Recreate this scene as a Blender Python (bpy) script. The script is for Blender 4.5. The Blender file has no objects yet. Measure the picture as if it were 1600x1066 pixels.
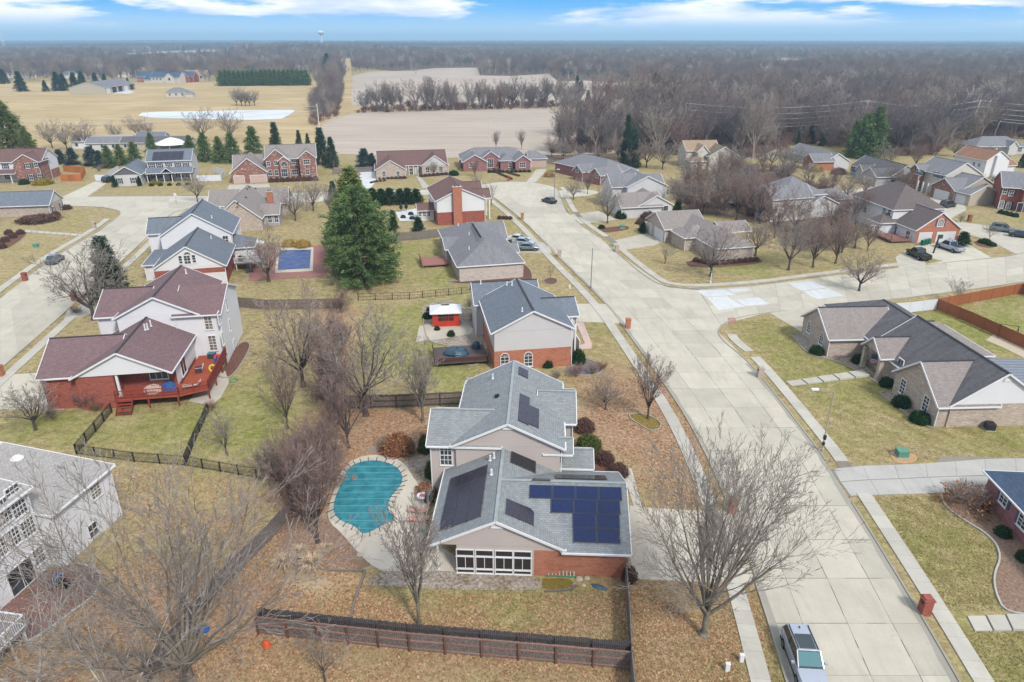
import bpy, math, random
import numpy as np
from mathutils import Vector, Matrix
from mathutils.geometry import tessellate_polygon

random.seed(7); RNG = np.random.default_rng(7)
SC = bpy.context.scene
C = SC.collection
R = math.radians

# ------------------------------------------------------------------ camera
FPX, HOR, CH = 1085.0, 61.0, 39.0           # focal length in photo pixels, horizon row, camera height in metres
TH = math.atan((533 - HOR) / FPX)
CT, ST = math.cos(TH), math.sin(TH)
cam = bpy.data.cameras.new('camera'); cam.sensor_width = 36.0
cam.lens = 36.0 * FPX / 1600.0
cam.clip_start = 0.5; cam.clip_end = 60000
camo = bpy.data.objects.new('camera', cam); C.objects.link(camo)
camo.location = (0, 0, CH); camo.rotation_euler = (math.pi / 2 - TH, 0, 0)
SC.camera = camo

# ------------------------------------------------------------------ world, sun, exposure
SUN_EL, SUN_AZ = R(44), R(148)              # azimuth clockwise from +Y
w = bpy.data.worlds.new('World'); SC.world = w; w.use_nodes = True
nt = w.node_tree; N = nt.nodes; L = nt.links
for n in list(N): N.remove(n)
out = N.new('ShaderNodeOutputWorld'); bg = N.new('ShaderNodeBackground')
sky = N.new('ShaderNodeTexSky'); sky.sky_type = 'NISHITA'; sky.sun_disc = False
sky.sun_elevation = SUN_EL; sky.sun_rotation = SUN_AZ
sky.altitude = 200; sky.air_density = 1.0; sky.dust_density = 0.4; sky.ozone_density = 3.0
tc = N.new('ShaderNodeTexCoord'); sep = N.new('ShaderNodeSeparateXYZ'); L.new(tc.outputs['Generated'], sep.inputs[0])
def wmath(op, a, b=None, clamp=False):
    m = N.new('ShaderNodeMath'); m.operation = op; m.use_clamp = clamp
    for i, v in enumerate((a, b)):
        if v is None: continue
        if isinstance(v, (int, float)): m.inputs[i].default_value = v
        else: L.new(v, m.inputs[i])
    return m.outputs[0]
def wmix(f, a, b):
    m = N.new('ShaderNodeMix'); m.data_type = 'RGBA'
    if isinstance(f, (int, float)): m.inputs[0].default_value = f
    else: L.new(f, m.inputs[0])
    for i, v in ((6, a), (7, b)):
        if isinstance(v, tuple): m.inputs[i].default_value = v + (1,)
        else: L.new(v, m.inputs[i])
    return m.outputs[2]
SKYK = 9.0                                   # sky units that come out near white at the strength used
CLX, CLZ = 0.2, 8.8
def sk(r, g, b, k=1.0): return (r * SKYK * k, g * SKYK * k, b * SKYK * k)
z = sep.outputs['Z']
def ramp(x, a, b):
    m = N.new('ShaderNodeMapRange'); m.interpolation_type = 'SMOOTHSTEP'; L.new(x, m.inputs[0])
    m.inputs[1].default_value = a; m.inputs[2].default_value = b; return m.outputs[0]
blue = wmix(ramp(z, -0.005, 0.045), sk(.46, .64, .78), sk(.02, .31, .76))
base = wmix(0.08, blue, sky.outputs[0])
def cloudnoise(sx, sz, off, scale, det=6, rough=.55):
    cx = N.new('ShaderNodeCombineXYZ')
    L.new(wmath('MULTIPLY_ADD', sep.outputs['X'], sx), cx.inputs[0]); cx.inputs[0].links[0].from_node.inputs[2].default_value = off[0]
    L.new(wmath('MULTIPLY', sep.outputs['Y'], sx), cx.inputs[1])
    L.new(wmath('MULTIPLY_ADD', z, sz), cx.inputs[2]); cx.inputs[2].links[0].from_node.inputs[2].default_value = off[1]
    n = N.new('ShaderNodeTexNoise'); n.inputs['Scale'].default_value = scale; n.inputs['Detail'].default_value = det
    n.inputs['Roughness'].default_value = rough; L.new(cx.outputs[0], n.inputs['Vector']); return n.outputs[0]
cum = cloudnoise(1.0, 7.0, (CLX, CLZ), 3.4)
cmask = wmath('MULTIPLY', ramp(cum, .475, .55), ramp(z, .008, .03))
shade = cloudnoise(1.0, 6.0, (9.1, 4.2), 5.0)
ccol = wmix(ramp(shade, .4, .6), sk(.50, .60, .82), sk(.92, .90, .94))
thin = cloudnoise(1.0, 22.0, (5.0, 2.0), 2.0, 4)
tmask = wmath('MULTIPLY', ramp(thin, .45, .8), .3)
overhead = wmath('MULTIPLY', ramp(z, .08, .35), .75)       # the broken cloud closes towards the zenith: flat daylight
col = wmix(tmask, base, sk(.60, .68, .80))
col = wmix(cmask, col, ccol)
col = wmix(overhead, col, sk(.84, .87, .94, 1.0))
L.new(col, bg.inputs[0]); bg.inputs[1].default_value = 0.10
L.new(bg.outputs[0], out.inputs[0])

sl = bpy.data.lights.new('sun', 'SUN'); sl.energy = 2.7; sl.angle = R(9); sl.color = (1.0, .95, .88)
so = bpy.data.objects.new('sun', sl); C.objects.link(so); so.location = (0, 0, 90)
sd = Vector((math.sin(SUN_AZ) * math.cos(SUN_EL), math.cos(SUN_AZ) * math.cos(SUN_EL), math.sin(SUN_EL)))
so.rotation_euler = sd.to_track_quat('Z', 'Y').to_euler()
SC.view_settings.view_transform = 'Standard'; SC.view_settings.look = 'None'
SC.view_settings.gamma = 1.0; SC.view_settings.use_curve_mapping = False
SC.view_settings.exposure = 0.68
SC.cycles.max_bounces = 5; SC.cycles.diffuse_bounces = 3; SC.cycles.volume_bounces = 0
SC.cycles.transparent_max_bounces = 8

# ------------------------------------------------------------------ photo pixel <-> place
def at(x, y, z=0.0):
    u, v = x - 800.0, y - 533.0
    k = (CH - z) / (FPX * ST + v * CT)
    return Vector((u * k, (FPX * CT - v * ST) * k, z))
def xy(x, y): p = at(x, y); return (p.x, p.y)
def ray(x, y):
    u, v = x - 800.0, y - 533.0
    return Vector((u, FPX * CT - v * ST, -(FPX * ST + v * CT)))
def top_z(X, Y, ypx):                        # height of the point above (X,Y) that shows on photo row ypx
    t = (533 - ypx) / FPX
    return CH + Y * (t * CT - ST) / (CT + t * ST)

# ------------------------------------------------------------------ materials
K = 1.5
def S(r, g, b, k=1.0):
    f = lambda c: (c / 255 / 12.92) if c <= 10 else ((c / 255 + .055) / 1.055) ** 2.4
    return (f(r) / K * k, f(g) / K * k, f(b) / K * k)
MATS = {}
class NB:
    def __init__(s, name, rough=.85, spec=.25):
        s.m = bpy.data.materials.new(name); s.m.use_nodes = True
        s.t = s.m.node_tree; s.n = s.t.nodes; s.l = s.t.links
        s.b = s.n['Principled BSDF']; s.b.inputs['Roughness'].default_value = rough
        s.b.inputs['Specular IOR Level'].default_value = spec
        MATS[name] = s.m
    def coord(s, kind='Object'):
        if kind == 'World':
            g = s.n.new('ShaderNodeNewGeometry'); return g.outputs['Position']
        t = s.n.new('ShaderNodeTexCoord'); return t.outputs[kind]
    def scale(s, v, sc):
        m = s.n.new('ShaderNodeMapping'); s.l.new(v, m.inputs[0]); m.inputs['Scale'].default_value = sc; return m.outputs[0]
    def noise(s, v, scale, det=4, rough=.55, dist=0):
        n = s.n.new('ShaderNodeTexNoise'); s.l.new(v, n.inputs['Vector']); n.inputs['Scale'].default_value = scale
        n.inputs['Detail'].default_value = det; n.inputs['Roughness'].default_value = rough; n.inputs['Distortion'].default_value = dist
        return n.outputs[0]
    def rng(s, x, a, b, c=0, d=1):
        m = s.n.new('ShaderNodeMapRange'); s.l.new(x, m.inputs[0])
        for i, v in enumerate((a, b, c, d)): m.inputs[i + 1].default_value = v
        return m.outputs[0]
    def mix(s, f, a, b, mode='MIX'):
        m = s.n.new('ShaderNodeMix'); m.data_type = 'RGBA'; m.blend_type = mode
        if isinstance(f, (int, float)): m.inputs[0].default_value = f
        else: s.l.new(f, m.inputs[0])
        for i, v in ((6, a), (7, b)):
            if isinstance(v, tuple): m.inputs[i].default_value = tuple(v[:3]) + (1,)
            else: s.l.new(v, m.inputs[i])
        return m.outputs[2]
    def math(s, op, a, b=None):
        m = s.n.new('ShaderNodeMath'); m.operation = op
        for i, v in enumerate((a, b)):
            if v is None: continue
            if isinstance(v, (int, float)): m.inputs[i].default_value = v
            else: s.l.new(v, m.inputs[i])
        return m.outputs[0]
    def rnd(s): return s.n.new('ShaderNodeObjectInfo').outputs['Random']
    def col(s, c):
        if isinstance(c, tuple): s.b.inputs['Base Color'].default_value = tuple(c[:3]) + (1,)
        else: s.l.new(c, s.b.inputs['Base Color'])
        return s
    def bump(s, h, st=.3, dist=.02):
        b = s.n.new('ShaderNodeBump'); b.inputs['Strength'].default_value = st; b.inputs['Distance'].default_value = dist
        s.l.new(h, b.inputs['Height']); s.l.new(b.outputs[0], s.b.inputs['Normal']); return s

def plain(name, c, rough=.7, spec=.3, var=.12, scale=2.0, metal=0, rndv=0.0):
    if name in MATS: return MATS[name]
    n = NB(name, rough, spec); v = n.coord('Object')
    k = lambda f: tuple(x * f for x in c)
    col = n.mix(n.rng(n.noise(v, scale, 5), .3, .7), k(1 - var), k(1 + var))
    if rndv: col = n.mix(n.rng(n.rnd(), 0, 1, 0, 1), n.mix(1.0, col, (1 - rndv,) * 3, 'MULTIPLY'), n.mix(1.0, col, (1 + rndv,) * 3, 'MULTIPLY'))
    n.col(col); n.b.inputs['Metallic'].default_value = metal
    return n.m
def shingle(name, c, stain=.25, var=.18):
    n = NB(name, .95, .15); v = n.coord('UV')
    br = n.n.new('ShaderNodeTexBrick'); n.l.new(v, br.inputs[0]); br.inputs['Scale'].default_value = 1
    br.inputs['Brick Width'].default_value = .34; br.inputs['Row Height'].default_value = .19
    br.inputs['Mortar Size'].default_value = .018; br.inputs['Mortar Smooth'].default_value = .2
    k = lambda f: tuple(x * f for x in c) + (1,)
    br.inputs['Color1'].default_value = k(1 + var); br.inputs['Color2'].default_value = k(1 - var); br.inputs['Mortar'].default_value = k(.55)
    grain = n.noise(v, 14, 3)
    col = n.mix(n.rng(grain, .3, .7, .0, .45), br.outputs[0], k(1.35))
    st = n.noise(n.scale(v, (1.6, .22, 1)), 1.0, 5, .6)
    col = n.mix(n.rng(st, .42, .72, 0, stain), col, k(.42))
    n.col(col); n.bump(br.outputs['Fac'], .35, .02); n.m.node_tree.nodes['Bump'].invert = True
    return n.m
def brick(name, c1, c2, mort, pale=0.0):
    n = NB(name, .9, .2); v = n.coord('UV')
    br = n.n.new('ShaderNodeTexBrick'); n.l.new(v, br.inputs[0]); br.inputs['Scale'].default_value = 1
    br.inputs['Brick Width'].default_value = .30; br.inputs['Row Height'].default_value = .10; br.inputs['Mortar Size'].default_value = .012
    br.inputs['Color1'].default_value = c1 + (1,); br.inputs['Color2'].default_value = c2 + (1,); br.inputs['Mortar'].default_value = mort + (1,)
    
    vo = n.n.new('ShaderNodeTexVoronoi'); n.l.new(n.scale(v, (2.2, 6.5, 1)), vo.inputs[0]); vo.inputs['Scale'].default_value = 1
    spx = n.n.new('ShaderNodeSeparateColor'); n.l.new(vo.outputs['Color'], spx.inputs[0])
    col = n.mix(n.rng(spx.outputs[0], .6, .9, 0, .35), br.outputs[0], tuple(x * .55 for x in c2))
    if pale: col = n.mix(n.rng(spx.outputs[1], .88, .9, 0, pale), col, (.42, .38, .32))
    col = n.mix(n.rng(n.noise(v, .6, 4), .3, .75, 0, .2), col, tuple(x * .82 for x in c1))
    n.col(col); return n.m
def siding(name, c, lap=.2):
    n = NB(name, .6, .3); v = n.coord('UV')
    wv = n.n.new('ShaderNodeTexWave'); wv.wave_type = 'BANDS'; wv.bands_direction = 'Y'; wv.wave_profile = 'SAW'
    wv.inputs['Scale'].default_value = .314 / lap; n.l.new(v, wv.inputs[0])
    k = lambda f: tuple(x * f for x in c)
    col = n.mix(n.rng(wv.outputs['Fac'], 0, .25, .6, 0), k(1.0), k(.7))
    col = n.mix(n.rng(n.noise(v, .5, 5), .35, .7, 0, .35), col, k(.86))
    n.col(col); return n.m

def make_mats():
    # roofs
    shingle('roof_greygreen', S(146, 151, 153)); shingle('roof_blue', S(120, 128, 138), .25); shingle('roof_purple', S(128, 106, 108), .12)
    shingle('roof_taupe', S(150, 142, 138), .2); shingle('roof_darktaupe', S(116, 106, 104), .2); shingle('roof_grey', S(136, 136, 140), .35); shingle('roof_darkgrey', S(112, 110, 112), .55)
    shingle('roof_brown', S(122, 96, 92), .2); shingle('roof_orange', S(160, 122, 100), .5); shingle('roof_palegrey', S(172, 168, 164), .1)
    shingle('roof_slate', S(84, 100, 122), .1); shingle('roof_tan', S(168, 146, 124), .3); shingle('roof_olive', S(132, 120, 100), .3)
    plain('tar', S(112, 108, 100), .8, .2, .3); plain('ridge_dark', S(62, 60, 62)); plain('ridge_pale', S(158, 166, 166))
    # walls
    brick('brick_orange', S(200, 122, 90), S(172, 100, 76), S(192, 156, 136)); brick('brick_red', S(172, 86, 70), S(142, 66, 56), S(178, 134, 120))
    brick('brick_mixed', S(164, 104, 88), S(128, 72, 64), S(170, 150, 140), .8); brick('brick_tan', S(204, 186, 170), S(172, 152, 138), S(206, 196, 184), .9)
    brick('brick_pinktan', S(214, 200, 190), S(190, 176, 168), S(210, 202, 194)); brick('brick_rose', S(168, 110, 110), S(140, 86, 88), S(180, 150, 146))
    brick('brick_dark', S(120, 84, 72), S(96, 64, 58), S(140, 116, 104))
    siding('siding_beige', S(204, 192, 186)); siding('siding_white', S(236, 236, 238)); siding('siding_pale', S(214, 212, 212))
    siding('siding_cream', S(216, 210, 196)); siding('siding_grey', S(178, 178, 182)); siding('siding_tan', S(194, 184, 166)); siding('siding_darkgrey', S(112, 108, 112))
    plain('stucco_white', S(232, 232, 234), var=.08, scale=1.2)
    plain('trim_white', S(236, 236, 236), .5, .4, .05); plain('trim_tan', S(200, 186, 170), .5, .4, .05)
    plain('door_white', S(226, 226, 226), .5, .4, .05); plain('door_red', S(140, 40, 44), .5); plain('shutter_dark', S(52, 54, 62)); plain('shutter_blue', S(84, 96, 120))
    g = NB('window_glass', .08, .8); g.col(g.mix(g.rng(g.noise(g.coord('Object'), .8, 3), .35, .7), S(34, 40, 44), S(84, 92, 98)))
    g = NB('blind_glass', .25, .6); g.col(g.mix(g.rng(g.noise(g.coord('Object'), 2.5, 3), .4, .6), S(150, 142, 130), S(96, 86, 74)))
    # solar
    for nm, c, c2 in (('solar_dark', S(34, 32, 48), S(50, 47, 62)), ('solar_blue', S(12, 26, 64), S(20, 40, 88)), ('solar_black', S(26, 28, 34), S(36, 38, 44))):
        g = NB(nm, .24, .4); v = g.coord('UV')
        br = g.n.new('ShaderNodeTexBrick'); g.l.new(v, br.inputs[0]); br.offset = 0; br.inputs['Scale'].default_value = 1
        br.inputs['Brick Width'].default_value = .165; br.inputs['Row Height'].default_value = .165; br.inputs['Mortar Size'].default_value = .006
        br.inputs['Color1'].default_value = c + (1,); br.inputs['Color2'].default_value = c2 + (1,); br.inputs['Mortar'].default_value = tuple(x * 1.6 for x in c2) + (1,)
        g.col(g.mix(g.rng(g.noise(v, .8, 3), .3, .7, 0, .5), br.outputs[0], c2))
    plain('panel_frame', S(66, 68, 74), .4, .5); plain('bracket', S(40, 40, 42))
    # ground things
    def concrete(name, c, rv=.07):
        n = NB(name, .9, .2); v = n.coord('World'); k = lambda f: tuple(x * f for x in c)
        col = n.mix(n.rng(n.noise(v, .35, 6, .6), .3, .72), k(.88), k(1.08))
        col = n.mix(n.rng(n.noise(v, 5, 5, .7), .35, .7, 0, .35), col, k(.82))
        col = n.mix(n.rng(n.noise(n.scale(v, (.9, .12, 1)), 1.2, 5, .65), .5, .75, 0, .42), col, k(.62)); col = n.mix(n.rng(n.noise(v, .9, 7, .75), .6, .68, 0, .4), col, k(.6))
        r = n.rnd(); col = n.mix(1.0, col, n.mix(r, k_(1 - rv), k_(1 + rv)), 'MULTIPLY')
        n.col(col); return n.m
    k_ = lambda f: (f, f, f * .99)
    concrete('concrete', S(203, 197, 181), .09); concrete('concrete_grey', S(190, 188, 182)); concrete('concrete_new', S(218, 221, 222), .02); concrete('concrete_dirty', S(176, 172, 160)); concrete('joint_base', S(150, 144, 132))
    concrete('concrete_walk', S(200, 196, 184)); concrete('kerb_concrete', S(176, 170, 156)); concrete('patio_pale', S(208, 200, 186)); concrete('pink_concrete', S(216, 190, 180)); concrete('ramp_red', S(186, 140, 126))
    n = NB('gravel', .95, .15); v = n.coord('World'); a = n.noise(v, 3.5, 6, .75)
    n.col(n.mix(n.rng(n.noise(v, .5, 3), .4, .65), n.mix(n.rng(a, .35, .65), S(120, 108, 98), S(206, 196, 184)), n.mix(n.rng(a, .35, .65), S(96, 80, 66), S(182, 168, 148)))).bump(a, .5, .05)
    for nm, c1, c2 in (('mulch_brown', S(84, 58, 48), S(140, 104, 88)), ('mulch_purple', S(104, 92, 96), S(154, 140, 146)), ('mulch_rust', S(108, 86, 74), S(172, 146, 126)), ('sand_pale', S(190, 176, 150), S(214, 200, 176)), ('moss', S(110, 96, 44), S(146, 128, 60)), ('sand_orange', S(188, 142, 96), S(208, 174, 132))):
        n = NB(nm, .95, .15); v = n.coord('World'); a = n.noise(v, 4.5, 6, .75); n.col(n.mix(n.rng(a, .32, .66), c1, c2)).bump(a, .5, .05)
    n = NB('paver_brick', .9, .15); v = n.coord('World'); br = n.n.new('ShaderNodeTexBrick'); n.l.new(v, br.inputs[0]); br.inputs['Scale'].default_value = 1
    br.inputs['Brick Width'].default_value = .34; br.inputs['Row Height'].default_value = .17; br.inputs['Mortar Size'].default_value = .02
    br.inputs['Color1'].default_value = S(150, 104, 96) + (1,); br.inputs['Color2'].default_value = S(120, 84, 80) + (1,); br.inputs['Mortar'].default_value = S(120, 112, 104) + (1,)
    n.col(n.mix(n.rng(n.noise(v, .7, 4), .4, .7, 0, .6), br.outputs[0], S(130, 116, 110)))
    # fields
    for nm, c1, c2, sc in (('field_stubble', S(184, 170, 156), S(204, 190, 174), (.02, .25, 1)), ('field_gold', S(182, 160, 116), S(212, 190, 150), (.03, .08, 1)), ('field_pale', S(200, 184, 160), S(214, 200, 178), (.01, .06, 1))):
        n = NB(nm, .95, .1); v = n.coord('World'); a = n.noise(n.scale(v, sc), 1.0, 7, .65); b = n.noise(v, .012, 4)
        col = n.mix(n.rng(a, .35, .65), c1, c2); col = n.mix(n.rng(b, .4, .65, 0, .5), col, tuple(x * .86 for x in c1))
        col = n.mix(n.rng(n.noise(v, .8, 5, .7), .45, .75, 0, .4), col, tuple(x * .78 for x in c1)); n.col(col)
    # wood, vinyl, metal
    for nm, c in (('wood_weathered', S(92, 84, 82)), ('wood_grey', S(136, 128, 120)), ('wood_cedar', S(196, 122, 70)), ('wood_reddeck', S(146, 66, 54)), ('wood_deckred_floor', S(182, 92, 68)), ('wood_rail', S(160, 124, 110)), ('wood_post', S(122, 84, 68)), ('wood_brownfence', S(96, 66, 62)), ('wood_greydeck', S(150, 148, 150)), ('wood_pinkdeck', S(168, 120, 110)), ('wood_pole', S(176, 164, 148)), ('pole_pale', S(224, 214, 202)), ('wood_polebrown', S(120, 104, 92))):
        n = NB(nm, .85, .2); v = n.coord('Object'); a = n.noise(n.scale(v, (6, 6, .8)), 2.0, 5, .6); k = lambda f: tuple(x * f for x in c)
        col = n.mix(n.rng(a, .3, .7), k(.72), k(1.2)); col = n.mix(1.0, col, n.mix(n.rnd(), (.85,) * 3, (1.12,) * 3), 'MULTIPLY'); n.col(col)
    plain('picket_wood', S(124, 112, 106), .85, .2, .45, 7.0); plain('picket_dark', S(80, 78, 82), .85, .2, .45, 7.0); plain('picket_grey', S(132, 124, 120), .85, .2, .4, 6.0)
    plain('vinyl_brown', S(160, 96, 62), .5, .3, .08, rndv=.06); plain('vinyl_white', S(228, 232, 238), .45, .35, .04)
    plain('iron_black', S(46, 46, 50), .6, .3); plain('wire_pale', S(210, 208, 206), .5, .4); plain('metal_grey', S(150, 152, 154), .45, .5, metal=.3); plain('metal_dark', S(66, 68, 70), .5, .4)
    plain('metal_roof', S(128, 134, 144), .4, .5, .1); plain('utility_green', S(98, 150, 128), .6); plain('steel_white', S(232, 234, 236), .5)
    # plants
    def bark(nm, c, v=.3): plain(nm, c, .95, .1, v, 3.0)
    bark('bark_grey', S(132, 124, 112)); bark('bark_dark', S(96, 86, 82)); bark('bark_pale', S(196, 186, 174)); bark('twig_grey', S(160, 150, 142)); bark('twig_purple', S(154, 132, 124))
    bark('twig_dark', S(112, 100, 98)); bark('twig_tan', S(172, 156, 144)); bark('twig_red', S(156, 126, 120)); bark('twig_rust', S(162, 128, 104)); bark('twig_pale', S(176, 168, 160))
    for nm, c1, c2 in (('needle_green', S(66, 96, 60), S(136, 158, 98)), ('needle_dark', S(44, 64, 52), S(88, 112, 84)), ('needle_yellow', S(92, 110, 58), S(150, 156, 92)), ('needle_blue', S(52, 74, 72), S(92, 114, 110)), ('boxwood', S(28, 54, 28), S(62, 94, 48)), ('bush_green', S(60, 78, 40), S(116, 124, 60)), ('bush_rust', S(124, 82, 58), S(188, 138, 102)), ('bush_tan', S(150, 120, 84), S(206, 174, 124)), ('grass_pampas', S(178, 150, 120), S(226, 204, 176)), ('bush_gold', S(132, 120, 34), S(178, 160, 60)), ('bush_red', S(84, 62, 58), S(134, 104, 94)), ('bush_yellowtan', S(168, 140, 80), S(204, 172, 100)), ('leaf_brown', S(136, 98, 70), S(206, 168, 130)), ('blade_olive', S(122, 116, 62), S(182, 168, 108))):
        n = NB(nm, .9, .15); at_ = n.n.new('ShaderNodeAttribute'); at_.attribute_name = 'shade'
        n.col(n.mix(at_.outputs['Fac'], c1, c2))
    # water
    n = NB('pond_water', .3, .12); n.col(n.mix(n.rng(n.noise(n.scale(n.coord('World'), (.02, .02, 1)), 1, 3), .4, .6), S(226, 228, 226), S(236, 238, 236)))  # pale sky reflection painted into the water's diffuse colour
    n = NB('pool_cover', .6, .3); v = n.coord('World'); wv = n.n.new('ShaderNodeTexWave'); wv.bands_direction = 'Y'; wv.inputs['Scale'].default_value = .3; wv.inputs['Distortion'].default_value = 1.2; wv.inputs['Detail'].default_value = 2; wv.inputs['Detail Scale'].default_value = .4; n.l.new(v, wv.inputs[0])
    n.col(n.mix(n.rng(wv.outputs['Fac'], .93, 1, 0, .35), n.mix(n.rng(n.noise(v, 1.2, 5), .35, .7), S(36, 118, 132), S(66, 150, 162)), S(130, 196, 200))).bump(n.noise(v, 1.5, 3), .3, .1)
    n = NB('pool_cover_blue', .5, .3); n.col(n.mix(n.rng(n.noise(n.coord('World'), .8, 4), .35, .7), S(44, 70, 118), S(84, 110, 160)))
    # car and small stuff
    for nm, c, r in (('paint_silver', S(186, 194, 206), .25), ('paint_black', S(26, 32, 34), .2), ('paint_white', S(232, 234, 236), .25), ('paint_grey', S(120, 134, 140), .25), ('paint_bluegrey', S(96, 104, 122), .25), ('paint_dark', S(52, 58, 68), .22)):
        n = NB(nm, r, .5); n.b.inputs['Coat Weight'].default_value = .6; n.b.inputs['Metallic'].default_value = .25; n.col(n.mix(n.rng(n.noise(n.coord('Object'), 1.2, 4), .3, .7, 0, .3), c, tuple(x * .85 for x in c)))
    g = NB('car_glass', .06, .8); g.col(S(40, 56, 60)); g = NB('windscreen', .05, .9); g.col(S(84, 128, 130))
    plain('tyre', S(32, 32, 34), .9, .1); plain('rim', S(150, 152, 156), .35, .5, metal=.7); plain('lamp_red', S(150, 34, 30), .3, .5); plain('lamp_clear', S(220, 222, 220), .2, .6); plain('plastic_black', S(36, 36, 38), .6)
    plain('bin_green', S(24, 110, 84), .5); plain('tarp_blue', S(70, 104, 120), .5, .4, .3); plain('tarp_dark', S(46, 74, 92), .45, .5, .5, 1.2); plain('fabric_blue', S(44, 96, 160), .8); plain('fabric_pink', S(228, 84, 110), .8); plain('fabric_yellow', S(226, 206, 70), .8)
    plain('plastic_teal', S(60, 132, 144), .5); plain('plastic_green', S(70, 160, 120), .5); plain('stone_pale', S(196, 184, 166), .9, .1, .2); plain('gazebo_red', S(206, 62, 40), .6); plain('flag_red', S(196, 40, 50), .8); plain('flag_white', S(236, 236, 238), .8); plain('flag_blue', S(40, 50, 100), .8)
    plain('plastic_orange', S(222, 96, 54), .6); plain('cushion_tan', S(206, 180, 168), .85); plain('cushion_grey', S(196, 190, 180), .85); plain('skin', S(200, 150, 124), .6); plain('lounge_pink', S(206, 156, 146), .8, .2, .3, 5.0); plain('screen_dark', S(58, 52, 50), .5, .3, .3, 5)
    # ground with masks painted per vertex for what grows or lies there
    n = NB('lawn', .95, .1); v = n.coord('World')
    def attr(nm):
        a = n.n.new('ShaderNodeAttribute'); a.attribute_name = nm; s = n.n.new('ShaderNodeSeparateColor'); n.l.new(a.outputs['Color'], s.inputs[0]); return s.outputs
    m1, m2 = attr('mask1'), attr('mask2')
    fine = n.noise(v, 3.2, 7, .78); mid = n.noise(v, .35, 5, .6); big = n.noise(v, .06, 4, .55); patchy = n.noise(v, .22, 6, .7, .8)
    tone = n.math('ADD', n.rng(fine, .3, .7, -.1, .75), n.rng(n.noise(v, 1.1, 5, .7), .35, .65, -.15, .35)); dry = n.mix(tone, S(130, 115, 78), S(208, 191, 144)); grn = n.mix(tone, S(100, 108, 50), S(178, 178, 104))
    g = n.math('ADD', m1[1], n.rng(big, .35, .7, -.15, .35)); g = n.math('ADD', g, n.rng(mid, .3, .7, -.22, .22))
    col = n.mix(n.rng(g, 0.1, .72), dry, grn)
    col = n.mix(n.rng(patchy, .5, .68, 0, .45), col, n.mix(tone, S(104, 94, 62), S(168, 152, 112))); col = n.mix(n.rng(patchy, .32, .44, .5, 0), col, n.mix(tone, S(168, 152, 112), S(216, 202, 160)))
    leaf = n.mix(n.rng(n.noise(v, 2.6, 6, .8), .36, .62), S(124, 94, 72), S(204, 172, 140))
    lf = n.math('ADD', m1[0], n.rng(mid, .25, .75, -.3, .3)); lf = n.math('ADD', lf, n.rng(fine, .3, .7, -.25, .25))
    col = n.mix(n.rng(lf, .25, .75), col, leaf)
    bare = n.mix(n.rng(fine, .35, .65), S(170, 150, 116), S(202, 184, 150)); bm = n.math('ADD', m1[2], n.rng(mid, .3, .7, -.25, .25))
    col = n.mix(n.rng(bm, .25, .8), col, bare)
    wood = n.mix(n.rng(n.noise(v, .9, 6, .7), .35, .65), S(84, 72, 62), S(138, 120, 100))
    col = n.mix(n.rng(n.math('ADD', m2[0], n.rng(big, .3, .7, -.15, .15)), .3, .7), col, wood)
    gold = n.mix(n.rng(n.noise(n.scale(v, (.02, .1, 1)), 1, 6, .6), .35, .65), S(176, 152, 108), S(206, 184, 140))
    col = n.mix(m2[1], col, gold)
    # mowing stripes on the lawns to the right
    wv = n.n.new('ShaderNodeTexWave'); wv.bands_direction = 'DIAGONAL'; wv.inputs['Scale'].default_value = .2; wv.inputs['Distortion'].default_value = 1.5; n.l.new(v, wv.inputs[0])
    col = n.mix(n.math('MULTIPLY', m2[2], n.rng(wv.outputs['Fac'], .2, .8, 0, .2)), col, S(112, 108, 52))
    n.col(col); n.bump(fine, .6, .08)
make_mats()
def Mt(n): return MATS[n]
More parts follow.
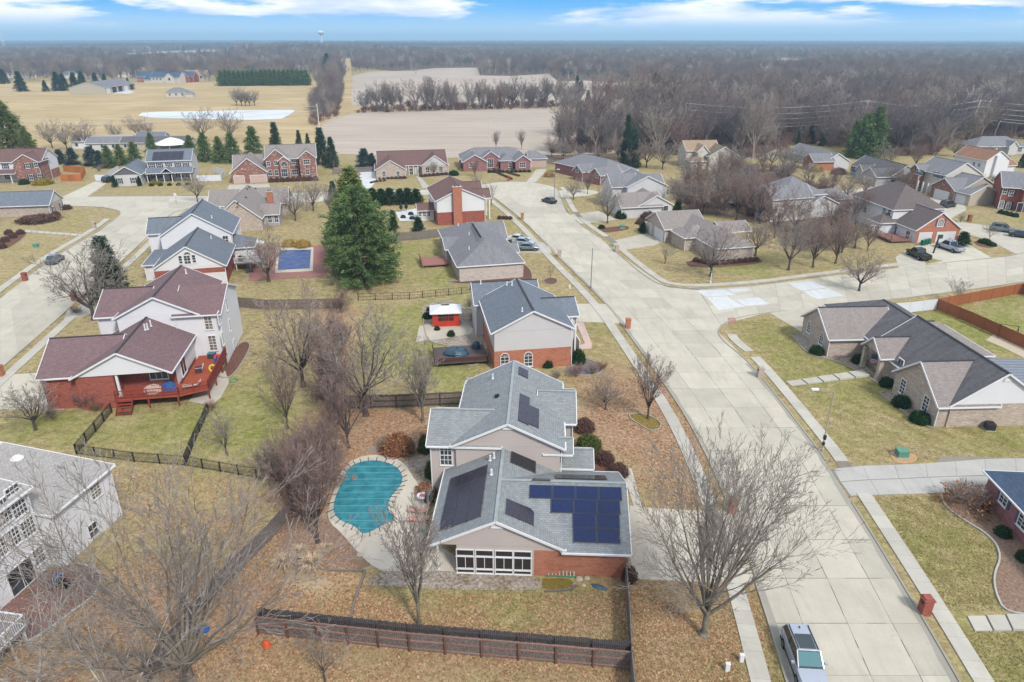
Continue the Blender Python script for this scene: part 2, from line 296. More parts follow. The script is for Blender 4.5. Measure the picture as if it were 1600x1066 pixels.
# ------------------------------------------------------------------ mesh helpers
class MB:
    def __init__(s): s.v = []; s.f = []; s.uv = []; s.mi = []
    def poly(s, pts, uv=None, mi=0):
        b = len(s.v); s.v += [tuple(p) for p in pts]; s.f.append(tuple(range(b, b + len(pts)))); s.mi.append(mi)
        s.uv.append(uv if uv else [(p[0], p[1]) for p in pts]); return s
    def box(s, x0, x1, y0, y1, z0, z1, mi=0, M=None):
        c = [(x0, y0, z0), (x1, y0, z0), (x1, y1, z0), (x0, y1, z0), (x0, y0, z1), (x1, y0, z1), (x1, y1, z1), (x0, y1, z1)]
        if M is not None: c = [tuple(M @ Vector(p)) for p in c]
        for q, uvs in (((0, 3, 2, 1), None), ((4, 5, 6, 7), None), ((0, 1, 5, 4), 'x'), ((2, 3, 7, 6), 'x'), ((1, 2, 6, 5), 'y'), ((3, 0, 4, 7), 'y')):
            pts = [c[i] for i in q]
            u = [(p[0], p[2]) if uvs == 'x' else (p[1], p[2]) for p in pts] if uvs else None
            s.poly(pts, u, mi)
        return s
    def obox(s, a, b, w, h, mi=0, up=(0, 0, 1)):
        """a beam of width w (sideways) and height h centred on the line a-b"""
        a, b = Vector(a), Vector(b); d = (b - a).normalized(); u = Vector(up)
        if abs(d.dot(u)) > .98: u = Vector((1, 0, 0))
        sd_ = d.cross(u).normalized(); u = sd_.cross(d).normalized()
        c = []
        for p in (a, b):
            for i, j in ((-1, -1), (1, -1), (1, 1), (-1, 1)): c.append(p + sd_ * (i * w / 2) + u * (j * h / 2))
        for q in ((0, 3, 2, 1), (4, 5, 6, 7), (0, 1, 5, 4), (1, 2, 6, 5), (2, 3, 7, 6), (3, 0, 4, 7)): s.poly([c[i] for i in q], None, mi)
        return s
    def tube(s, a, b, r0, r1=None, n=8, mi=0, cap=True):
        r1 = r0 if r1 is None else r1
        a, b = Vector(a), Vector(b); d = (b - a).normalized(); u = Vector((0, 0, 1)) if abs(d.z) < .95 else Vector((1, 0, 0))
        x = d.cross(u).normalized(); y = d.cross(x)
        A = [a + x * math.cos(t) * r0 + y * math.sin(t) * r0 for t in [2 * math.pi * i / n for i in range(n)]]
        B = [b + x * math.cos(t) * r1 + y * math.sin(t) * r1 for t in [2 * math.pi * i / n for i in range(n)]]
        for i in range(n): j = (i + 1) % n; s.poly([A[i], B[i], B[j], A[j]], None, mi)
        if cap: s.poly(A, None, mi); s.poly(B[::-1], None, mi)
        return s
    def lathe(s, prof, n=14, c=(0, 0), mi=0):
        rings = [[(c[0] + r * math.cos(2 * math.pi * i / n), c[1] + r * math.sin(2 * math.pi * i / n), z_) for i in range(n)] for r, z_ in prof]
        for A, B in zip(rings, rings[1:]):
            for i in range(n): j = (i + 1) % n; s.poly([A[i], A[j], B[j], B[i]], None, mi)
        s.poly(rings[0][::-1], None, mi); s.poly(rings[-1], None, mi); return s
    def mesh(s, name, mats):
        me = bpy.data.meshes.new(name); me.from_pydata(s.v, [], s.f)
        for m in (mats if isinstance(mats, (list, tuple)) else [mats]): me.materials.append(Mt(m) if isinstance(m, str) else m)
        me.polygons.foreach_set('material_index', s.mi)
        ul = me.uv_layers.new(name='UVMap'); flat = [c for f in s.uv for p in f for c in p[:2]]
        ul.data.foreach_set('uv', flat); me.update(); return me
    def build(s, name, mats, parent=None, loc=None, rotz=None):
        return put(name, s.mesh(name, mats), parent, loc, rotz)

def put(name, me, parent=None, loc=None, rotz=None):
    o = bpy.data.objects.new(name, me); C.objects.link(o)
    if parent is not None: o.parent = parent
    if loc is not None: o.location = loc
    if rotz is not None: o.rotation_euler = (0, 0, rotz)
    return o
def tag(o, label=None, cat=None, group=None, kind=None):
    for k, v in (('label', label), ('category', cat), ('group', group), ('kind', kind)):
        if v: o[k] = v
    return o
def thing(name, label, cat, loc=(0, 0, 0), rotz=0, group=None):
    return tag(put(name, None, None, loc, rotz), label, cat, group)
def kids(o): return KIDS.get(o.name, [])
KIDS = {}
def copy_tree(o, label=None, loc=None, rotz=None, scale=None, parent=None):
    c = o.copy(); C.objects.link(c)
    if parent is not None: c.parent = parent
    for ch in list(o.children): copy_tree(ch, parent=c)
    if label: c['label'] = label
    if loc is not None: c.location = loc
    if rotz is not None: c.rotation_euler = (0, 0, rotz)
    if scale is not None: c.scale = scale if hasattr(scale, '__len__') else (scale,) * 3
    return c

# ------------------------------------------------------------------ ground
def hill(x, y):
    """gentle rises far out: the water tower stands on one, the farm on the left on another"""
    g = lambda cx, cy, sx, sy, h: h * math.exp(-((x - cx) / sx) ** 2 - ((y - cy) / sy) ** 2)
    return g(-560, 1650, 420, 300, 13) + g(-741, 2943, 600, 500, 9) + g(900, 5200, 1500, 900, 8) + g(-2600, 6000, 1800, 900, 12)
def gpt(x, y, dz=0): return (x, y, hill(x, y) + dz)
def grow(a, step, mult, end):
    r = [a]; 
    while abs(r[-1]) < abs(end): r.append(r[-1] + step); step *= mult
    return r
xs = sorted(set([round(v, 2) for v in np.arange(-150, 190.01, 1.25)] + grow(-150, -2, 1.07, 16000) + grow(190, 2, 1.07, 16000)))
ys = sorted(set([round(v, 2) for v in np.arange(18, 330.01, 1.25)] + grow(18, -2, 1.25, 300) + grow(330, 2, 1.035, 15000)))
X, Y = np.meshgrid(np.array(xs), np.array(ys)); GX, GY = X.ravel(), Y.ravel()
def inside_dist(poly, px, py):
    """signed distance (positive inside) of points to polygon"""
    n = len(poly); ins = np.zeros(px.shape, bool); dmin = np.full(px.shape, 1e9)
    for i in range(n):
        x0, y0 = poly[i]; x1, y1 = poly[(i + 1) % n]
        c = ((y0 > py) != (y1 > py)) & (px < (x1 - x0) * (py - y0) / ((y1 - y0) if y1 != y0 else 1e-9) + x0); ins ^= c
        dx, dy = x1 - x0, y1 - y0; t = np.clip(((px - x0) * dx + (py - y0) * dy) / (dx * dx + dy * dy + 1e-9), 0, 1)
        dmin = np.minimum(dmin, np.hypot(px - x0 - t * dx, py - y0 - t * dy))
    return np.where(ins, dmin, -dmin)
m1 = np.zeros((GX.size, 4), np.float32); m2 = np.zeros((GX.size, 4), np.float32); m1[:, 3] = 1; m2[:, 3] = 1
near = (GX > -160) & (GX < 200) & (GY < 340)
def zone(ch, px, wgt, blur):
    arr, k = (m1, ch) if ch < 3 else (m2, ch - 3)
    poly = [xy(*p) for p in px]; d = inside_dist(poly, GX, GY); f = np.clip(d / blur * .5 + .5, 0, 1); f = f * f * (3 - 2 * f)
    arr[:, k] = arr[:, k] * (1 - f) + wgt * f
# wooded ground (forest floor)
zone(3, [(860, 250), (1000, 222), (1150, 225), (1350, 218), (1420, 215), (1800, 205), (2400, 130), (1800, 66), (800, 64), (-900, 64), (-900, 128), (0, 118), (480, 118), (520, 102), (1000, 150), (900, 170)], 1.0, 8)
zone(3, [(1040, 300), (1130, 262), (1230, 265), (1340, 330), (1320, 390), (1240, 395), (1190, 350), (1070, 330)], .8, 4)
zone(3, [(740, 236), (860, 232), (990, 232), (1000, 262), (900, 262), (740, 245)], .7, 4)
zone(4, [(-300, 228), (-300, 128), (1200, 128), (1200, 224), (560, 232), (480, 235)], 1.0, 10)
# grass colour
for p, wt in (([(150, 640), (320, 628), (440, 560), (470, 620), (450, 720), (120, 705)], .45), ([(600, 480), (740, 460), (760, 540), (730, 640), (640, 600), (560, 560)], .45),
              ([(610, 380), (700, 375), (720, 440), (600, 450)], .35), ([(1140, 500), (1250, 500), (1600, 690), (1600, 712), (1340, 728), (1170, 540)], .3), ([(1340, 780), (1560, 770), (1580, 960), (1480, 960)], .28),
              ([(1400, 480), (1600, 455), (1600, 560), (1500, 530)], .55), ([(1490, 985), (1600, 985), (1600, 1066), (1540, 1066)], .5), ([(640, 890), (980, 910), (970, 990), (560, 960)], .2), ([(0, 640), (130, 640), (120, 700), (0, 690)], .5),
              ([(1150, 395), (1210, 400), (1200, 430), (1080, 420)], .35), ([(1060, 1030), (1190, 1040), (1190, 1066), (1050, 1066)], .35), ([(770, 400), (860, 400), (930, 470), (860, 450)], -.15), ([(1480, 690), (1600, 675), (1600, 700)], .5)):
    zone(1, p, wt, 3)
# fallen leaves, bare soil, mowing
for p, wt, b in (([(535, 640), (700, 640), (690, 705), (640, 725), (560, 715), (520, 800), (470, 830), (440, 770), (480, 700), (500, 640)], .95, 2.5), ([(895, 590), (950, 560), (1060, 600), (1100, 690), (1130, 790), (1010, 795), (985, 720), (905, 700)], .72, 5),
                 ([(900, 650), (1040, 640), (1085, 700), (1000, 720)], .95, 3), ([(-60, 960), (120, 890), (440, 880), (985, 1035), (990, 1066), (900, 1120), (-60, 1120)], .62, 5), ([(120, 960), (300, 900), (520, 1000), (300, 1066)], .8, 4),
                 ([(985, 870), (1110, 905), (1180, 930), (1200, 1066), (990, 1066)], .6, 4), ([(990, 900), (1100, 990), (1070, 1066), (1000, 1066)], .8, 3), ([(400, 860), (560, 880), (560, 970), (380, 970)], .7, 3), ([(480, 480), (560, 480), (550, 700), (470, 800), (440, 740), (500, 620)], .75, 3),
                 ([(620, 930), (760, 930), (720, 985), (560, 965)], .5, 3), ([(860, 960), (985, 900), (985, 1000), (880, 990)], .75, 3), ([(180, 760), (440, 760), (420, 860), (200, 880)], .45, 5)):
    zone(0, p, wt, b)
for p, wt in (([(440, 880), (560, 885), (545, 960), (440, 950)], .8), ([(320, 700), (440, 690), (430, 740), (310, 730)], .5), ([(190, 645), (230, 650), (200, 680), (165, 670)], .6), ([(430, 520), (470, 560), (450, 640), (410, 560)], .35), ([(180, 770), (300, 770), (260, 850), (180, 850)], .5), ([(430, 590), (470, 590), (470, 640)], .4)):
    zone(2, p, wt, 2.5)
for p in ([(1180, 505), (1250, 500), (1600, 690), (1600, 712), (1340, 728)], [(1340, 780), (1560, 770), (1580, 960), (1480, 960)], [(905, 510), (970, 510), (1020, 590), (930, 620)], [(1490, 985), (1700, 985), (1700, 1066), (1540, 1066)]): zone(5, p, .9, 1.5)
GZ = np.array([hill(a, b) if b > 500 else 0.0 for a, b in zip(GX, GY)])
me = bpy.data.meshes.new('ground'); nx, ny = len(xs), len(ys)
ii = (np.arange(ny - 1)[:, None] * nx + np.arange(nx - 1)[None, :]).ravel()
quads = np.stack([ii, ii + 1, ii + 1 + nx, ii + nx], 1)
def fast_mesh(me, verts, faces):
    nf, k = faces.shape
    me.vertices.add(len(verts)); me.vertices.foreach_set('co', np.asarray(verts, np.float32).ravel())
    me.loops.add(nf * k); me.loops.foreach_set('vertex_index', faces.astype(np.int32).ravel())
    me.polygons.add(nf); me.polygons.foreach_set('loop_start', np.arange(0, nf * k, k, dtype=np.int32))
    me.polygons.foreach_set('loop_total', np.full(nf, k, np.int32)); me.update(calc_edges=True); return me
fast_mesh(me, np.stack([GX, GY, GZ], 1), quads)
for nm, a in (('mask1', m1), ('mask2', m2)):
    at_ = me.color_attributes.new(nm, 'FLOAT_COLOR', 'POINT'); at_.data.foreach_set('color', a.ravel())
me.materials.append(Mt('lawn'))
tag(put('ground', me), 'winter lawns of olive and straw coloured grass with drifts of brown leaves', kind='structure')

def sheet(name, px, zz, mat, label, kind='structure', thick=0.0, world=False, parent=None):
    pts = [Vector((p[0], p[1], 0)) for p in (px if world else [xy(*p) for p in px])]
    tri = tessellate_polygon([pts]); m = MB()
    def h(p, d=0): return (p.x, p.y, (hill(p.x, p.y) if p.y > 500 else 0) + zz + d)
    for t in tri:
        a, b, c = (pts[i] for i in t)
        if (b - a).cross(c - a).z < 0: b, c = c, b
        m.poly([h(a), h(b), h(c)])
    if thick:
        n = len(pts); area = sum(pts[i].x * pts[(i + 1) % n].y - pts[(i + 1) % n].x * pts[i].y for i in range(n)); P_ = pts if area > 0 else pts[::-1]
        for i in range(n): a, b = P_[i], P_[(i + 1) % n]; m.poly([h(a, -thick), h(b, -thick), h(b), h(a)])
    o = m.build(name, mat, parent)
    if parent is None: tag(o, label, None, None, kind)
    return o

# far fields
sheet('field', [(-400, 232), (-400, 134), (180, 131), (300, 128), (480, 128), (484, 150), (492, 200), (492, 236), (300, 236)], .04, 'field_gold', 'wide golden pasture sloping round the long pond')
sheet('field', [(497, 240), (497, 206), (503, 196), (520, 184), (560, 176), (700, 170), (1010, 165), (1040, 170), (1010, 200), (960, 240), (700, 247)], .06, 'field_stubble', 'bare beige crop field right behind the cul-de-sac houses')
sheet('field', [(548, 166), (545, 120), (577, 112.5), (645, 110.6), (679, 107), (746, 106), (750, 118), (800, 119), (858, 115.5), (872, 128), (914, 126), (1000, 133), (1090, 138), (1080, 160), (840, 164)], .08, 'field_stubble', 'second crop field beyond the bare tree line')
sheet('field', [(1098, 97), (1200, 95), (1222, 91), (1296, 95), (1290, 101), (1240, 112), (1180, 108), (1120, 106)], .1, 'field_pale', 'distant pale field set in the woods to the right')
sheet('field', [(150, 92), (250, 82), (350, 78), (440, 80), (450, 86), (330, 96), (200, 101)], .1, 'field_pale', 'pale field on the rise below the distant farm')
sheet('dirt_track', [(503, 186), (520, 158), (535, 120), (541, 96), (548, 96), (551, 130), (548, 176), (530, 184)], .12, 'field_gold', 'dirt track running beside the narrow wood strip')
pw = sheet('pond_water', [(216, 181), (222, 176.5), (250, 175), (320, 174), (374, 172.5), (430, 172.3), (456, 172), (461, 173.7), (452, 180), (440, 186), (391, 188), (330, 186.5), (240, 185)], .12, 'pond_water', 'long pale pond reflecting the sky in the pasture')

# ------------------------------------------------------------------ roads
def resamp(pts, step):
    P_ = [Vector(p) for p in pts]; outp = [P_[0]]; 
    for a, b in zip(P_, P_[1:]):
        n = max(1, int(round((b - a).length / step)))
        for i in range(1, n + 1): outp.append(a.lerp(b, i / n))
    return outp
def smooth(pts, it=2, closed=False):
    for _ in range(it):
        q = [pts[0]]
        for a, b in zip(pts, pts[1:]): q += [(a[0] * .75 + b[0] * .25, a[1] * .75 + b[1] * .25), (a[0] * .25 + b[0] * .75, a[1] * .25 + b[1] * .75)]
        q.append(pts[-1]); pts = q
    return pts
def wl(px): return [xy(*p) for p in px]
KL = smooth(wl([(1290, 1270), (1240, 1095), (1187, 922), (1128, 757), (1070, 644), (1010, 560), (949, 475), (871, 401), (824, 350), (777, 312), (764, 303), (738, 300), (669, 305), (560, 312), (480, 317), (455, 319), (400, 322), (330, 324), (296, 326), (270, 332), (247, 352), (218, 383), (140, 452), (95, 494), (0, 577), (-80, 648)]))
KR = smooth(wl([(1602, 1270), (1512, 1095), (1498, 1066), (1398, 895), (1297, 733), (1276, 701), (1205, 610), (1165, 562), (1130, 535), (1120, 520), (1126, 508), (1148, 497), (1202, 488), (1290, 479), (1381, 470), (1469, 459), (1590, 442.5), (1700, 425)]))
KU = smooth(wl([(1700, 380), (1620, 392), (1553, 404), (1478, 411), (1404, 419), (1352, 425), (1260, 437), (1185, 447), (1091, 453), (1044, 449), (1016, 440), (962, 395), (940, 374), (905, 351), (885, 330), (874, 306), (872, 296), (860, 290), (830, 284.4), (800, 283.4), (772, 285), (753, 288), (720, 293), (669, 296.6), (590, 296.4), (452, 301), (337, 306), (300, 306), (135, 307), (0, 308), (-150, 309)]))
KM = smooth(wl([(-150, 324), (0, 324), (80, 322), (128, 322.6), (160, 324), (185, 329), (189.5, 333), (186, 338), (156, 361), (90, 399), (37.5, 437.5), (0, 467), (-80, 522)]))
road_poly = KL[:] ; 
sheet('road', [(p.x, p.y) for p in resamp([Vector((a, b, 0)) for a, b in KL], 6)] + [(p[0], p[1]) for p in wl([(-80, 522)])] + [tuple(p) for p in reversed(KM[:-1])] + [tuple(p) for p in reversed(KU)] + [tuple(p) for p in reversed(KR)], .02, 'joint_base', 'pale concrete road running from the cul-de-sac past the solar house', world=True)
ROAD = SC.objects['road']
def kerb(pts, name, label, w_=.16, hh=.13, side=1):
    m = MB(); P_ = resamp([Vector((a, b, 0)) for a, b in pts], 3.0); q = []
    for i, p in enumerate(P_):
        d = (P_[min(i + 1, len(P_) - 1)] - P_[max(i - 1, 0)]).normalized(); nrm = Vector((-d.y, d.x, 0)); q.append((p + nrm * w_, p) if side > 0 else (p, p - nrm * w_))
    for (a, b), (c, d) in zip(q, q[1:]):
        up = Vector((0, 0, hh)); m.poly([a + up, b + up, d + up, c + up]); m.poly([b, d, d + up, b + up]); m.poly([c, a, a + up, c + up])
    return tag(m.build(name, 'kerb_concrete'), label, None, None, 'structure')
def cut(pts, gaps):
    """split a kerb line where driveways cross it; gaps are (photo point, half width in m)"""
    P_ = resamp([Vector((a, b, 0)) for a, b in pts], .8); segs = []; cur = []
    for p in P_:
        if any((p - Vector(xy(*g) + (0,))).length < hw for g, hw in gaps):
            if len(cur) > 1: segs.append(cur)
            cur = []
        else: cur.append((p.x, p.y))
    if len(cur) > 1: segs.append(cur)
    return segs
for nm, line, gaps in (('left', KL, [((1163, 853), 3.8), ((962, 488), 3.4), ((868, 392), 3.0), ((60, 520), 3), ((118, 472), 2)]), ('right', KR, [((1313, 752), 2.8), ((1245, 483), 4.0)]),
                       ('up', KU, [((1432, 415), 5.5), ((940, 378), 3.5), ((890, 338), 3.4), ((830, 284.5), 4), ((116, 307), 3.2), ((384, 303), 4)]), ('mid', KM, [((20, 450), 3)])):
    for sg in cut(line, gaps): kerb(sg, 'kerb', 'raised concrete kerb along the edge of the road', side=1 if nm == 'left' else -1)

def gutter(line, w_, label):
    m = MB(); P_ = resamp([Vector((a, b, 0)) for a, b in line], 2.0); rs = random.Random(5); q = []
    for i, p in enumerate(P_):
        d = (P_[min(i + 1, len(P_) - 1)] - P_[max(i - 1, 0)]).normalized(); nrm = Vector((-d.y, d.x, 0)); q.append((p, p + nrm * (w_ + rs.uniform(-.08, .12) * (1 if w_ > 0 else -1))))
    for (a, b), (c, d) in zip(q, q[1:]):
        pts = [(v.x, v.y, .058) for v in (a, c, d, b)]; m.poly(pts if w_ > 0 else pts[::-1])
    return m.build('gutter_stain', 'concrete_dirty', ROAD)
gutter([p for p in KR if p[1] < 84], .42, ''); gutter([p for p in KL if p[1] < 150 and p[0] > -10], -.36, '')
def slab(name, c4, z0, z1, mat, parent, gap=.02):
    """a concrete slab between four corners (world xy), pulled in by the joint"""
    c = [Vector((p[0], p[1], 0)) for p in c4]; ctr = sum(c, Vector()) / 4; c = [p + (ctr - p).normalized() * gap for p in c]
    if (c[1] - c[0]).cross(c[2] - c[1]).z < 0: c = c[::-1]
    m = MB(); T = [(p.x, p.y, z1) for p in c]; B_ = [(p.x, p.y, z0) for p in c]
    m.poly(T)
    for i in range(4): j = (i + 1) % 4; m.poly([B_[i], B_[j], T[j], T[i]])
    return m.build(name, mat, parent)
def cross_at(line, yv):
    """x where a polyline crosses world Y"""
    for (a, b), (c, d) in zip(line, line[1:]):
        if (b - yv) * (d - yv) <= 0 and b != d: return a + (c - a) * (yv - b) / (d - b)
LE = wl([(1290, 1270), (1240, 1095), (1187, 922), (1128, 757), (1070, 644), (1010, 560), (949, 475), (871, 401), (824, 350), (787, 318)])
RE = wl([(1602, 1270), (1512, 1095), (1498, 1066), (1398, 895), (1297, 733), (1276, 701), (1205, 610), (1150, 545), (1100, 500), (1037, 446), (962, 395), (940, 374), (905, 351), (885, 330), (876, 306)])
rows = [24.9, 29.0, 33.6, 38.1, 42.7, 47.3, 52.0]
while rows[-1] < 165: rows.append(rows[-1] + 4.6)
fr = [0, .21, .5, .79, 1]
for a, b in zip(rows, rows[1:]):
    for i in range(4):
        def X_(yv, f):
            l_, r_ = cross_at(LE, yv), cross_at(RE, yv); return l_ + (r_ - l_) * f
        try: slab('concrete_slab', [(X_(a, fr[i]), a), (X_(a, fr[i + 1]), a), (X_(b, fr[i + 1]), b), (X_(b, fr[i]), b)], .0, .05, 'concrete', ROAD)
        except TypeError: pass
m = MB(); rs = random.Random(3)
for a, b in zip(rows[:16], rows[1:17]):
    if None in (cross_at(LE, a), cross_at(RE, a)): continue
    for f in fr[1:4]:
        for k in range(6):
            if rs.random() < (.62 if f > .4 else .3):
                y0, y1 = a + (b - a) * k / 6, a + (b - a) * (k + 1) / 6; wd = rs.uniform(.012, .032); x0, x1 = X_(y0, f), X_(y1, f); m.poly([(x0 - wd, y0, .055), (x0 + wd, y0, .055), (x1 + wd, y1, .055), (x1 - wd, y1, .055)])
    for k in range(8):
        if rs.random() < .4: f0, f1 = k / 8, (k + 1) / 8; m.poly([(X_(a, f0), a - .025, .055), (X_(a, f1), a - .025, .055), (X_(a, f1), a + .025, .055), (X_(a, f0), a + .025, .055)])
tag(m.build('joint_sealant', 'tar', ROAD), kind='stuff')
# side street to the right: slabs laid along it
su = wl([(1091, 453), (1185, 447), (1260, 437), (1352, 425), (1478, 411), (1553, 404), (1700, 383)]); sdn = wl([(1126, 508), (1202, 488), (1290, 479), (1381, 470), (1469, 459), (1590, 442.5), (1700, 425)])
def along(line, t):
    Ls = [0]
    for p, q in zip(line, line[1:]): Ls.append(Ls[-1] + math.dist(p, q))
    d = t * Ls[-1]
    for i in range(len(line) - 1):
        if d <= Ls[i + 1] + 1e-6: f = (d - Ls[i]) / max(1e-6, Ls[i + 1] - Ls[i]); return (line[i][0] + (line[i + 1][0] - line[i][0]) * f, line[i][1] + (line[i + 1][1] - line[i][1]) * f)
    return line[-1]
def lerp2(a, b, f): return (a[0] + (b[0] - a[0]) * f, a[1] + (b[1] - a[1]) * f)
def grid_slabs(top, bot, n, cols, name, mat, parent, z0=0, z1=.05, gap=.02):
    for k in range(n):
        for i in range(len(cols) - 1):
            q = [lerp2(along(bot, (k + a) / n), along(top, (k + a) / n), cols[b]) for a, b in ((0, i), (1, i), (1, i + 1), (0, i + 1))]
            slab(name, q, z0, z1, mat, parent, gap)
grid_slabs(su, sdn, 19, [0, .27, .5, .73, 1], 'concrete_slab', 'concrete', ROAD)
# left street and cross street
grid_slabs(wl([(290, 328), (218, 383), (140, 452), (95, 494), (0, 577)]), wl([(189, 335), (156, 361), (90, 399), (37.5, 437.5), (0, 467)]), 18, [0, .33, .66, 1], 'concrete_slab', 'concrete', ROAD)
grid_slabs(wl([(135, 307.6), (300, 306.6), (337, 306.6), (452, 301.6), (590, 297), (669, 297.2), (740, 291)]), wl([(135, 323), (296, 326), (400, 321.5), (480, 316.5), (560, 311.5), (669, 304.5), (760, 301)]), 24, [0, .5, 1], 'concrete_slab', 'concrete', ROAD)
for q in ([(962, 396), (1016, 440.5), (1044, 449.5), (1091, 454), (1126, 508), (1121, 520), (1131, 535), (1150, 547), (1095, 505), (1030, 450)], [(744, 296), (757, 304), (777, 313), (824, 351), (900, 349), (884, 330), (875, 306), (820, 300)], [(160, 323.5), (188, 330), (187, 337), (230, 372), (250, 352), (272, 332), (296, 326.5), (240, 322), (170, 322.5)], [(300, 306.7), (340, 306.7), (340, 324), (300, 326)], [(-100, 309), (136, 307.5), (136, 322.5), (-100, 323)]):
    sheet('road_surface', q, .044, 'concrete', '', parent=ROAD)
# cul-de-sac bulb: fan of slabs
cx_, cy_ = xy(812, 301)
ring = wl([(876, 306), (872, 296), (860, 290), (830, 285), (800, 284), (772, 285.6), (748, 290), (752, 300), (777, 312), (790, 322)])
for a, b in zip(ring, ring[1:]):
    m_ = ((cx_ + a[0]) / 2, (cy_ + a[1]) / 2); n_ = ((cx_ + b[0]) / 2, (cy_ + b[1]) / 2)
    slab('concrete_slab', [m_, a, b, n_], 0, .05, 'concrete', ROAD)
sheet('turning_circle', [tuple(lerp2((cx_, cy_), p, .51)) for p in ring + wl([(825, 350), (905, 350)])], .045, 'concrete', 'middle of the concrete turning circle', world=True)
for q in ([(1086, 455), (1133, 453), (1150, 461.5), (1103, 464.5)], [(1135, 452.6), (1166, 451), (1172, 454.8), (1146, 458.5)], [(1104, 465.5), (1137, 463), (1143, 469), (1164, 479.5), (1123, 485.5)], [(1145, 468.6), (1185, 465), (1204, 475.4), (1166, 479)], [(1232, 443.5), (1268, 439.6), (1292, 450), (1252, 455)], [(1254, 456), (1294, 451), (1320, 462.5), (1276, 468)]):
    slab('new_concrete_slab', wl(q), .05, .062, 'concrete_new', ROAD)

# driveways, walks and patios; near ones are cut into slabs
def drive(px, label, mat='concrete', zz=.03, name='driveway'): return sheet(name, px, zz, mat, label, thick=zz)
d = drive([(984, 790), (1000, 793), (1100, 799), (1142, 799), (1180, 912), (1070, 909), (993, 905), (980, 860)], 'driveway of the solar house between its garage and the big bare tree')
drive([(957, 732), (972, 731), (987, 733), (1003, 793), (990, 792), (978, 752)], 'front walk curving round the solar house', 'concrete_walk', .05, 'footpath')
d2 = drive([(1297, 733), (1330, 728), (1395, 726), (1460, 724), (1472, 713), (1640, 717), (1640, 800), (1560, 800), (1543, 750), (1470, 770), (1328, 776)], 'driveway of the brick house on the right edge', 'joint_base')
grid_slabs(wl([(1302, 733), (1330, 729), (1395, 727), (1460, 724), (1560, 716), (1638, 718)]), wl([(1313, 753), (1350, 750), (1410, 748), (1470, 745), (1570, 742), (1638, 745)]), 7, [0, 1], 'concrete_slab', 'concrete_grey', d2, .0, .045)
grid_slabs(wl([(1314, 754), (1350, 751), (1410, 749), (1470, 746), (1545, 744)]), wl([(1329, 775), (1370, 774), (1430, 772), (1500, 770), (1553, 768)]), 5, [0, 1], 'concrete_slab', 'concrete_grey', d2, .0, .045)
drive([(902, 475), (949, 475), (976, 506), (940, 504), (902, 503)], 'driveway of the blue-roofed two-storey house')
drive([(899, 505), (911, 504), (925, 538), (924, 545), (908, 546), (903, 541), (914, 537), (904, 514)], 'pale curved walk beside the blue-roofed house', 'pink_concrete', .06, 'footpath')
drive([(808, 378), (857, 379), (862, 396), (812, 395)], 'driveway with parked cars at the hip-roofed house')
drive([(962, 392), (960, 376), (1009, 365), (1037, 378), (1024, 383), (969, 392)], 'driveway of the tan brick corner ranch')
drive([(889, 336), (935, 330), (964, 343), (946, 346), (904, 350)], 'driveway of the grey house left of the bare street trees')
drive([(872, 298), (912, 296), (940, 300), (920, 306), (876, 309)], 'driveway at the right of the turning circle')
drive([(822, 285), (838, 265), (854, 264.5), (852, 268), (837, 285)], 'driveway of the rose brick ranch')
drive([(1404, 419), (1399, 402), (1420, 390), (1434, 386), (1440, 390), (1447, 414)], 'parking pad under the black pickup')
drive([(1440, 400), (1430, 385), (1500, 374), (1549, 403), (1478, 411), (1447, 413), (1474, 408)], 'driveway of the white house with the brick garage')
drive([(1452, 309), (1464, 306), (1508, 322), (1510, 328), (1480, 345), (1540, 352), (1640, 364), (1640, 404), (1590, 399), (1547, 376), (1511, 366), (1480, 356), (1478, 335)], 'street and driveway winding behind the brick garage')
drive([(1202, 489), (1262, 481), (1310, 476), (1275, 505), (1254, 520)], 'driveway of the tan brick ranch at the corner')
drive([(98, 307.5), (148, 284), (170, 284.5), (136, 307.5)], 'driveway beside the blue-roofed solar panel house')
drive([(-20, 588), (58, 583), (110, 605), (100, 640), (-20, 640)], 'driveway of the purple-roofed house')
drive([(106, 483), (128, 480), (172, 477), (178, 485), (100, 500)], 'front walk of the purple-roofed house', 'concrete_walk', .05, 'footpath')
drive([(358, 289), (420, 287), (425, 301), (352, 304)], 'driveway of the brick house with two gables')
drive([(1330, 296), (1366, 293), (1392, 305), (1350, 309), (1300, 300)], 'driveway of the pale garage house'); drive([(1158, 237), (1240, 234), (1240, 245), (1165, 249)], 'pale road showing behind the bare trees')
drive([(590, 878), (640, 868), (668, 840), (715, 872), (712, 893), (600, 893), (590, 890)], 'patio slab beside the screened porch', 'patio_pale', .04, 'patio')

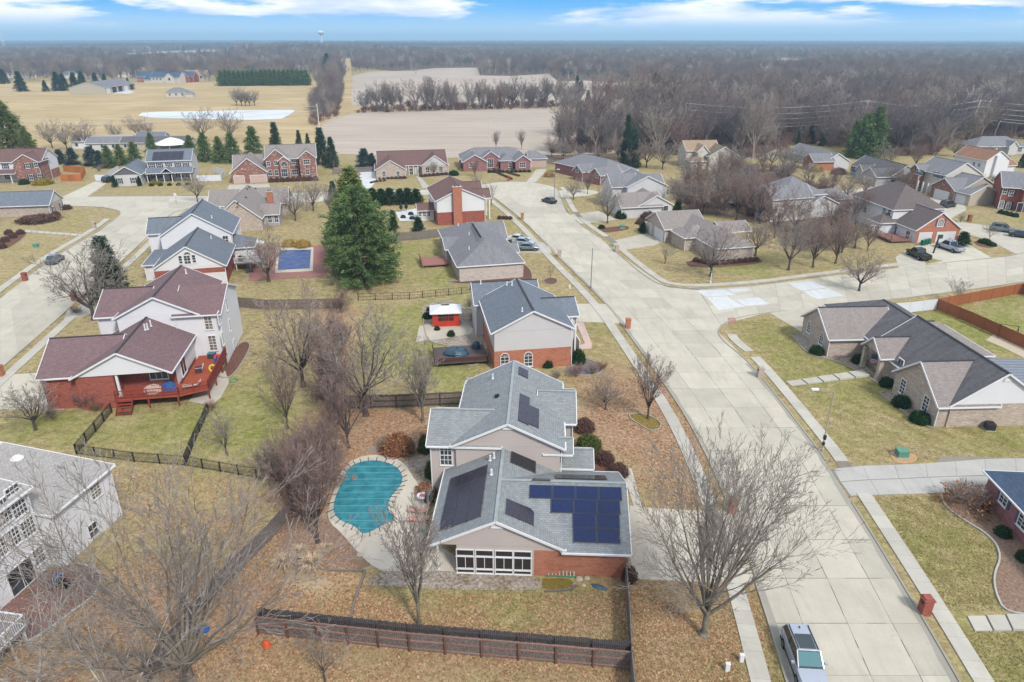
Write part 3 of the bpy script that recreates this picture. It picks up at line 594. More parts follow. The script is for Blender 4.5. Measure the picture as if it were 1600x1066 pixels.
# sidewalks follow the kerb at a fixed offset, cut into panels
WALK = []
def sidewalk(line, off, w_, label, gaps=(), pitch=1.6, mat='concrete_walk', name='sidewalk', side=1):
    P_ = resamp([Vector((a, b, 0)) for a, b in line], pitch); off, w_ = (off, w_) if side > 0 else (-off, -w_); o = tag(MB().box(0, .01, 0, .01, 0, .01).build(name, mat), label, None, None, 'structure'); q = []
    for i, p in enumerate(P_):
        d_ = (P_[min(i + 1, len(P_) - 1)] - P_[max(i - 1, 0)]).normalized(); nrm = Vector((-d_.y, d_.x, 0)); q.append((p + nrm * off, p + nrm * (off + w_)))
    me_ = o.data; base = MB()
    for (a, b), (c, d_) in zip(q, q[1:]):
        z_ = .036; base.poly([(a.x, a.y, z_), (c.x, c.y, z_), (d_.x, d_.y, z_), (b.x, b.y, z_)][::(1 if side > 0 else -1)])
    o.data = base.mesh(name, 'joint_base')
    for (a, b), (c, d_) in zip(q, q[1:]):
        if any((p - Vector(xy(*g) + (0,))).length < r for g, r in gaps for p in (a,)): continue
        slab('paving_panel', [(a.x, a.y), (c.x, c.y), (d_.x, d_.y), (b.x, b.y)], 0.0, .09, mat, o, .015)
    return o
def part_line(line, y0, y1, x0=-1e9, x1=1e9): return [p for p in line if y0 <= p[1] <= y1 and x0 <= p[0] <= x1]
sidewalk(part_line(KL, 20, 192, -10, 60), 1.1, 1.35, 'sidewalk on the left of the main road past the solar house', [((1150, 853), 4)])
sidewalk(part_line(KR, 20, 85.5, 20, 60), 1.0, 1.35, 'sidewalk on the right of the main road from the corner ranch down', [((1313, 752), 3)], side=-1)
sidewalk(part_line(KR, 84.5, 93, 26, 38), 1.2, 1.35, 'sidewalk curving round the street corner at the tan brick ranch', side=-1)
sidewalk(part_line(KU, 90, 200, 8, 80), 1.2, 1.3, 'sidewalk round the lawn of the tan brick corner ranch', [((940, 378), 3.5), ((890, 338), 3.4)], side=-1)
sidewalk(part_line(KM, 60, 164, -110, -50), 1.2, 1.3, 'sidewalk on the left side of the left-hand street', pitch=2, side=-1)
sidewalk(part_line(KL, 60, 150, -110, -50), 1.2, 1.3, 'sidewalk in front of the purple-roofed house', pitch=2)
# stepping slabs and lawn walks: every slab a part of its walk
def steps_walk(px4, n, label, z1=.12, drop=0, mat='concrete_walk'):
    o = sheet('garden_walk', px4, .025, 'joint_base', label)
    a, b, c, d_ = wl(px4)
    for k in range(n):
        q = [lerp2(a, b, (k + .04) / n), lerp2(a, b, (k + .96) / n), lerp2(d_, c, (k + .96) / n), lerp2(d_, c, (k + .04) / n)]
        slab('step_slab', q, 0, z1 + drop * k, mat, o, .0)
steps_walk([(1227, 597), (1348, 581), (1360, 589), (1236, 604)], 5, 'stepped slab walk across the lawn to the flag porch', .1, .05)
steps_walk([(1510, 964), (1660, 962), (1670, 986), (1522, 987)], 5, 'stepped slab walk below the right-hand lawn', .1, .07)
steps_walk([(40, 360), (132, 367), (131, 370), (38, 363)], 9, 'stepping stones across the lawn of the blue-roofed ranch')
steps_walk([(650, 276), (656, 276), (672, 294), (660, 294)], 7, 'pale step path to the brown-roofed brick ranch')
slab('ramp_panel', wl([(1137, 498), (1148, 497), (1150, 503), (1138, 506)]), .0, .11, 'ramp_red', SC.objects['sidewalk.002'])
# planting beds
def bed(px, mat, label, edge=None, n=2):
    q = smooth([xy(*p) for p in px] + [xy(*px[0])], n)[:-1]; o = sheet('planting_bed', q, .035, mat, label, world=True, kind='structure')
    if edge:
        m = MB(); Q = resamp([Vector((a, b, 0)) for a, b in q + [q[0]]], 1.2)
        for a, b in zip(Q, Q[1:]): m.obox(a + Vector((0, 0, .07)), b + Vector((0, 0, .07)), .14, .12)
        m.build('bed_edging', edge, o)
    return o
bed([(905, 568), (908, 560), (930, 565), (942, 575), (940, 584), (915, 588), (890, 585), (880, 578)], 'mulch_purple', 'purple gravel bed at the corner of the brick-sided house', 'kerb_concrete')
bed([(983, 648), (1000, 646), (1020, 652), (1034, 662), (1030, 672), (1015, 674), (1000, 664), (985, 656)], 'moss', 'edged bed around the front yard tree', 'kerb_concrete')
bed([(848, 438), (858, 434), (870, 436), (872, 442), (864, 446), (852, 444)], 'mulch_brown', 'round bed around the sapling', 'kerb_concrete')
bed([(700, 440), (820, 434), (812, 410), (828, 420), (833, 436), (826, 440), (720, 446)], 'mulch_brown', 'dark bed along the pale brick side of the hip-roofed house', 'kerb_concrete')
bed([(1236, 523), (1252, 522), (1295, 557), (1345, 556), (1350, 575), (1400, 612), (1372, 600), (1340, 580), (1300, 562), (1262, 556)], 'gravel', 'pale gravel bed under the garage gable of the corner ranch', 'kerb_concrete')
bed([(1374, 614), (1392, 612), (1460, 664), (1462, 670), (1448, 668), (1420, 650), (1400, 635)], 'gravel', 'pale gravel bed with two round bushes by the near gable', 'kerb_concrete')
bed([(1470, 772), (1545, 752), (1600, 830), (1640, 900), (1640, 960), (1572, 960), (1556, 930), (1552, 900), (1565, 870), (1550, 840), (1500, 810), (1475, 790)], 'mulch_rust', 'rusty mulch bed in front of the right-hand brick house', 'concrete_grey')
bed([(340, 588), (372, 535), (392, 535), (388, 552), (366, 586), (352, 592)], 'mulch_brown', 'mulch strip along the tall white wall', 'kerb_concrete')
bed([(660, 480), (685, 470), (735, 478), (760, 520), (765, 560), (735, 575), (712, 560), (700, 540), (668, 535), (662, 510)], 'gravel', 'garden bed around the red gazebo', 'kerb_concrete')
bed([(570, 915), (590, 893), (700, 892), (835, 898), (850, 915), (840, 924), (700, 922)], 'gravel', 'gravel strip below the screened porch')
bed([(848, 905), (893, 903), (896, 920), (845, 922)], 'moss', 'mossy square bed by the ladder')
bed([(430, 820), (470, 800), (520, 815), (560, 845), (585, 880), (560, 892), (440, 890)], 'mulch_rust', 'leafy bed with dry grass clumps by the pool')
bed([(570, 700), (640, 690), (690, 700), (680, 770), (655, 765), (640, 735), (620, 712), (580, 708)], 'gravel', 'rough pebble bed between pool and house')
bed([(1072, 410), (1090, 405), (1170, 408), (1192, 405), (1190, 412), (1130, 418), (1088, 418), (1075, 416)], 'mulch_brown', 'red mulch bed in front of the corner ranch', None)
bed([(930, 358), (980, 352), (985, 358), (965, 362), (940, 364)], 'mulch_brown', 'mulch bed with shrubs near the green box')
bed([(0, 372), (35, 358), (45, 364), (20, 385), (0, 390)], 'mulch_brown', 'shrub bed by the left-hand ranch door')
bed([(880, 700), (935, 690), (960, 730), (975, 752), (905, 748)], 'mulch_brown', 'shrub bed beside the front porch of the solar house')
bed([(1390, 708), (1400, 704), (1420, 708), (1434, 712), (1432, 722), (1412, 726), (1396, 722)], 'sand_orange', 'leaf ring around the green utility box')
bed([(1520, 378), (1535, 376), (1556, 382), (1552, 388), (1530, 386)], 'mulch_brown', 'small mulch island with two hedges')
p_ = sheet('patio', smooth([xy(*p) for p in [(28, 905), (110, 880), (150, 886), (160, 905), (150, 930), (110, 958), (75, 985), (40, 1005), (0, 1020), (-40, 1010), (-40, 940)]], 2), .04, 'paver_brick', 'curved patio of red brick pavers behind the white house', world=True)
m = MB(); Q = resamp([Vector((a, b, 0)) for a, b in smooth([xy(*p) for p in [(110, 880), (150, 886), (160, 905), (150, 930), (110, 958), (75, 985), (40, 1005)]], 2)], .6)
for a, b in zip(Q, Q[1:]): m.obox(a + Vector((0, 0, .05)), b + Vector((0, 0, .05)), .18, .08)
m.build('patio_edging', 'concrete_grey', p_)
sheet('patio', [(320, 590), (352, 580), (358, 598), (345, 622), (330, 634), (295, 628)], .04, 'patio_pale', 'concrete patio under the red deck')
sheet('patio', [(650, 535), (655, 510), (690, 505), (720, 508), (722, 500), (740, 515), (735, 522), (690, 530)], .05, 'patio_pale', 'white patio in front of the red gazebo')
sheet('patio', [(388, 440), (395, 385), (500, 384), (530, 390), (536, 432), (440, 436)], .04, 'wood_pinkdeck', 'pinkish paved terrace round the rectangular pool')
sheet('patio', [(1540, 532), (1556, 520), (1640, 545), (1640, 600), (1600, 560), (1570, 545)], .05, 'sand_pale', 'sand-coloured terrace beside the corner ranch')
sheet('patio', [(618, 332), (650, 326), (655, 345), (625, 346)], .06, 'concrete_new', 'white patio beside the small sunroom')
sheet('patio', [(562, 268), (586, 266), (588, 283), (575, 300), (568, 290), (562, 280)], .05, 'concrete_new', 'pale drive beside the brown-roofed ranch')
sheet('farm_yard', [(168, 146), (182, 136), (192, 136), (210, 145), (200, 147)], .12, 'concrete_new', 'pale gravel yard in front of the long shed')
# ------------------------------------------------------------------ houses
class House:
    """a house of wings; each wing is (x0,x1,y0,y1, eave, ridge, type) in the house's own frame, type x/y = ridge direction, a/b = hipped end"""
    OV = .42; T = .17
    def __init__(s, name, label, o, yaw, roof, wings, low, up=None, split=None, gable=None, trim='trim_white', ridge='ridge_dark', cat='house', group=None, wallover=None, base=0.0):
        s.e = thing(name, label, cat, (o[0], o[1], (hill(*o) if o[1] > 500 else 0)), R(yaw), group); s.o = Vector((o[0], o[1], 0)); s.ya = R(yaw); s.W = wings; s.trim = trim; s.wm = {}
        over = wallover or {}
        for i, wg in enumerate(wings):
            x0, x1, y0, y1, he, hr, typ = wg[:7]; d = wg[7] if len(wg) > 7 else {}
            s.roof(i, x0, x1, y0, y1, he, hr, typ, d.get('roof', roof), ridge if d.get('ridge', 1) else None)
            if d.get('wall', 1): s.walls(i, x0, x1, y0, y1, he, hr, typ, d.get('low', low), d.get('up', up or low), d.get('split', split), d.get('gable', gable), d.get('w', {}), d.get('base', base))
    def map(s, wg): return (lambda a, b, z_: (a, b, z_)) if wg[6][0] == 'x' else (lambda a, b, z_: (b, a, z_))
    def roof(s, i, x0, x1, y0, y1, he, hr, typ, mat, ridge):
        ax = typ[0]; m_ = s.map(s.W[i]); a0, a1, b0, b1 = (x0, x1, y0, y1) if ax == 'x' else (y0, y1, x0, x1)
        bm_, hw = (b0 + b1) / 2, (b1 - b0) / 2; ha = hw if 'a' in typ else 0; hb = hw if 'b' in typ else 0; ext = (s.W[i][7].get('ext', 0) if len(s.W[i]) > 7 else 0); ha = -ext if ext else ha
        if ha + hb > (a1 - a0) - .4: k = ((a1 - a0) - .4) / (ha + hb); ha *= k; hb *= k
        Tk = s.T; sl_ = math.hypot(hw, hr - he); mb = MB()
        def P_(a, b, z_): return m_(a, b, z_)
        for dz, flip in ((0, 0), (-Tk, 1)):
            E00, E10, E11, E01 = P_(a0, b0, he + dz), P_(a1, b0, he + dz), P_(a1, b1, he + dz), P_(a0, b1, he + dz); R0, R1 = P_(a0 + ha, bm_, hr + dz), P_(a1 - hb, bm_, hr + dz)
            fs = [([E00, E10, R1, R0], [(a0, 0), (a1, 0), (a1 - hb, sl_), (a0 + ha, sl_)]), ([E11, E01, R0, R1], [(-a1, 0), (-a0, 0), (-a0 - ha, sl_), (-a1 + hb, sl_)])]
            if ha > 0: fs.append(([E01, E00, R0], [(b1, 0), (b0, 0), (bm_, sl_)]))
            if hb: fs.append(([E10, E11, R1], [(b0, 0), (b1, 0), (bm_, sl_)]))
            for pts, uv in fs:
                if (ax == 'y') ^ flip: pts, uv = pts[::-1], uv[::-1]
                mb.poly(pts, uv, 0 if not flip else 1)
        rim = [(a0, b0, he), (a1, b0, he)] + ([] if hb else [(a1, bm_, hr)]) + [(a1, b1, he), (a0, b1, he)] + ([] if ha > 0 else [(a0 + ha, bm_, hr)])
        for p, q in zip(rim, rim[1:] + rim[:1]):
            pts = [P_(p[0], p[1], p[2] - Tk), P_(q[0], q[1], q[2] - Tk), P_(*q), P_(*p)]
            mb.poly(pts if ax == 'x' else pts[::-1], None, 1)
        r_ = mb.build('roof', [mat, s.trim], s.e)
        # white gutters along the eaves and boards along the rakes, ridge caps
        for b, sg in ((b0, -1), (b1, 1)): MB().obox(P_(a0, b + sg * .05, he - .09), P_(a1, b + sg * .05, he - .09), .12, .14).build('gutter', s.trim, r_)
        if ha > 0: MB().obox(P_(a0 - .05, b0, he - .09), P_(a0 - .05, b1, he - .09), .12, .14).build('gutter', s.trim, r_)
        if hb: MB().obox(P_(a1 + .05, b0, he - .09), P_(a1 + .05, b1, he - .09), .12, .14).build('gutter', s.trim, r_)
        for h_, a, sg in ((ha, a0, -1), (hb, a1, 1)):
            if h_: continue
            for b in (b0, b1): MB().obox(P_(a + sg * .03, b, he - .07), P_(a + sg * .03, bm_, hr - .07), .07, .2).build('rake_board', s.trim, r_)
        if len(s.W[i]) < 8 or s.W[i][7].get('wall', 1):
            wo = s.W[i][7].get('w', {}) if len(s.W[i]) > 7 else {}
            if not wo:
                for a in (a0 + .34, a1 - .34):
                    if (ha and a < bm_ and False): continue
                    pt = P_(a, b0 + .3, 0) if ax == 'x' else P_(a, b1 - .3, 0); p_ = Vector((pt[0], pt[1], 0)); MB().obox(p_ + Vector((0, 0, .1)), p_ + Vector((0, 0, he - .25)), .09, .09).obox(p_ + Vector((0, 0, he - .25)), Vector(P_(a, b0 if ax == 'x' else b1, he - .12)), .09, .09).build('downspout', s.trim, r_)
        if ridge:
            MB().obox(P_(a0 + ha, bm_, hr + .015), P_(a1 - hb, bm_, hr + .015), .26, .06).build('ridge_cap', ridge, r_)
    def walls(s, i, x0, x1, y0, y1, he, hr, typ, low, up, split, gable, wov, base):
        ax = typ[0]; e = s.OV + .004 * i; g = .28 + .004 * i
        wx0, wx1, wy0, wy1 = (x0 + (e if ax == 'y' else g), x1 - (e if ax == 'y' else g), y0 + (g if ax == 'y' else e), y1 - (g if ax == 'y' else e))
        wx0, wx1, wy0, wy1 = wov.get('x0', wx0), wov.get('x1', wx1), wov.get('y0', wy0), wov.get('y1', wy1); s.wm[i] = (wx0, wx1, wy0, wy1)
        gx0, gx1, gy0, gy1 = (x0 + (e if ax == 'y' else g), x1 - (e if ax == 'y' else g), y0 + (g if ax == 'y' else e), y1 - (g if ax == 'y' else e))
        hw = ((y1 - y0) if ax == 'x' else (x1 - x0)) / 2; slope = (hr - he) / hw; zt = he - s.T + slope * e - .01
        if split and split < zt - .3:
            MB().box(wx0, wx1, wy0, wy1, base, split).build('wall', low, s.e); MB().box(wx0 + .03, wx1 - .03, wy0 + .03, wy1 - .03, split, zt).build('upper_wall', up, s.e)
        else: MB().box(wx0, wx1, wy0, wy1, base, zt).build('wall', low, s.e)
        gm = gable or (up if split else low); m_ = s.map(s.W[i])
        A0, A1, B0, B1 = (gx0, gx1, gy0, gy1) if ax == 'x' else (gy0, gy1, gx0, gx1); bm_ = ((y0 + y1) if ax == 'x' else (x0 + x1)) / 2; b0, b1 = (y0, y1) if ax == 'x' else (x0, x1)
        zl = he - s.T + slope * (B0 - b0) - .01; zr = he - s.T + slope * (b1 - B1) - .01; ap = hr - s.T - .01; dd = .0 if gm != up else .03
        for end, a, s_in in (('a', A0, 1), ('b', A1, -1)):
            if end in typ: continue
            a = a + s_in * dd + (-s_in) * .02 if dd == 0 else a; ad = a + s_in * .25; f = MB()
            for q, rev in ((a, s_in > 0), (ad, s_in < 0)):
                pts = [m_(q, B0, zt - .02), m_(q, B1, zt - .02), m_(q, B1, max(zr, zt)), m_(q, bm_, ap), m_(q, B0, max(zl, zt))]
                uv = [(p[1] if ax == 'x' else p[0], p[2]) for p in pts]
                f.poly(pts, uv)
            f.poly([m_(a, B0, zt - .02), m_(a, B1, zt - .02), m_(ad, B1, zt - .02), m_(ad, B0, zt - .02)])
            f.build('gable_wall', gm, s.e)
    # ---- rays from photo pixels onto the house
    def loc(s, v, pt=True):
        v = Vector(v) - (s.o if pt else Vector()); c, s_ = math.cos(-s.ya), math.sin(-s.ya); return Vector((c * v.x - s_ * v.y, s_ * v.x + c * v.y, v.z))
    def hit(s, px, n, d):
        o, r_ = s.loc((0, 0, CH)), s.loc(ray(*px), False); n = Vector(n); t = (d - n.dot(o)) / n.dot(r_); return o + r_ * t
    def face(s, i, f):
        wx0, wx1, wy0, wy1 = s.wm[i]
        return {'f': ((0, -1, 0), -wy0, Matrix.Rotation(0, 4, 'Z')), 'b': ((0, 1, 0), wy1, Matrix.Rotation(math.pi, 4, 'Z')), 'l': ((-1, 0, 0), -wx0, Matrix.Rotation(-math.pi / 2, 4, 'Z')), 'r': ((1, 0, 0), wx1, Matrix.Rotation(math.pi / 2, 4, 'Z'))}[f]
    def win(s, i, f, px, w_, h_, cols=2, rows=2, style='rect', shutters=None, glass='window_glass', name='window', frame='trim_white', trim=.09, z=None, zmin=None):
        n, d_, M = s.face(i, f); p = s.hit(px, n, d_) if len(px) == 2 else Vector(px)
        if z is not None: p.z = z + h_ / 2
        o = put(name, winmesh(w_, h_, cols, rows, style, frame, trim), s.e); o.matrix_local = Matrix.Translation(p + Vector(n) * .0) @ M
        g = put('pane', panemesh(w_, h_, style, glass), o)
        if shutters:
            for sx in (-1, 1):
                q = MB().box(-.17, .17, -.06, -.015, -h_ / 2 - .04, h_ / 2 + .04)
                for k in range(5): q.box(-.14, .14, -.075, -.06, -h_ / 2 + .05 + k * (h_ / 5), -h_ / 2 + .05 + k * h_ / 5 + h_ / 8)
                sh = q.build('shutter', shutters, o); sh.location = (sx * (w_ / 2 + .26), 0, 0)
        return o
    def door(s, i, f, px, w_=1.0, h_=2.1, mat='door_white', base=0.0, glass=True, name='door'):
        n, d_, M = s.face(i, f); p = s.hit(px, n, d_); p.z = base + h_ / 2
        q = MB().box(-w_ / 2 - .1, w_ / 2 + .1, -.05, .05, -h_ / 2, h_ / 2 + .1); o = q.build(name, 'trim_white', s.e); o.matrix_local = Matrix.Translation(p) @ M
        l_ = MB().box(-w_ / 2, w_ / 2, -.09, -.05, -h_ / 2 + .02, h_ / 2)
        for a in (-1, 1):
            for b, c in ((-.42, -.05), (.02, .42)): l_.box(a * w_ * .24 - w_ * .16, a * w_ * .24 + w_ * .16, -.105, -.09, b * h_, c * h_)
        dl = l_.build('door_leaf', mat, o); MB().box(w_ * .38, w_ * .42, -.15, -.09, -.08, -.02).build('handle', 'metal_grey', o); return o
    def garage(s, i, f, px, w_=2.7, h_=2.2, mat='door_white', base=0.0):
        n, d_, M = s.face(i, f); p = s.hit(px, n, d_); p.z = base + h_ / 2; q = MB()
        q.box(-w_ / 2 - .12, -w_ / 2, -.08, .05, -h_ / 2, h_ / 2 + .12); q.box(w_ / 2, w_ / 2 + .12, -.08, .05, -h_ / 2, h_ / 2 + .12); q.box(-w_ / 2, w_ / 2, -.08, .05, h_ / 2, h_ / 2 + .12)
        o = q.build('garage_door', 'trim_white', s.e); o.matrix_local = Matrix.Translation(p) @ M
        for k in range(4):
            a = -h_ / 2 + k * h_ / 4; l_ = MB().box(-w_ / 2, w_ / 2, -.04, .04, a + .01, a + h_ / 4 - .01)
            for j in range(4): x = -w_ / 2 + (j + .5) * w_ / 4; l_.box(x - w_ * .1, x + w_ * .1, -.055, -.04, a + .08, a + h_ / 4 - .08)
            l_.build('door_section', mat, o)
        return o
    # ---- roof things
    def plane(s, i, side):
        x0, x1, y0, y1, he, hr, typ = s.W[i][:7]
        if typ[0] == 'x': hw = (y1 - y0) / 2; sl_ = (hr - he) / hw; P0 = (x0, y0 if side == 'f' else y1, he); up = Vector((0, 1 if side == 'f' else -1, sl_)).normalized(); al = Vector((1, 0, 0))
        else: hw = (x1 - x0) / 2; sl_ = (hr - he) / hw; P0 = (x0 if side == 'l' else x1, y0, he); up = Vector((1 if side == 'l' else -1, 0, sl_)).normalized(); al = Vector((0, 1, 0))
        n = al.cross(up); n = n if n.z > 0 else -n; return Vector(P0), al, up, n.normalized()
    def onroof(s, i, side, px):
        P0, al, up, n = s.plane(i, side); return s.hit(px, n, n.dot(P0)), al, up, n
    def solar(s, i, side, px, na, nu, pa, pu, mat, skip=(), gap=.03):
        """array whose first corner (low s, low slope) shows at px: na along the ridge, nu up the slope"""
        p, al, up, n = s.onroof(i, side, px)
        for a in range(na):
            for b in range(nu):
                if (a, b) in skip: continue
                o_ = p + al * (a * (pa + gap)) + up * (b * (pu + gap)) + n * .12
                c = [o_, o_ + al * pa, o_ + al * pa + up * pu, o_ + up * pu]; m_ = MB(); d_ = n * .045
                if (c[1] - c[0]).cross(c[2] - c[1]).dot(n) < 0: c = c[::-1]
                e = [x + (sum(c, Vector()) / 4 - x).normalized() * .05 for x in c]
                for j in range(4): k = (j + 1) % 4; m_.poly([c[j] - d_, c[k] - d_, c[k], c[j]]); m_.poly([c[j], c[k], e[k], e[j]])
                m_.poly([x - d_ for x in c[::-1]])
                for q in (c[0], c[2]): m_.obox(q - d_ * 2.6, q - d_, .06, .06)
                f_ = m_.build('solar_panel', 'panel_frame', s.e)
                MB().poly([x - n * .004 for x in e], [(0, 0), (pa if pa > pu else pu, 0), (pa if pa > pu else pu, min(pa, pu)), (0, min(pa, pu))]).build('cell_sheet', mat, f_)
    def vent(s, i, side, px, kind='pipe', h_=.55):
        p, al, up, n = s.onroof(i, side, px); m_ = MB()
        if kind == 'pipe': m_.tube(p - Vector((0, 0, .1)), p + Vector((0, 0, h_)), .09, n=8).tube(p, p + Vector((0, 0, .06)), .17, n=8); m_.build('vent_pipe', 'steel_white', s.e)
        else: m_.obox(p + n * .1 - al * .2, p + n * .1 + al * .2, .4, .22, up=n); m_.build('roof_vent', 'plastic_black', s.e)
    def chimney(s, x, y, w_, d_, z1, mat='brick_red'):
        o = MB().box(x, x + w_, y, y + d_, 0, z1).build('chimney', mat, s.e); MB().box(x - .08, x + w_ + .08, y - .08, y + d_ + .08, z1, z1 + .14).build('chimney_cap', 'stone_pale', o)
        for k in (.3, .7): MB().tube((x + w_ * k, y + d_ / 2, z1 + .14), (x + w_ * k, y + d_ / 2, z1 + .5), .12).build('flue', 'metal_dark', o)
    def post(s, x, y, z0, z1, mat='trim_white', w_=.2, name='porch_post'):
        return MB().box(x - w_ / 2, x + w_ / 2, y - w_ / 2, y + w_ / 2, z0, z1).box(x - w_ * .75, x + w_ * .75, y - w_ * .75, y + w_ * .75, z0, z0 + .18).build(name, mat, s.e)
    def gvent(s, i, f, px, w_=.9, h_=.45):
        n, d_, M = s.face(i, f); p = s.hit(px, n, d_); q = MB()
        pts = [(-w_ / 2, -.06, 0), (w_ / 2, -.06, 0)] + [(w_ / 2 * math.cos(t), -.06, h_ * math.sin(t)) for t in [math.pi * k / 8 for k in range(1, 8)]]
        q.poly(pts); q.box(-w_ / 2 - .06, w_ / 2 + .06, -.07, -.0, -.07, .0)
        for j in range(len(pts) - 1): q.obox(Vector(pts[j]), Vector(pts[j + 1]), .05, .08)
        o = q.build('gable_vent', 'trim_white', s.e); o.matrix_local = Matrix.Translation(p + Vector(n) * .03) @ M
_WM = {}
def winmesh(w_, h_, cols, rows, style, frame, t):
    key = ('w', w_, h_, cols, rows, style, frame, t)
    if key in _WM: return _WM[key]
    m = MB(); d0, d1 = -.07, .04
    if style == 'arch':
        hr_ = h_ - w_ / 2
        m.box(-w_ / 2 - t, -w_ / 2, d0, d1, -h_ / 2 - t, -h_ / 2 + hr_); m.box(w_ / 2, w_ / 2 + t, d0, d1, -h_ / 2 - t, -h_ / 2 + hr_); m.box(-w_ / 2, w_ / 2, d0, d1, -h_ / 2 - t, -h_ / 2); zc = -h_ / 2 + hr_
        for k in range(8):
            a, b = math.pi * k / 8, math.pi * (k + 1) / 8; r_ = w_ / 2 + t / 2
            m.obox((r_ * math.cos(a), (d0 + d1) / 2, zc + r_ * math.sin(a)), (r_ * math.cos(b), (d0 + d1) / 2, zc + r_ * math.sin(b)), d1 - d0, t, up=(math.cos(a), 0, math.sin(a)))
        m.box(-w_ / 2, w_ / 2, -.055, 0, zc - .03, zc + .03)
        for k in range(1, 4): a = math.pi * k / 4; m.obox((0, -.04, zc), (w_ / 2 * math.cos(a), -.04, zc + w_ / 2 * math.sin(a)), .03, .03)
        top = zc
    elif style == 'fan':
        zc = -h_ / 2; m.box(-w_ / 2 - t, w_ / 2 + t, d0, d1, zc - t, zc)
        for k in range(8):
            a, b = math.pi * k / 8, math.pi * (k + 1) / 8
            f = lambda q: Vector(((w_ / 2 + t / 2) * math.cos(q), (d0 + d1) / 2, zc + (h_ + t / 2) * math.sin(q)))
            m.obox(f(a), f(b), d1 - d0, t, up=(math.cos(a), 0, math.sin(a)))
        for k in range(1, 4): a = math.pi * k / 4; m.obox((0, -.04, zc), (w_ / 2 * math.cos(a), -.04, zc + h_ * math.sin(a)), .03, .03)
        me_ = m.mesh('window', frame); _WM[key] = me_; return me_
    else:
        m.box(-w_ / 2 - t, -w_ / 2, d0, d1, -h_ / 2 - t, h_ / 2 + t); m.box(w_ / 2, w_ / 2 + t, d0, d1, -h_ / 2 - t, h_ / 2 + t); m.box(-w_ / 2, w_ / 2, d0, d1, -h_ / 2 - t, -h_ / 2); m.box(-w_ / 2, w_ / 2, d0, d1, h_ / 2, h_ / 2 + t); top = h_ / 2
    for k in range(1, cols): x = -w_ / 2 + k * w_ / cols; m.box(x - .025, x + .025, -.055, 0, -h_ / 2, top)
    for k in range(1, rows): z_ = -h_ / 2 + k * (top + h_ / 2) / rows; tt = .04 if k == rows // 2 else .02; m.box(-w_ / 2, w_ / 2, -.056, .001, z_ - tt, z_ + tt)
    m.box(-w_ / 2 - t - .05, w_ / 2 + t + .05, -.12, d0, -h_ / 2 - t - .06, -h_ / 2 - t)
    _WM[key] = m.mesh('window', frame); return _WM[key]
def panemesh(w_, h_, style, glass):
    key = ('p', w_, h_, style, glass)
    if key in _WM: return _WM[key]
    m = MB(); y = -.03
    if style == 'arch': zc = h_ / 2 - w_ / 2; m.poly([(-w_ / 2, y, -h_ / 2), (w_ / 2, y, -h_ / 2)] + [(w_ / 2 * math.cos(math.pi * k / 8), y, zc + w_ / 2 * math.sin(math.pi * k / 8)) for k in range(9)])
    elif style == 'fan': m.poly([(w_ / 2 * math.cos(math.pi * k / 8), y, -h_ / 2 + h_ * math.sin(math.pi * k / 8)) for k in range(9)])
    else: m.poly([(-w_ / 2, y, -h_ / 2), (w_ / 2, y, -h_ / 2), (w_ / 2, y, h_ / 2), (-w_ / 2, y, h_ / 2)])
    _WM[key] = m.mesh('pane', glass); return _WM[key]

# A: the solar house in the foreground
A = House('solar_house', 'beige sided house in the foreground with many solar panels and an orange brick garage wall', (-5.98, 41.63), -2.7, 'roof_greygreen', [
    (-.73, 10.03, 1.55, 12.1, 2.78, 5.34, 'y', dict(low='siding_beige', gable='siding_beige', w=dict(x0=1.55))),
    (9.75, 15.11, 1.50, 12.59, 2.64, 5.32, 'x', dict(low='brick_orange', gable='siding_beige', w=dict(x0=9.3), ext=5.0)),
    (-.07, 10.18, 11.53, 24.63, 5.59, 8.06, 'y'), (-2.3, 4.5, 11.7, 18.8, 5.5, 7.35, 'x'),
    (7.6, 11.35, 16.2, 23.4, 5.5, 7.1, 'x', dict(gable='siding_beige')), (8.2, 10.9, 11.8, 14.6, 4.9, 5.8, 'x', dict(wall=0)), (9.6, 12.9, 12.6, 16.2, 2.9, 3.9, 'x', dict(wall=0))],
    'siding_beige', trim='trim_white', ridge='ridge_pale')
A.win(3, 'f', (697, 711), 1.0, 2.0, 3, 4)
for k, (x, wd) in enumerate(((727, 1.36), (757, 1.36), (787.5, 1.36), (816.5, 1.36))):
    n_, d_, M_ = A.face(0, 'f'); p = A.hit((x, 868), n_, d_); y_ = p.y; X0 = p.x
    for zc, hh_, cc in ((.30, .34, 1), (1.15, 1.15, 2), (2.08, .5, 1)): A.win(0, 'f', (X0, y_ - .02, zc), 1.30, hh_, cc, 1, glass='screen_dark', name='porch_screen', trim=.07)
bx = A.hit((834.5, 870), *A.face(0, 'f')[:2]).x; MB().box(bx, 9.66, A.wm[0][2] - .03, A.wm[0][2] + .01, 0, 2.5).build('brick_front', 'brick_orange', A.e)
A.gvent(0, 'f', (776, 824)); A.gvent(2, 'f', (793.5, 670))
A.post(.0, 2.2, 0, 2.75, w_=.14); A.post(.0, 8, 0, 2.75, w_=.14)
for a, b in ((11.9, 12.9), (11.9, 15.9)): A.post(12.3, b, 0, 2.85, 'brick_orange', .45)
A.solar(0, 'l', (687, 831), 4, 3, 1.76, 1.2, 'solar_dark'); A.solar(0, 'r', (833, 822), 1, 2, 1.9, 1.2, 'solar_dark'); A.solar(0, 'r', (836, 740), 1, 2, 1.8, 1.2, 'solar_black')
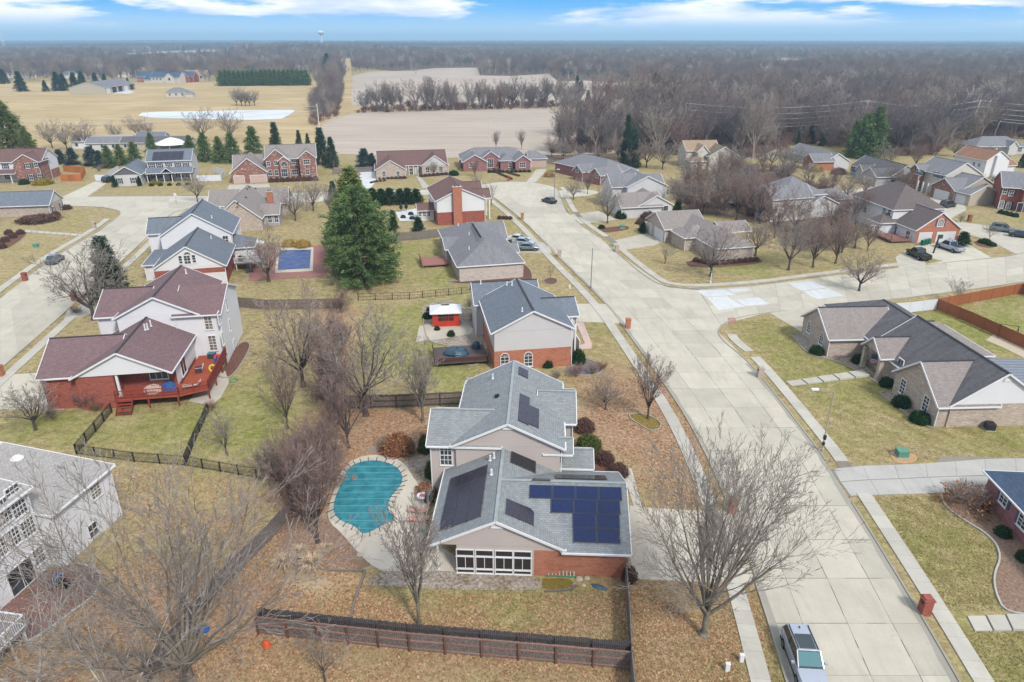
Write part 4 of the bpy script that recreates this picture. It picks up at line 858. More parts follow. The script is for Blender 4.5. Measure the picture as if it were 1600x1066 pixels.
A.solar(1, 'f', (895.5, 848), 2, 1, 1.82, 1.2, 'solar_blue'); A.solar(1, 'f', (895, 825), 2, 1, 1.84, 1.2, 'solar_blue'); A.solar(1, 'f', (860.5, 801.5), 3, 1, 1.84, 1.2, 'solar_blue'); A.solar(1, 'f', (827, 779), 4, 1, 1.86, 1.2, 'solar_blue')
P0, al, up, n = A.plane(1, 'b')
A.solar(1, 'b', (868, 743), 3, 2, 1.42, 1.0, 'solar_black'); A.solar(1, 'b', (832, 749.5), 1, 1, 1.5, .8, 'solar_black')
A.solar(2, 'r', (825, 665), 3, 1, 1.68, 1.02, 'solar_dark'); A.solar(2, 'r', (841, 670), 2, 1, 1.68, 1.02, 'solar_dark'); A.solar(2, 'r', (824, 592), 1, 1, 1.68, 1.02, 'solar_dark')
for px in ((766, 720), (772, 716), (768, 742)): A.vent(0, 'l', px)
A.vent(2, 'l', (770, 592)); A.vent(2, 'l', (777, 620), 'box')
dp, _, _, _ = A.onroof(2, 'l', (731, 600)); m = MB().lathe([(.02, 0), (.18, .04), (.32, .14), (.34, .16)], 12); m.tube((0, 0, -.5), (0, 0, .02), .03); dsh = m.build('satellite_dish', 'steel_white', A.e); dsh.location = dp + Vector((0, 0, .5)); dsh.rotation_euler = (R(50), 0, R(150))

B = House('blue_roof_house', 'two-storey pale sided house with blue-grey roof above an orange brick ground floor', (-4.25, 80.64), 9.2, 'roof_blue', [
    (1.46, 12.28, -1.18, 11.75, 5.30, 8.02, 'y', dict(low='brick_orange', up='siding_pale', split=2.7)), (.6, 10.2, 10.3, 17.2, 4.9, 7.1, 'x'), (8.0, 13.96, 3.37, 9.53, 5.18, 6.82, 'x')], 'siding_pale')
B.win(0, 'f', (788.7, 563), 1.0, 1.9, 2, 3, 'arch'); B.win(0, 'f', (825.5, 561), 1.0, 1.9, 2, 3, 'arch'); B.vent(0, 'l', (816, 487)); B.vent(0, 'l', (792, 446)); B.vent(0, 'l', (800, 446)); B.vent(1, 'f', (751, 444))
for yy in (1.2, 4.5): B.win(0, 'r', (B.wm[0][1], yy, 4.0), .9, 1.4)
for yy in (.6, 2.6, 4.6): B.post(12.75, yy, 0, 5.1, w_=.22)
B.garage(2, 'r', (903, 500), 2.6, 2.2)
Cc = House('hip_roof_ranch', 'single-storey pale brick house with a large grey hipped roof and a row of ridge vents', (-11.54, 121.01), 12.7, 'roof_grey', [
    (.71, 12.81, -6.11, 20.34, 2.85, 5.67, 'yab'), (6.0, 13.31, 10.2, 18.97, 2.79, 5.38, 'x'), (.1, 5.0, 4.95, 13.0, 2.84, 4.2, 'x'), (9.6, 13.5, .93, 5.14, 2.7, 3.9, 'x')], 'brick_pinktan', ridge=None)
for k in range(11): Cc.vent(0, 'r', lerp2((738, 351), (750, 371), k / 10), 'box')
for px in ((733, 367), (733, 390), (716, 353)): Cc.vent(0, 'l', px)
D = House('white_chimney_house', 'white house with brown roof and a tall red brick chimney on its gable wall', (-17.9, 157.71), 13.3, 'roof_brown', [
    (.08, 11.82, -2.38, 13.77, 5.56, 8.24, 'y', dict(low='brick_red', up='siding_white', split=2.9)), (7.0, 12.92, 6.97, 12.97, 5.0, 7.37, 'x'), (9.0, 13.74, 1.2, 5.95, 5.01, 6.79, 'x', dict(wall=0)), (-3.57, .6, 2.41, 6.6, 2.52, 3.86, 'x')], 'siding_white', ridge='roof_brown')
D.chimney(4.1, -3.05, 2.0, .98, 8.6, 'brick_orange')
for xx in (-2.9, -1.9, -.9): D.win(3, 'f', (xx, D.wm[3][2], 1.6), .62, .95, 2, 2)
for yy in (1.5, 5.6): D.post(13.3, yy, 0, 5.0, w_=.25)
Eh = House('brown_roof_ranch', 'long tan brick ranch house with a plum brown roof and two front gables', (-42.47, 216.04), 10.3, 'roof_brown', [
    (1.13, 23.08, 2.28, 16.48, 2.86, 6.44, 'x'), (.37, 9.87, -4.28, 9.16, 2.73, 5.62, 'y'), (14.38, 23.3, -.2, 9.0, 2.94, 6.12, 'y', dict(gable='siding_pale'))], 'brick_tan', ridge='roof_brown')
for px in ((600, 272), (622, 272)): Eh.win(1, 'f', px, .9, 1.6, 2, 3)
for px in ((668, 265.5), (689, 264.5)): Eh.win(2, 'f', px, 1.1, 1.6, 2, 3)
for xx in (10.8, 12.2, 13.6): Eh.post(xx, 2.0, 0, 2.8, w_=.2); 
Eh.win(0, 'f', (641, 268), 1.6, 1.8, 3, 2); Eh.door(0, 'f', (652, 270), 1, 2.1, 'door_white')
F = House('rose_brick_ranch', 'wide rose brick ranch with grey roof, front gables and garage door on its right', (-18.56, 226.56), 6.6, 'roof_grey', [
    (2.0, 24.6, 5.4, 16.0, 2.97, 5.9, 'xab'), (2.5, 10.8, -1.36, 9.0, 2.92, 5.22, 'y'), (9.2, 14.9, 2.0, 9.0, 3.75, 5.75, 'y'), (19.21, 24.88, -2.01, 9.0, 2.99, 4.95, 'y'), (14.6, 19.4, .6, 9, 2.9, 4.6, 'yab'), (24.3, 30.95, 3.63, 10.6, 2.86, 5.03, 'xb')], 'brick_rose', ridge=None)
F.win(1, 'f', (737, 258), 1.5, 1.4, 3, 2); F.win(2, 'f', (766.5, 255), 1.9, 2.6, 3, 4, 'rect'); F.win(4, 'f', (797, 258), 1.0, 1.5); F.win(3, 'f', (816.5, 257.5), 1.8, 1.5, 3, 2); F.garage(5, 'f', (841, 256), 4.6, 2.2, 'cushion_tan')
G = House('purple_roof_house', 'large white two-storey house with a purple-brown roof and a red brick garage wing', (-48.52, 68.86), 9.4, 'roof_purple', [
    (-.76, 10.01, .51, 13.5, 4.22, 7.02, 'y', dict(low='siding_white', gable='siding_white', w=dict(y0=3.2))), (-4.6, 3.6, 1.3, 12.0, 4.1, 6.86, 'x', dict(low='brick_red')), (.68, 11.08, 11.33, 24.83, 7.04, 9.66, 'y'), (7.6, 13.6, 11.2, 22.6, 7.0, 9.2, 'x', dict(ridge=0)), (-2.2, 4, 13.2, 23, 6.7, 8.9, 'x')], 'siding_white', ridge='ridge_dark')
G.win(2, 'f', (325.5, 503), .85, 2.0, 2, 5, glass='blind_glass'); G.win(2, 'f', (332.5, 536), .85, 2.0, 2, 5, glass='blind_glass')
for px in ((354, 476), (342, 497), (359, 508), (348, 529), (366, 539), (355, 561)): G.win(3, 'r', px, .8, 1.5, 2, 4)
for px in ((227, 516), (231, 515), (236, 510)): G.vent(0, 'r', px, h_=.8)
G.vent(2, 'r', (291, 428), h_=.7)
MB().box(-.4, 3.6, .93, 3.22, 0, 4.2).build('wall', 'brick_red', G.e)
MB().box(3.55, G.wm[0][1] - .02, 3.12, 3.195, 0, 4.1).build('brick_front', 'brick_red', G.e); MB().box(G.wm[0][1] + .004, G.wm[0][1] + .05, 3.2, 11, 0, 1.4).build('brick_skirt', 'brick_red', G.e)
G.wm[0] = (G.wm[0][0], G.wm[0][1], 3.11, G.wm[0][3])
G.win(0, 'r', (286, 571), 1.9, 2.1, 2, 1, name='patio_door'); G.win(0, 'f', (247, 580), 1.9, 1.9, 3, 1, name='patio_door')
G.post(3.9, 1.1, 1.4, 4.1, w_=.25)
H_ = House('white_gable_house', 'white two-storey house with slate blue roof and an arched triple window over brick', (-61.29, 117.6), 13.8, 'roof_blue', [
    (-.71, 11.23, -6.48, 7.0, 3.47, 7.22, 'y', dict(low='brick_red', up='siding_white', split=3.2)), (-1.85, 11.14, 6.65, 19.48, 5.74, 9.86, 'y'), (-4.5, 3.0, 9.88, 17.5, 5.7, 7.9, 'x'), (-3.4, 1.2, -1, 9.2, 2.9, 4.2, 'xa'), (10, 14.6, 6.5, 13.0, 3.0, 4.8, 'xb')], 'siding_white')
H_.win(0, 'f', (292.5, 405.5), .95, 1.5, 2, 3); H_.win(0, 'f', (282, 406), .5, 1.3, 1, 3); H_.win(0, 'f', (303, 404.5), .5, 1.3, 1, 3); H_.win(0, 'f', (292, 396.5), 1.1, .55, 1, 1, 'fan')
H_.garage(0, 'f', (335, 428), 3.6, 2.2); H_.win(1, 'f', (352.5, 374), .9, 1.3, 2, 2); H_.win(1, 'r', (372, 360), .8, 1.3); H_.win(4, 'r', (386, 396), .9, 1.5)
for px in ((331, 341), (344, 326)): H_.vent(1, 'r', px)
H_.vent(0, 'r', (330, 373)); H_.post(-3.0, -.6, 0, 2.8, w_=.25)
I_ = House('taupe_roof_house', 'sprawling house with taupe roof planes and a small brick chimney behind the white gable house', (-67.38, 156.31), 10.4, 'roof_taupe', [
    (.8, 11.2, -7.5, 15.4, 2.7, 7.0, 'yb'), (-3.0, 4, 6.0, 16.0, 2.9, 5.9, 'x'), (6.0, 15.2, 7.0, 15.9, 2.92, 6.0, 'x'), (7.6, 14.4, -3.4, 3.4, 2.6, 4.4, 'x', dict(low='siding_grey'))], 'brick_tan', ridge=None)
I_.chimney(10.6, 6.2, 1.3, .9, 5.8, 'brick_orange')
for xx in (8.9, 10.5, 12.1, 13.5): I_.win(3, 'f', (xx, I_.wm[3][2], 1.5), .8, 1.5, 2, 2)
for px in ((386, 296), (389, 293), (399, 295), (384, 309), (371, 318)): I_.vent(0, 'r', px, 'box')
J = House('twin_gable_brick_house', 'red brick two-storey house with twin front gables and an arched entrance', (-74.02, 210.89), 14.5, 'roof_taupe', [
    (.2, 15.37, 3.2, 13.39, 5.59, 9.2, 'x'), (.15, 7.24, .01, 8.0, 5.99, 9.0, 'y'), (9.8, 15.3, .1, 8, 6.0, 8.28, 'y'), (-9.55, 1.07, -3.71, 9, 3.01, 7.2, 'y'), (-9.46, 2, 4.16, 13.16, 2.8, 6.61, 'x'), (4.0, 7.6, -1.0, 5.0, 5.6, 7.0, 'y', dict(ridge=0))], 'brick_mixed', ridge='roof_taupe')
for px in ((419.5, 256), (431, 255)): J.win(1, 'f', px, 1.0, 1.3)
for px in ((422, 270), (432, 270)): J.win(1, 'f', px, 1.0, 1.6)
J.win(2, 'f', (479, 253), 1.8, 1.4, 3, 2); J.win(0, 'f', (460, 254), 1.6, 1.3, 3, 2); J.win(0, 'f', (461.3, 269), 1.8, 1.6, 3, 2); J.win(2, 'f', (480.4, 268.5), 1.0, 1.5)
J.win(5, 'f', (444, 256), 1.9, 1.3, 1, 1, 'fan'); J.win(5, 'f', (444.5, 270), 1.7, 2.3, 3, 2, name='entrance_glazing'); J.garage(3, 'f', (374, 282), 2.8, 2.2, 'cushion_tan'); J.garage(3, 'f', (404, 280), 4.4, 2.2, 'cushion_tan')
Kh = House('solar_colonial_house', 'white two-storey house with dark shutters and a block of solar panels on its blue roof', (-109.35, 207.85), 13.3, 'roof_blue', [
    (1.16, 13.97, 1.48, 12.19, 5.7, 8.47, 'x'), (-6.87, 1.2, -5.7, 9.43, 3.15, 5.55, 'y', dict(gable='siding_darkgrey')), (1.39, 14.3, -2.2, 3.6, 2.78, 4.0, 'x', dict(wall=0, ridge=0)), (5.6, 9.0, -2.5, 2, 2.8, 4.3, 'y', dict(wall=0, ridge=0))], 'siding_pale', ridge='roof_blue')
for px in ((237, 258.5), (249.4, 258.5), (278, 258), (290.6, 258)): Kh.win(0, 'f', px, .9, 1.3, 2, 2, shutters='shutter_dark')
Kh.win(0, 'f', (263.4, 257), .9, .9, 2, 2, shutters='shutter_dark'); Kh.door(0, 'f', (268, 278), 1.0, 2.1, 'shutter_dark')
for px in ((241.9, 278.5), (252, 278.5), (281, 278), (291, 278)): Kh.win(0, 'f', px, .9, 1.7, 2, 2, shutters='shutter_dark', z=.7)
for px in ((187, 284), (209, 283)): Kh.win(1, 'f', px, .8, 1.5, 2, 2, shutters='shutter_dark', z=.8)
Kh.solar(0, 'f', (237.5, 251), 5, 4, 1.68, 1.0, 'solar_dark')
for xx in (1.7, 4.2, 6.2, 8.4, 11, 13.6): Kh.post(xx, -1.7, 0, 2.75, w_=.2)
Lh = House('mixed_brick_corner_house', 'white and red brick two-storey house on the far left edge with an arched upper window', (-151.85, 207.48), 7.5, 'roof_brown', [
    (-8, 12.82, .28, 10.97, 5.75, 8.91, 'x', dict(low='siding_white')), (5.5, 13.0, -1.8, 5, 5.9, 8.2, 'y', dict(low='brick_mixed')), (-8, 6.0, -2.4, 1.4, 2.8, 3.8, 'x', dict(wall=0, ridge=0))], 'brick_mixed', ridge='roof_brown')
Lh.win(0, 'f', (8.4, 260), 1.0, 1.4, shutters='shutter_dark'); Lh.win(0, 'f', (26, 260), 2.0, 1.2, 1, 1, 'fan')
for px in ((43, 259), (56, 258)): Lh.win(1, 'f', px, 1.0, 1.4, shutters='shutter_dark')
for px in ((48.8, 277), (62, 276)): Lh.win(1, 'f', px, 1.0, 1.5, shutters='shutter_dark')
Lh.win(0, 'f', (14, 279), 1.0, 1.5, shutters='shutter_dark', z=.8); Lh.door(0, 'f', (30, 279), 1, 2.1, 'door_red')
for xx in (-7.6, -2.5, 1.0, 4.6): Lh.post(xx, -2.0, 0, 2.75, w_=.22)
MB().box(Lh.wm[0][1] - 4, Lh.wm[0][1] + .03, Lh.wm[0][2] + .1, Lh.wm[0][3] - .1, 0, 2.6).build('brick_skirt', 'brick_mixed', Lh.e)
Mh = House('blue_roof_ranch', 'low tan brick ranch house with a plain slate blue roof on the left edge', (-107.48, 165.29), 9.2, 'roof_blue', [
    (-22, -3.07, .27, 8.44, 2.6, 5.33, 'x', dict(gable='siding_pale')), (-30, -17.5, -7, 3, 5.0, 7.2, 'y')], 'brick_tan', ridge='roof_blue')
for px in ((84, 328), (95, 321)): Mh.win(0, 'r', px, .8, 1.5, shutters='shutter_dark')
for k in range(2):
    for z_ in (.8, 3.5): Mh.win(1, 'r', (Mh.wm[1][1], -5.4 + 3 * k, z_ + .75), .9, 1.5, shutters='shutter_dark')
Nh = House('white_stucco_house', 'tall white house in the lower left corner with big gridded windows and pale roof', (-35.77, 46.14), -9.5, 'roof_palegrey', [
    (-21, .55, -2.3, 4.9, 5.2, 6.35, 'y', dict(low='stucco_white')), (-18, -.75, -8.6, -1.9, 7.5, 8.8, 'y')], 'stucco_white', ridge='trim_white')
for px, a, b, c, d_ in (((18.4, 767), 1.1, .7, 3, 2), ((27.6, 788), 1.15, 1.9, 4, 5), ((3.5, 800), 1.15, 1.9, 4, 5), ((43.4, 824), 1.1, 1.4, 4, 4), ((19.7, 840), 1.1, 1.4, 4, 4), ((2, 855), 1.1, 1.4, 4, 4), ((60.4, 868), .9, 1.35, 3, 4)): Nh.win(1, 'r', px, a, b, c, d_)
Nh.win(0, 'r', (149, 767), 1.0, 1.2, 3, 4, glass='blind_glass'); Nh.win(0, 'r', (145, 828), .9, 1.2, 2, 2); Nh.win(1, 'r', (30, 891), 2.2, 2.1, 2, 1, name='patio_door', z=.1)
p, al, up, n = Nh.onroof(0, 'r', (27, 717)); MB().lathe([(.5, 0), (.52, .12), (.42, .2), (.3, .3)], 16, (p.x, p.y)).build('roof_vent', 'trim_white', Nh.e).location = (0, 0, p.z - .05)
O = House('corner_brick_ranch', 'large tan brick ranch with steep grey gables facing the road and a white end gable', (47.17, 68.77), 2.7, 'roof_darkgrey', [
    (-.22, 11.0, -3.07, 13.8, 2.7, 6.53, 'y', dict(gable='siding_white')), (-1.44, 5.6, -3.04, 5.99, 2.6, 6.0, 'x', dict(roof='roof_taupe')), (.32, 11.4, 12.0, 27.9, 2.9, 5.6, 'yb'), (-4.66, 5.0, 15.52, 24.19, 2.6, 5.55, 'x', dict(roof='roof_taupe')),
    (-1.6, 5.0, 8.51, 13.13, 3.0, 4.95, 'x', dict(roof='roof_taupe', w=dict(x0=1.0))), (5.5, 13.5, 9.2, 19.6, 2.8, 5.5, 'xb', dict(roof='roof_taupe'))], 'brick_tan')
O.win(3, 'l', (1264.5, 511), .9, 1.6, 2, 3, 'arch'); O.win(3, 'l', (1283.8, 529), .9, 1.6, 2, 3, 'arch'); O.win(1, 'l', (1411, 604), .9, 1.7, 2, 4); O.win(1, 'l', (1447, 631), .9, 1.7, 2, 4)
O.win(0, 'l', (1407, 570), 1.0, 1.4); O.door(4, 'l', (1383, 574), 1.1, 2.2, 'door_red'); O.gvent(0, 'f', (1573, 595), .7, .4)
for yy in (9.0, 12.7): O.post(-1.1, yy, 0, 2.9, 'brick_tan', .5)
O_roof = MB(); O_roof.poly([(11.2, -2.4, 2.75), (17.5, -2.4, 2.5), (17.5, 8.6, 2.5), (11.2, 8.6, 2.75)]); O_roof.poly([(11.2, 8.6, 2.65), (17.5, 8.6, 2.4), (17.5, -2.4, 2.4), (11.2, -2.4, 2.65)])
for k in range(15): yy = -2.4 + k * .785; O_roof.obox((11.2, yy, 2.78), (17.5, yy, 2.53), .06, .06)
O_roof.build('patio_roof', 'metal_roof', O.e)
for xx, yy in ((17.2, -2.2), (17.2, 3), (17.2, 8.4)): O.post(xx, yy, 0, 2.45)
Ph = House('right_edge_brick_house', 'pink-red brick house with slate roof cut by the right edge of the picture', (43.1, 53.2), -4.6, 'roof_slate', [(-.05, 16, -14, .2, 2.9, 7.0, 'yb')], 'brick_rose', ridge=None)
for px in ((1570, 777), (1599, 813)): Ph.win(0, 'l', px, 1.0, 1.4, 2, 4, shutters='shutter_blue')
Q_ = House('tan_corner_ranch', 'tan brick ranch house with white garage doors on the street corner', (29.99, 137.26), 12.8, 'roof_taupe', [
    (2.22, 12.0, 2.99, 13.12, 2.88, 5.52, 'x'), (6.0, 14.35, -11.88, 12.0, 2.7, 5.0, 'yab'), (13.0, 19.86, -1.07, 5.4, 2.67, 4.16, 'x', dict(wall=0)), (3.6, 8, -3.5, 4, 2.7, 4.2, 'xa')], 'brick_tan', ridge=None)
Q_.garage(0, 'l', (1014.4, 357), 2.4, 2.2); Q_.garage(0, 'l', (1029.4, 367), 4.2, 2.2)
for yy in (-.6, 5): Q_.post(19.4, yy, 0, 2.6, w_=.22)
R1 = House('grey_street_house', 'pale grey two-storey house with a dark glazed sunroom gable behind the bare street trees', (30.82, 164.12), 11.3, 'roof_grey', [
    (-1.34, 7.63, -1.29, 9.39, 2.88, 5.25, 'y', dict(roof='roof_taupe')), (-5.67, 5, -1.47, 6.59, 2.7, 5.4, 'x', dict(roof='roof_taupe')), (-1.17, 9.75, 7.78, 19.75, 5.58, 8.1, 'y'), (-4.4, 3, 9.4, 17.64, 5.34, 8.0, 'x'), (4.5, 9.9, 10, 17, 5.3, 7.6, 'x')], 'siding_pale', ridge=None)
R1.win(0, 'f', (1029.5, 326), 4.6, 1.2, 4, 1, name='sunroom_glazing'); R1.win(2, 'r', (1044, 300), .8, 1.3); R1.garage(1, 'l', (966, 333), 2.6, 2.1)
R2 = House('grey_gabled_ranch', 'low grey-roofed brick house with two small street gables at the turning circle', (27.36, 205.54), 33.6, 'roof_grey', [
    (-1.01, 11.94, -1.13, 24, 3.13, 6.0, 'yab'), (-3.6, 5, -1.9, 3.4, 2.88, 4.8, 'x'), (-4.2, 3, 5.6, 10.6, 2.8, 4.8, 'x')], 'brick_rose', ridge=None)
R2.win(1, 'l', (933, 274), 1.2, 1.3); R2.win(2, 'l', (902, 265), 1.2, 1.3)
Sh = House('tan_roof_house', 'cream two-storey house with a worn tan roof at the edge of the woods', (57.5, 232.5), 5, 'roof_tan', [
    (-.5, 11.0, .5, 10, 5.4, 8.2, 'x'), (2.2, 6.4, -2.4, 4, 5.4, 7.6, 'y'), (5.0, 15.5, -5.2, 5, 4.4, 7.4, 'y', dict(roof='roof_olive')), (-.5, 5.5, -4.5, 1.2, 2.8, 4.0, 'xa')], 'siding_cream', ridge=None)
Sh.win(3, 'f', (1066, 264), 1.0, 1.5); Sh.win(2, 'f', (1085, 262), 1.0, 1.4)
Th = House('grey_brick_gable_ranch', 'grey-roofed ranch house with an orange brick gable beside the woods', (100.45, 226.22), 7.6, 'roof_grey', [
    (.86, 9.94, 2.53, 27.24, 2.6, 5.2, 'y', dict(low='siding_pale')), (-3.64, 4, 1.2, 8.4, 2.8, 5.0, 'x', dict(low='brick_orange'))], 'brick_tan', ridge=None)
Th.garage(1, 'l', (1268, 258), 2.6, 2.1)
Uh = House('pale_garage_ranch', 'pale ranch house with a slate grey roof and a white garage door facing left', (106.56, 201.15), 8.7, 'roof_darkgrey', [
    (2.2, 11.25, -.16, 19.63, 2.91, 5.89, 'y'), (-2.6, 6, -.44, 6.95, 2.79, 4.98, 'x'), (-.6, 4, 9.0, 13, 2.8, 4.6, 'x')], 'siding_grey', ridge='ridge_dark')
Uh.garage(1, 'l', (1356, 284), 4.0, 2.1)
for px in ((1332, 264), (1338, 266)): Uh.win(0, 'l', px, .9, 1.5, shutters='shutter_dark')
Vh = House('brick_garage_house', 'grey-roofed two-storey house with a brick garage front and beige side gables', (114.65, 183.53), 13.7, 'roof_grey', [
    (2.48, 14.43, 4.03, 15.2, 5.45, 8.62, 'y', dict(up='siding_tan')), (.6, 6, 11.2, 15.2, 5.5, 7.2, 'x', dict(low='brick_mixed')), (1.19, 14.06, -3.0, 6.5, 2.9, 6.14, 'y', dict(low='siding_tan')), (-1.06, 7, -3.51, 4.96, 2.92, 5.63, 'x', dict(low='brick_mixed')), (-1.0, 8.2, -8.19, -3.0, 2.96, 5.1, 'yb', dict(low='siding_tan'))], 'siding_cream', ridge='roof_grey')
Vh.garage(3, 'l', (1470.6, 305), 4.6, 2.2); Vh.garage(4, 'l', (1500.6, 313), 2.6, 2.2)
for px in ((1434, 268), (1440, 270)): Vh.win(1, 'l', px, .9, 1.4, shutters='shutter_dark')
for px in ((1463, 273), (1470, 275)): Vh.win(0, 'l', px, .9, 1.4, shutters='shutter_dark')
for yy in (7.6, 9.4, 11.2): Vh.post(1.0, yy, 0, 2.9, w_=.3)
Wh = House('orange_roof_house', 'white two-storey house with a rusty orange-brown roof on the right', (143.62, 214.95), 14.1, 'roof_orange', [
    (1.06, 10.43, .53, 13.18, 4.96, 7.8, 'y'), (9, 14.5, 1.5, 8, 3.0, 5.2, 'x')], 'siding_white', ridge='roof_orange')
for px in ((1522, 256), (1530, 258)): Wh.win(0, 'l', px, .8, 1.0)
MB().box(4.2, 6.0, .0, .85, 0, 6.4).build('chimney', 'siding_white', Wh.e)
Xh = House('wood_edge_ranch', 'long low grey-roofed house half hidden at the edge of the right-hand woods', (171, 262), 2, 'roof_grey', [(-1, 19, 0, 11, 2.8, 5.8, 'xab'), (10.5, 14.5, -1.6, 5, 2.8, 4.8, 'y')], 'siding_pale', ridge=None)
for xx in (3, 6, 9, 16): Xh.win(0, 'f', (xx, Xh.wm[0][2], 1.5), 1.1, 1.3, shutters='shutter_dark')
Yh = House('red_brick_edge_house', 'bright red brick two-storey house with white arched windows on the right edge', (121.2, 171.6), -22, 'roof_grey', [(-.5, 16, .4, 11, 5.5, 8.6, 'x'), (3.6, 12.5, -1.2, 6, 5.5, 8.3, 'y')], 'brick_red', ridge=None)
for px in ((1570, 299), (1580, 302)): Yh.win(0, 'f', px, .9, 1.2, shutters='shutter_dark')
for px in ((1565, 319), (1575.5, 322)): Yh.win(0, 'f', px, .95, 1.9, 2, 3, 'arch', shutters='shutter_dark', glass='blind_glass')
Yh.door(1, 'f', (1592, 329), 1.1, 2.2, 'shutter_dark')
Zh = House('brick_garage_gable_house', 'big white house with dark taupe roof and an orange brick gable over two garage doors', (83.49, 137.93), 6.5, 'roof_darktaupe', [
    (-.02, 10.38, 2.3, 14.5, 2.8, 6.4, 'y'), (-.9, 11.5, 9.6, 25.8, 5.45, 9.6, 'yab'), (-3.8, 2.0, 9.0, 13.6, 2.8, 4.4, 'xa')], 'siding_white', ridge='roof_taupe')
n_, d_, M_ = Zh.face(0, 'f'); fx0, fx1, fy, _ = Zh.wm[0]
MB().box(fx0 + .02, fx1 - .02, fy - .06, fy - .005, 0, 2.75).build('brick_front', 'brick_orange', Zh.e)
xm = (fx0 + fx1) / 2; MB().poly([(fx0, fy - .06, 2.75), (fx1, fy - .06, 2.75), (xm, fy - .06, 6.2)], [(fx0, 2.75), (fx1, 2.75), (xm, 6.2)]).poly([(fx0, fy - .06, 2.75), (xm, fy - .06, 6.2), (xm, fy, 6.2), (fx0, fy, 2.75)]).poly([(xm, fy - .06, 6.2), (fx1, fy - .06, 2.75), (fx1, fy, 2.75), (xm, fy, 6.2)]).build('brick_gable', 'brick_orange', Zh.e)
Zh.wm[0] = (fx0, fx1, fy - .07, _)
Zh.win(0, 'f', (1470, 348), 1.3, 1.5, 3, 3, 'arch', shutters='shutter_blue', glass='blind_glass'); Zh.garage(0, 'f', (1445, 371), 2.7, 2.2); Zh.garage(0, 'f', (1477, 370), 4.0, 2.2)
for px in ((1397, 365), (1418, 369)): Zh.win(0, 'l', px, 1.1, 1.6, 2, 2, z=.4)
for px in ((1381.6, 330), (1390, 332), (1346, 326), (1340, 322), (1352, 328)): Zh.win(1, 'l', px, .9, 1.3)
Zh.win(2, 'f', (1360, 355), 1.0, 1.7, z=.5); Zh.win(2, 'f', (1370, 355), .9, 1.7, z=.5)
AA = House('grey_house_behind_trees', 'tall grey-roofed house showing between bare trees in the middle right', (71.1, 160.03), 17.1, 'roof_grey', [
    (-1.63, 8.35, 2.5, 9.0, 2.96, 5.16, 'y', dict(low='siding_pale')), (-6.59, 5.3, 4.0, 16.11, 5.2, 8.68, 'yab'), (-11.35, 0, 1.88, 8.5, 5.2, 7.75, 'x'), (5, 16.25, 7.0, 13.5, 2.9, 5.0, 'xb')], 'siding_pale', ridge=None)
for px in ((1185, 309), (1196, 312)): AA.win(2, 'l', px, 1.0, 1.8, 2, 3, shutters='shutter_dark')
AA.win(2, 'l', (1191, 300), 1.2, .6, 1, 1, 'fan')
# ------------------------------------------------------------------ fences
def fence_line(name, label, px, h_=1.8, post_mat='wood_rail', rail_mat='wood_rail', picket_mat='picket_wood', pitch=2.4, side=1, rails=(.25, .95, 1.6), pick=.14, kind='picket', post_h=None, world=False):
    """posts, rails and boards, each post and rail a part; boards narrower than a few pixels are joined per bay"""
    pts = [Vector((p[0], p[1], 0)) for p in (px if world else [xy(*q) for q in px])]; root = thing(name, label, 'fence', pts[0]); o0 = pts[0]; r = random.Random(len(label))
    for a, b in zip(pts, pts[1:]):
        L_ = (b - a).length; n = max(1, round(L_ / pitch)); d = (b - a).normalized(); nr = Vector((-d.y, d.x, 0)) * side
        for k in range(n + 1):
            p = a + d * (L_ * k / n) - o0
            if k == n and b is not pts[-1]: continue
            MB().obox(p, p + Vector((0, 0, post_h or h_ - .08)), .11, .11, up=d).build('post', post_mat, root)
            if k == n: break
            q = p + d * (L_ / n)
            if kind == 'picket':
                for z_ in rails: MB().obox(p + nr * .07 + Vector((0, 0, z_)), q + nr * .07 + Vector((0, 0, z_)), .05, .1).build('rail', rail_mat, root)
                m = MB(); c = int((L_ / n) / pick)
                for j in range(c):
                    t = (j + .5) * (L_ / n) / c; hh = h_ + r.uniform(-.05, .05); x = p + d * t + nr * (.12 + r.uniform(-.008, .008))
                    m.obox(x, x + Vector((0, 0, hh)), .02, pick * .9, up=d)
                tag(m.build('picket_bay', picket_mat, root), kind='stuff')
            elif kind == 'panel':
                MB().obox(p + Vector((0, 0, h_ / 2 + .02)) + d * .06, q + Vector((0, 0, h_ / 2 + .02)) - d * .06, .05, h_ - .1).build('fence_panel', picket_mat, root)
                MB().obox(p + Vector((0, 0, h_)), q + Vector((0, 0, h_)), .08, .09).build('rail', rail_mat, root)
            elif kind == 'iron':
                for z_ in rails: MB().obox(p + Vector((0, 0, z_)), q + Vector((0, 0, z_)), .03, .04).build('rail', rail_mat, root)
                m = MB(); c = int((L_ / n) / pick)
                for j in range(c): x = p + d * ((j + .5) * (L_ / n) / c); m.obox(x, x + Vector((0, 0, h_)), .022, .022)
                tag(m.build('baluster_bay', picket_mat, root), kind='stuff')
    return root
fence_line('wood_fence', 'long weathered picket fence with reddish rails along the bottom of the solar house yard', [(404, 992), (640, 1018), (986, 1048)], 1.65, 'wood_post', 'wood_rail', 'picket_wood', side=1)
fence_line('wood_fence', 'taller dark plank fence standing just behind the reddish-railed one', [(408, 984), (640, 1009), (984, 1038)], 1.95, 'wood_weathered', 'wood_weathered', 'picket_dark', side=1)
fence_line('wood_fence', 'weathered board fence running from the garage corner down to the bottom fence', [(978, 900), (984, 980), (987, 1046), (992, 1100)], 1.8, 'wood_grey', 'wood_grey', 'picket_grey', side=-1)
fence_line('wood_fence', 'grey board fence left of the pool running down through the leaves', [(458, 800), (420, 845), (330, 935), (230, 1066)], 1.7, 'wood_grey', 'wood_grey', 'picket_grey')
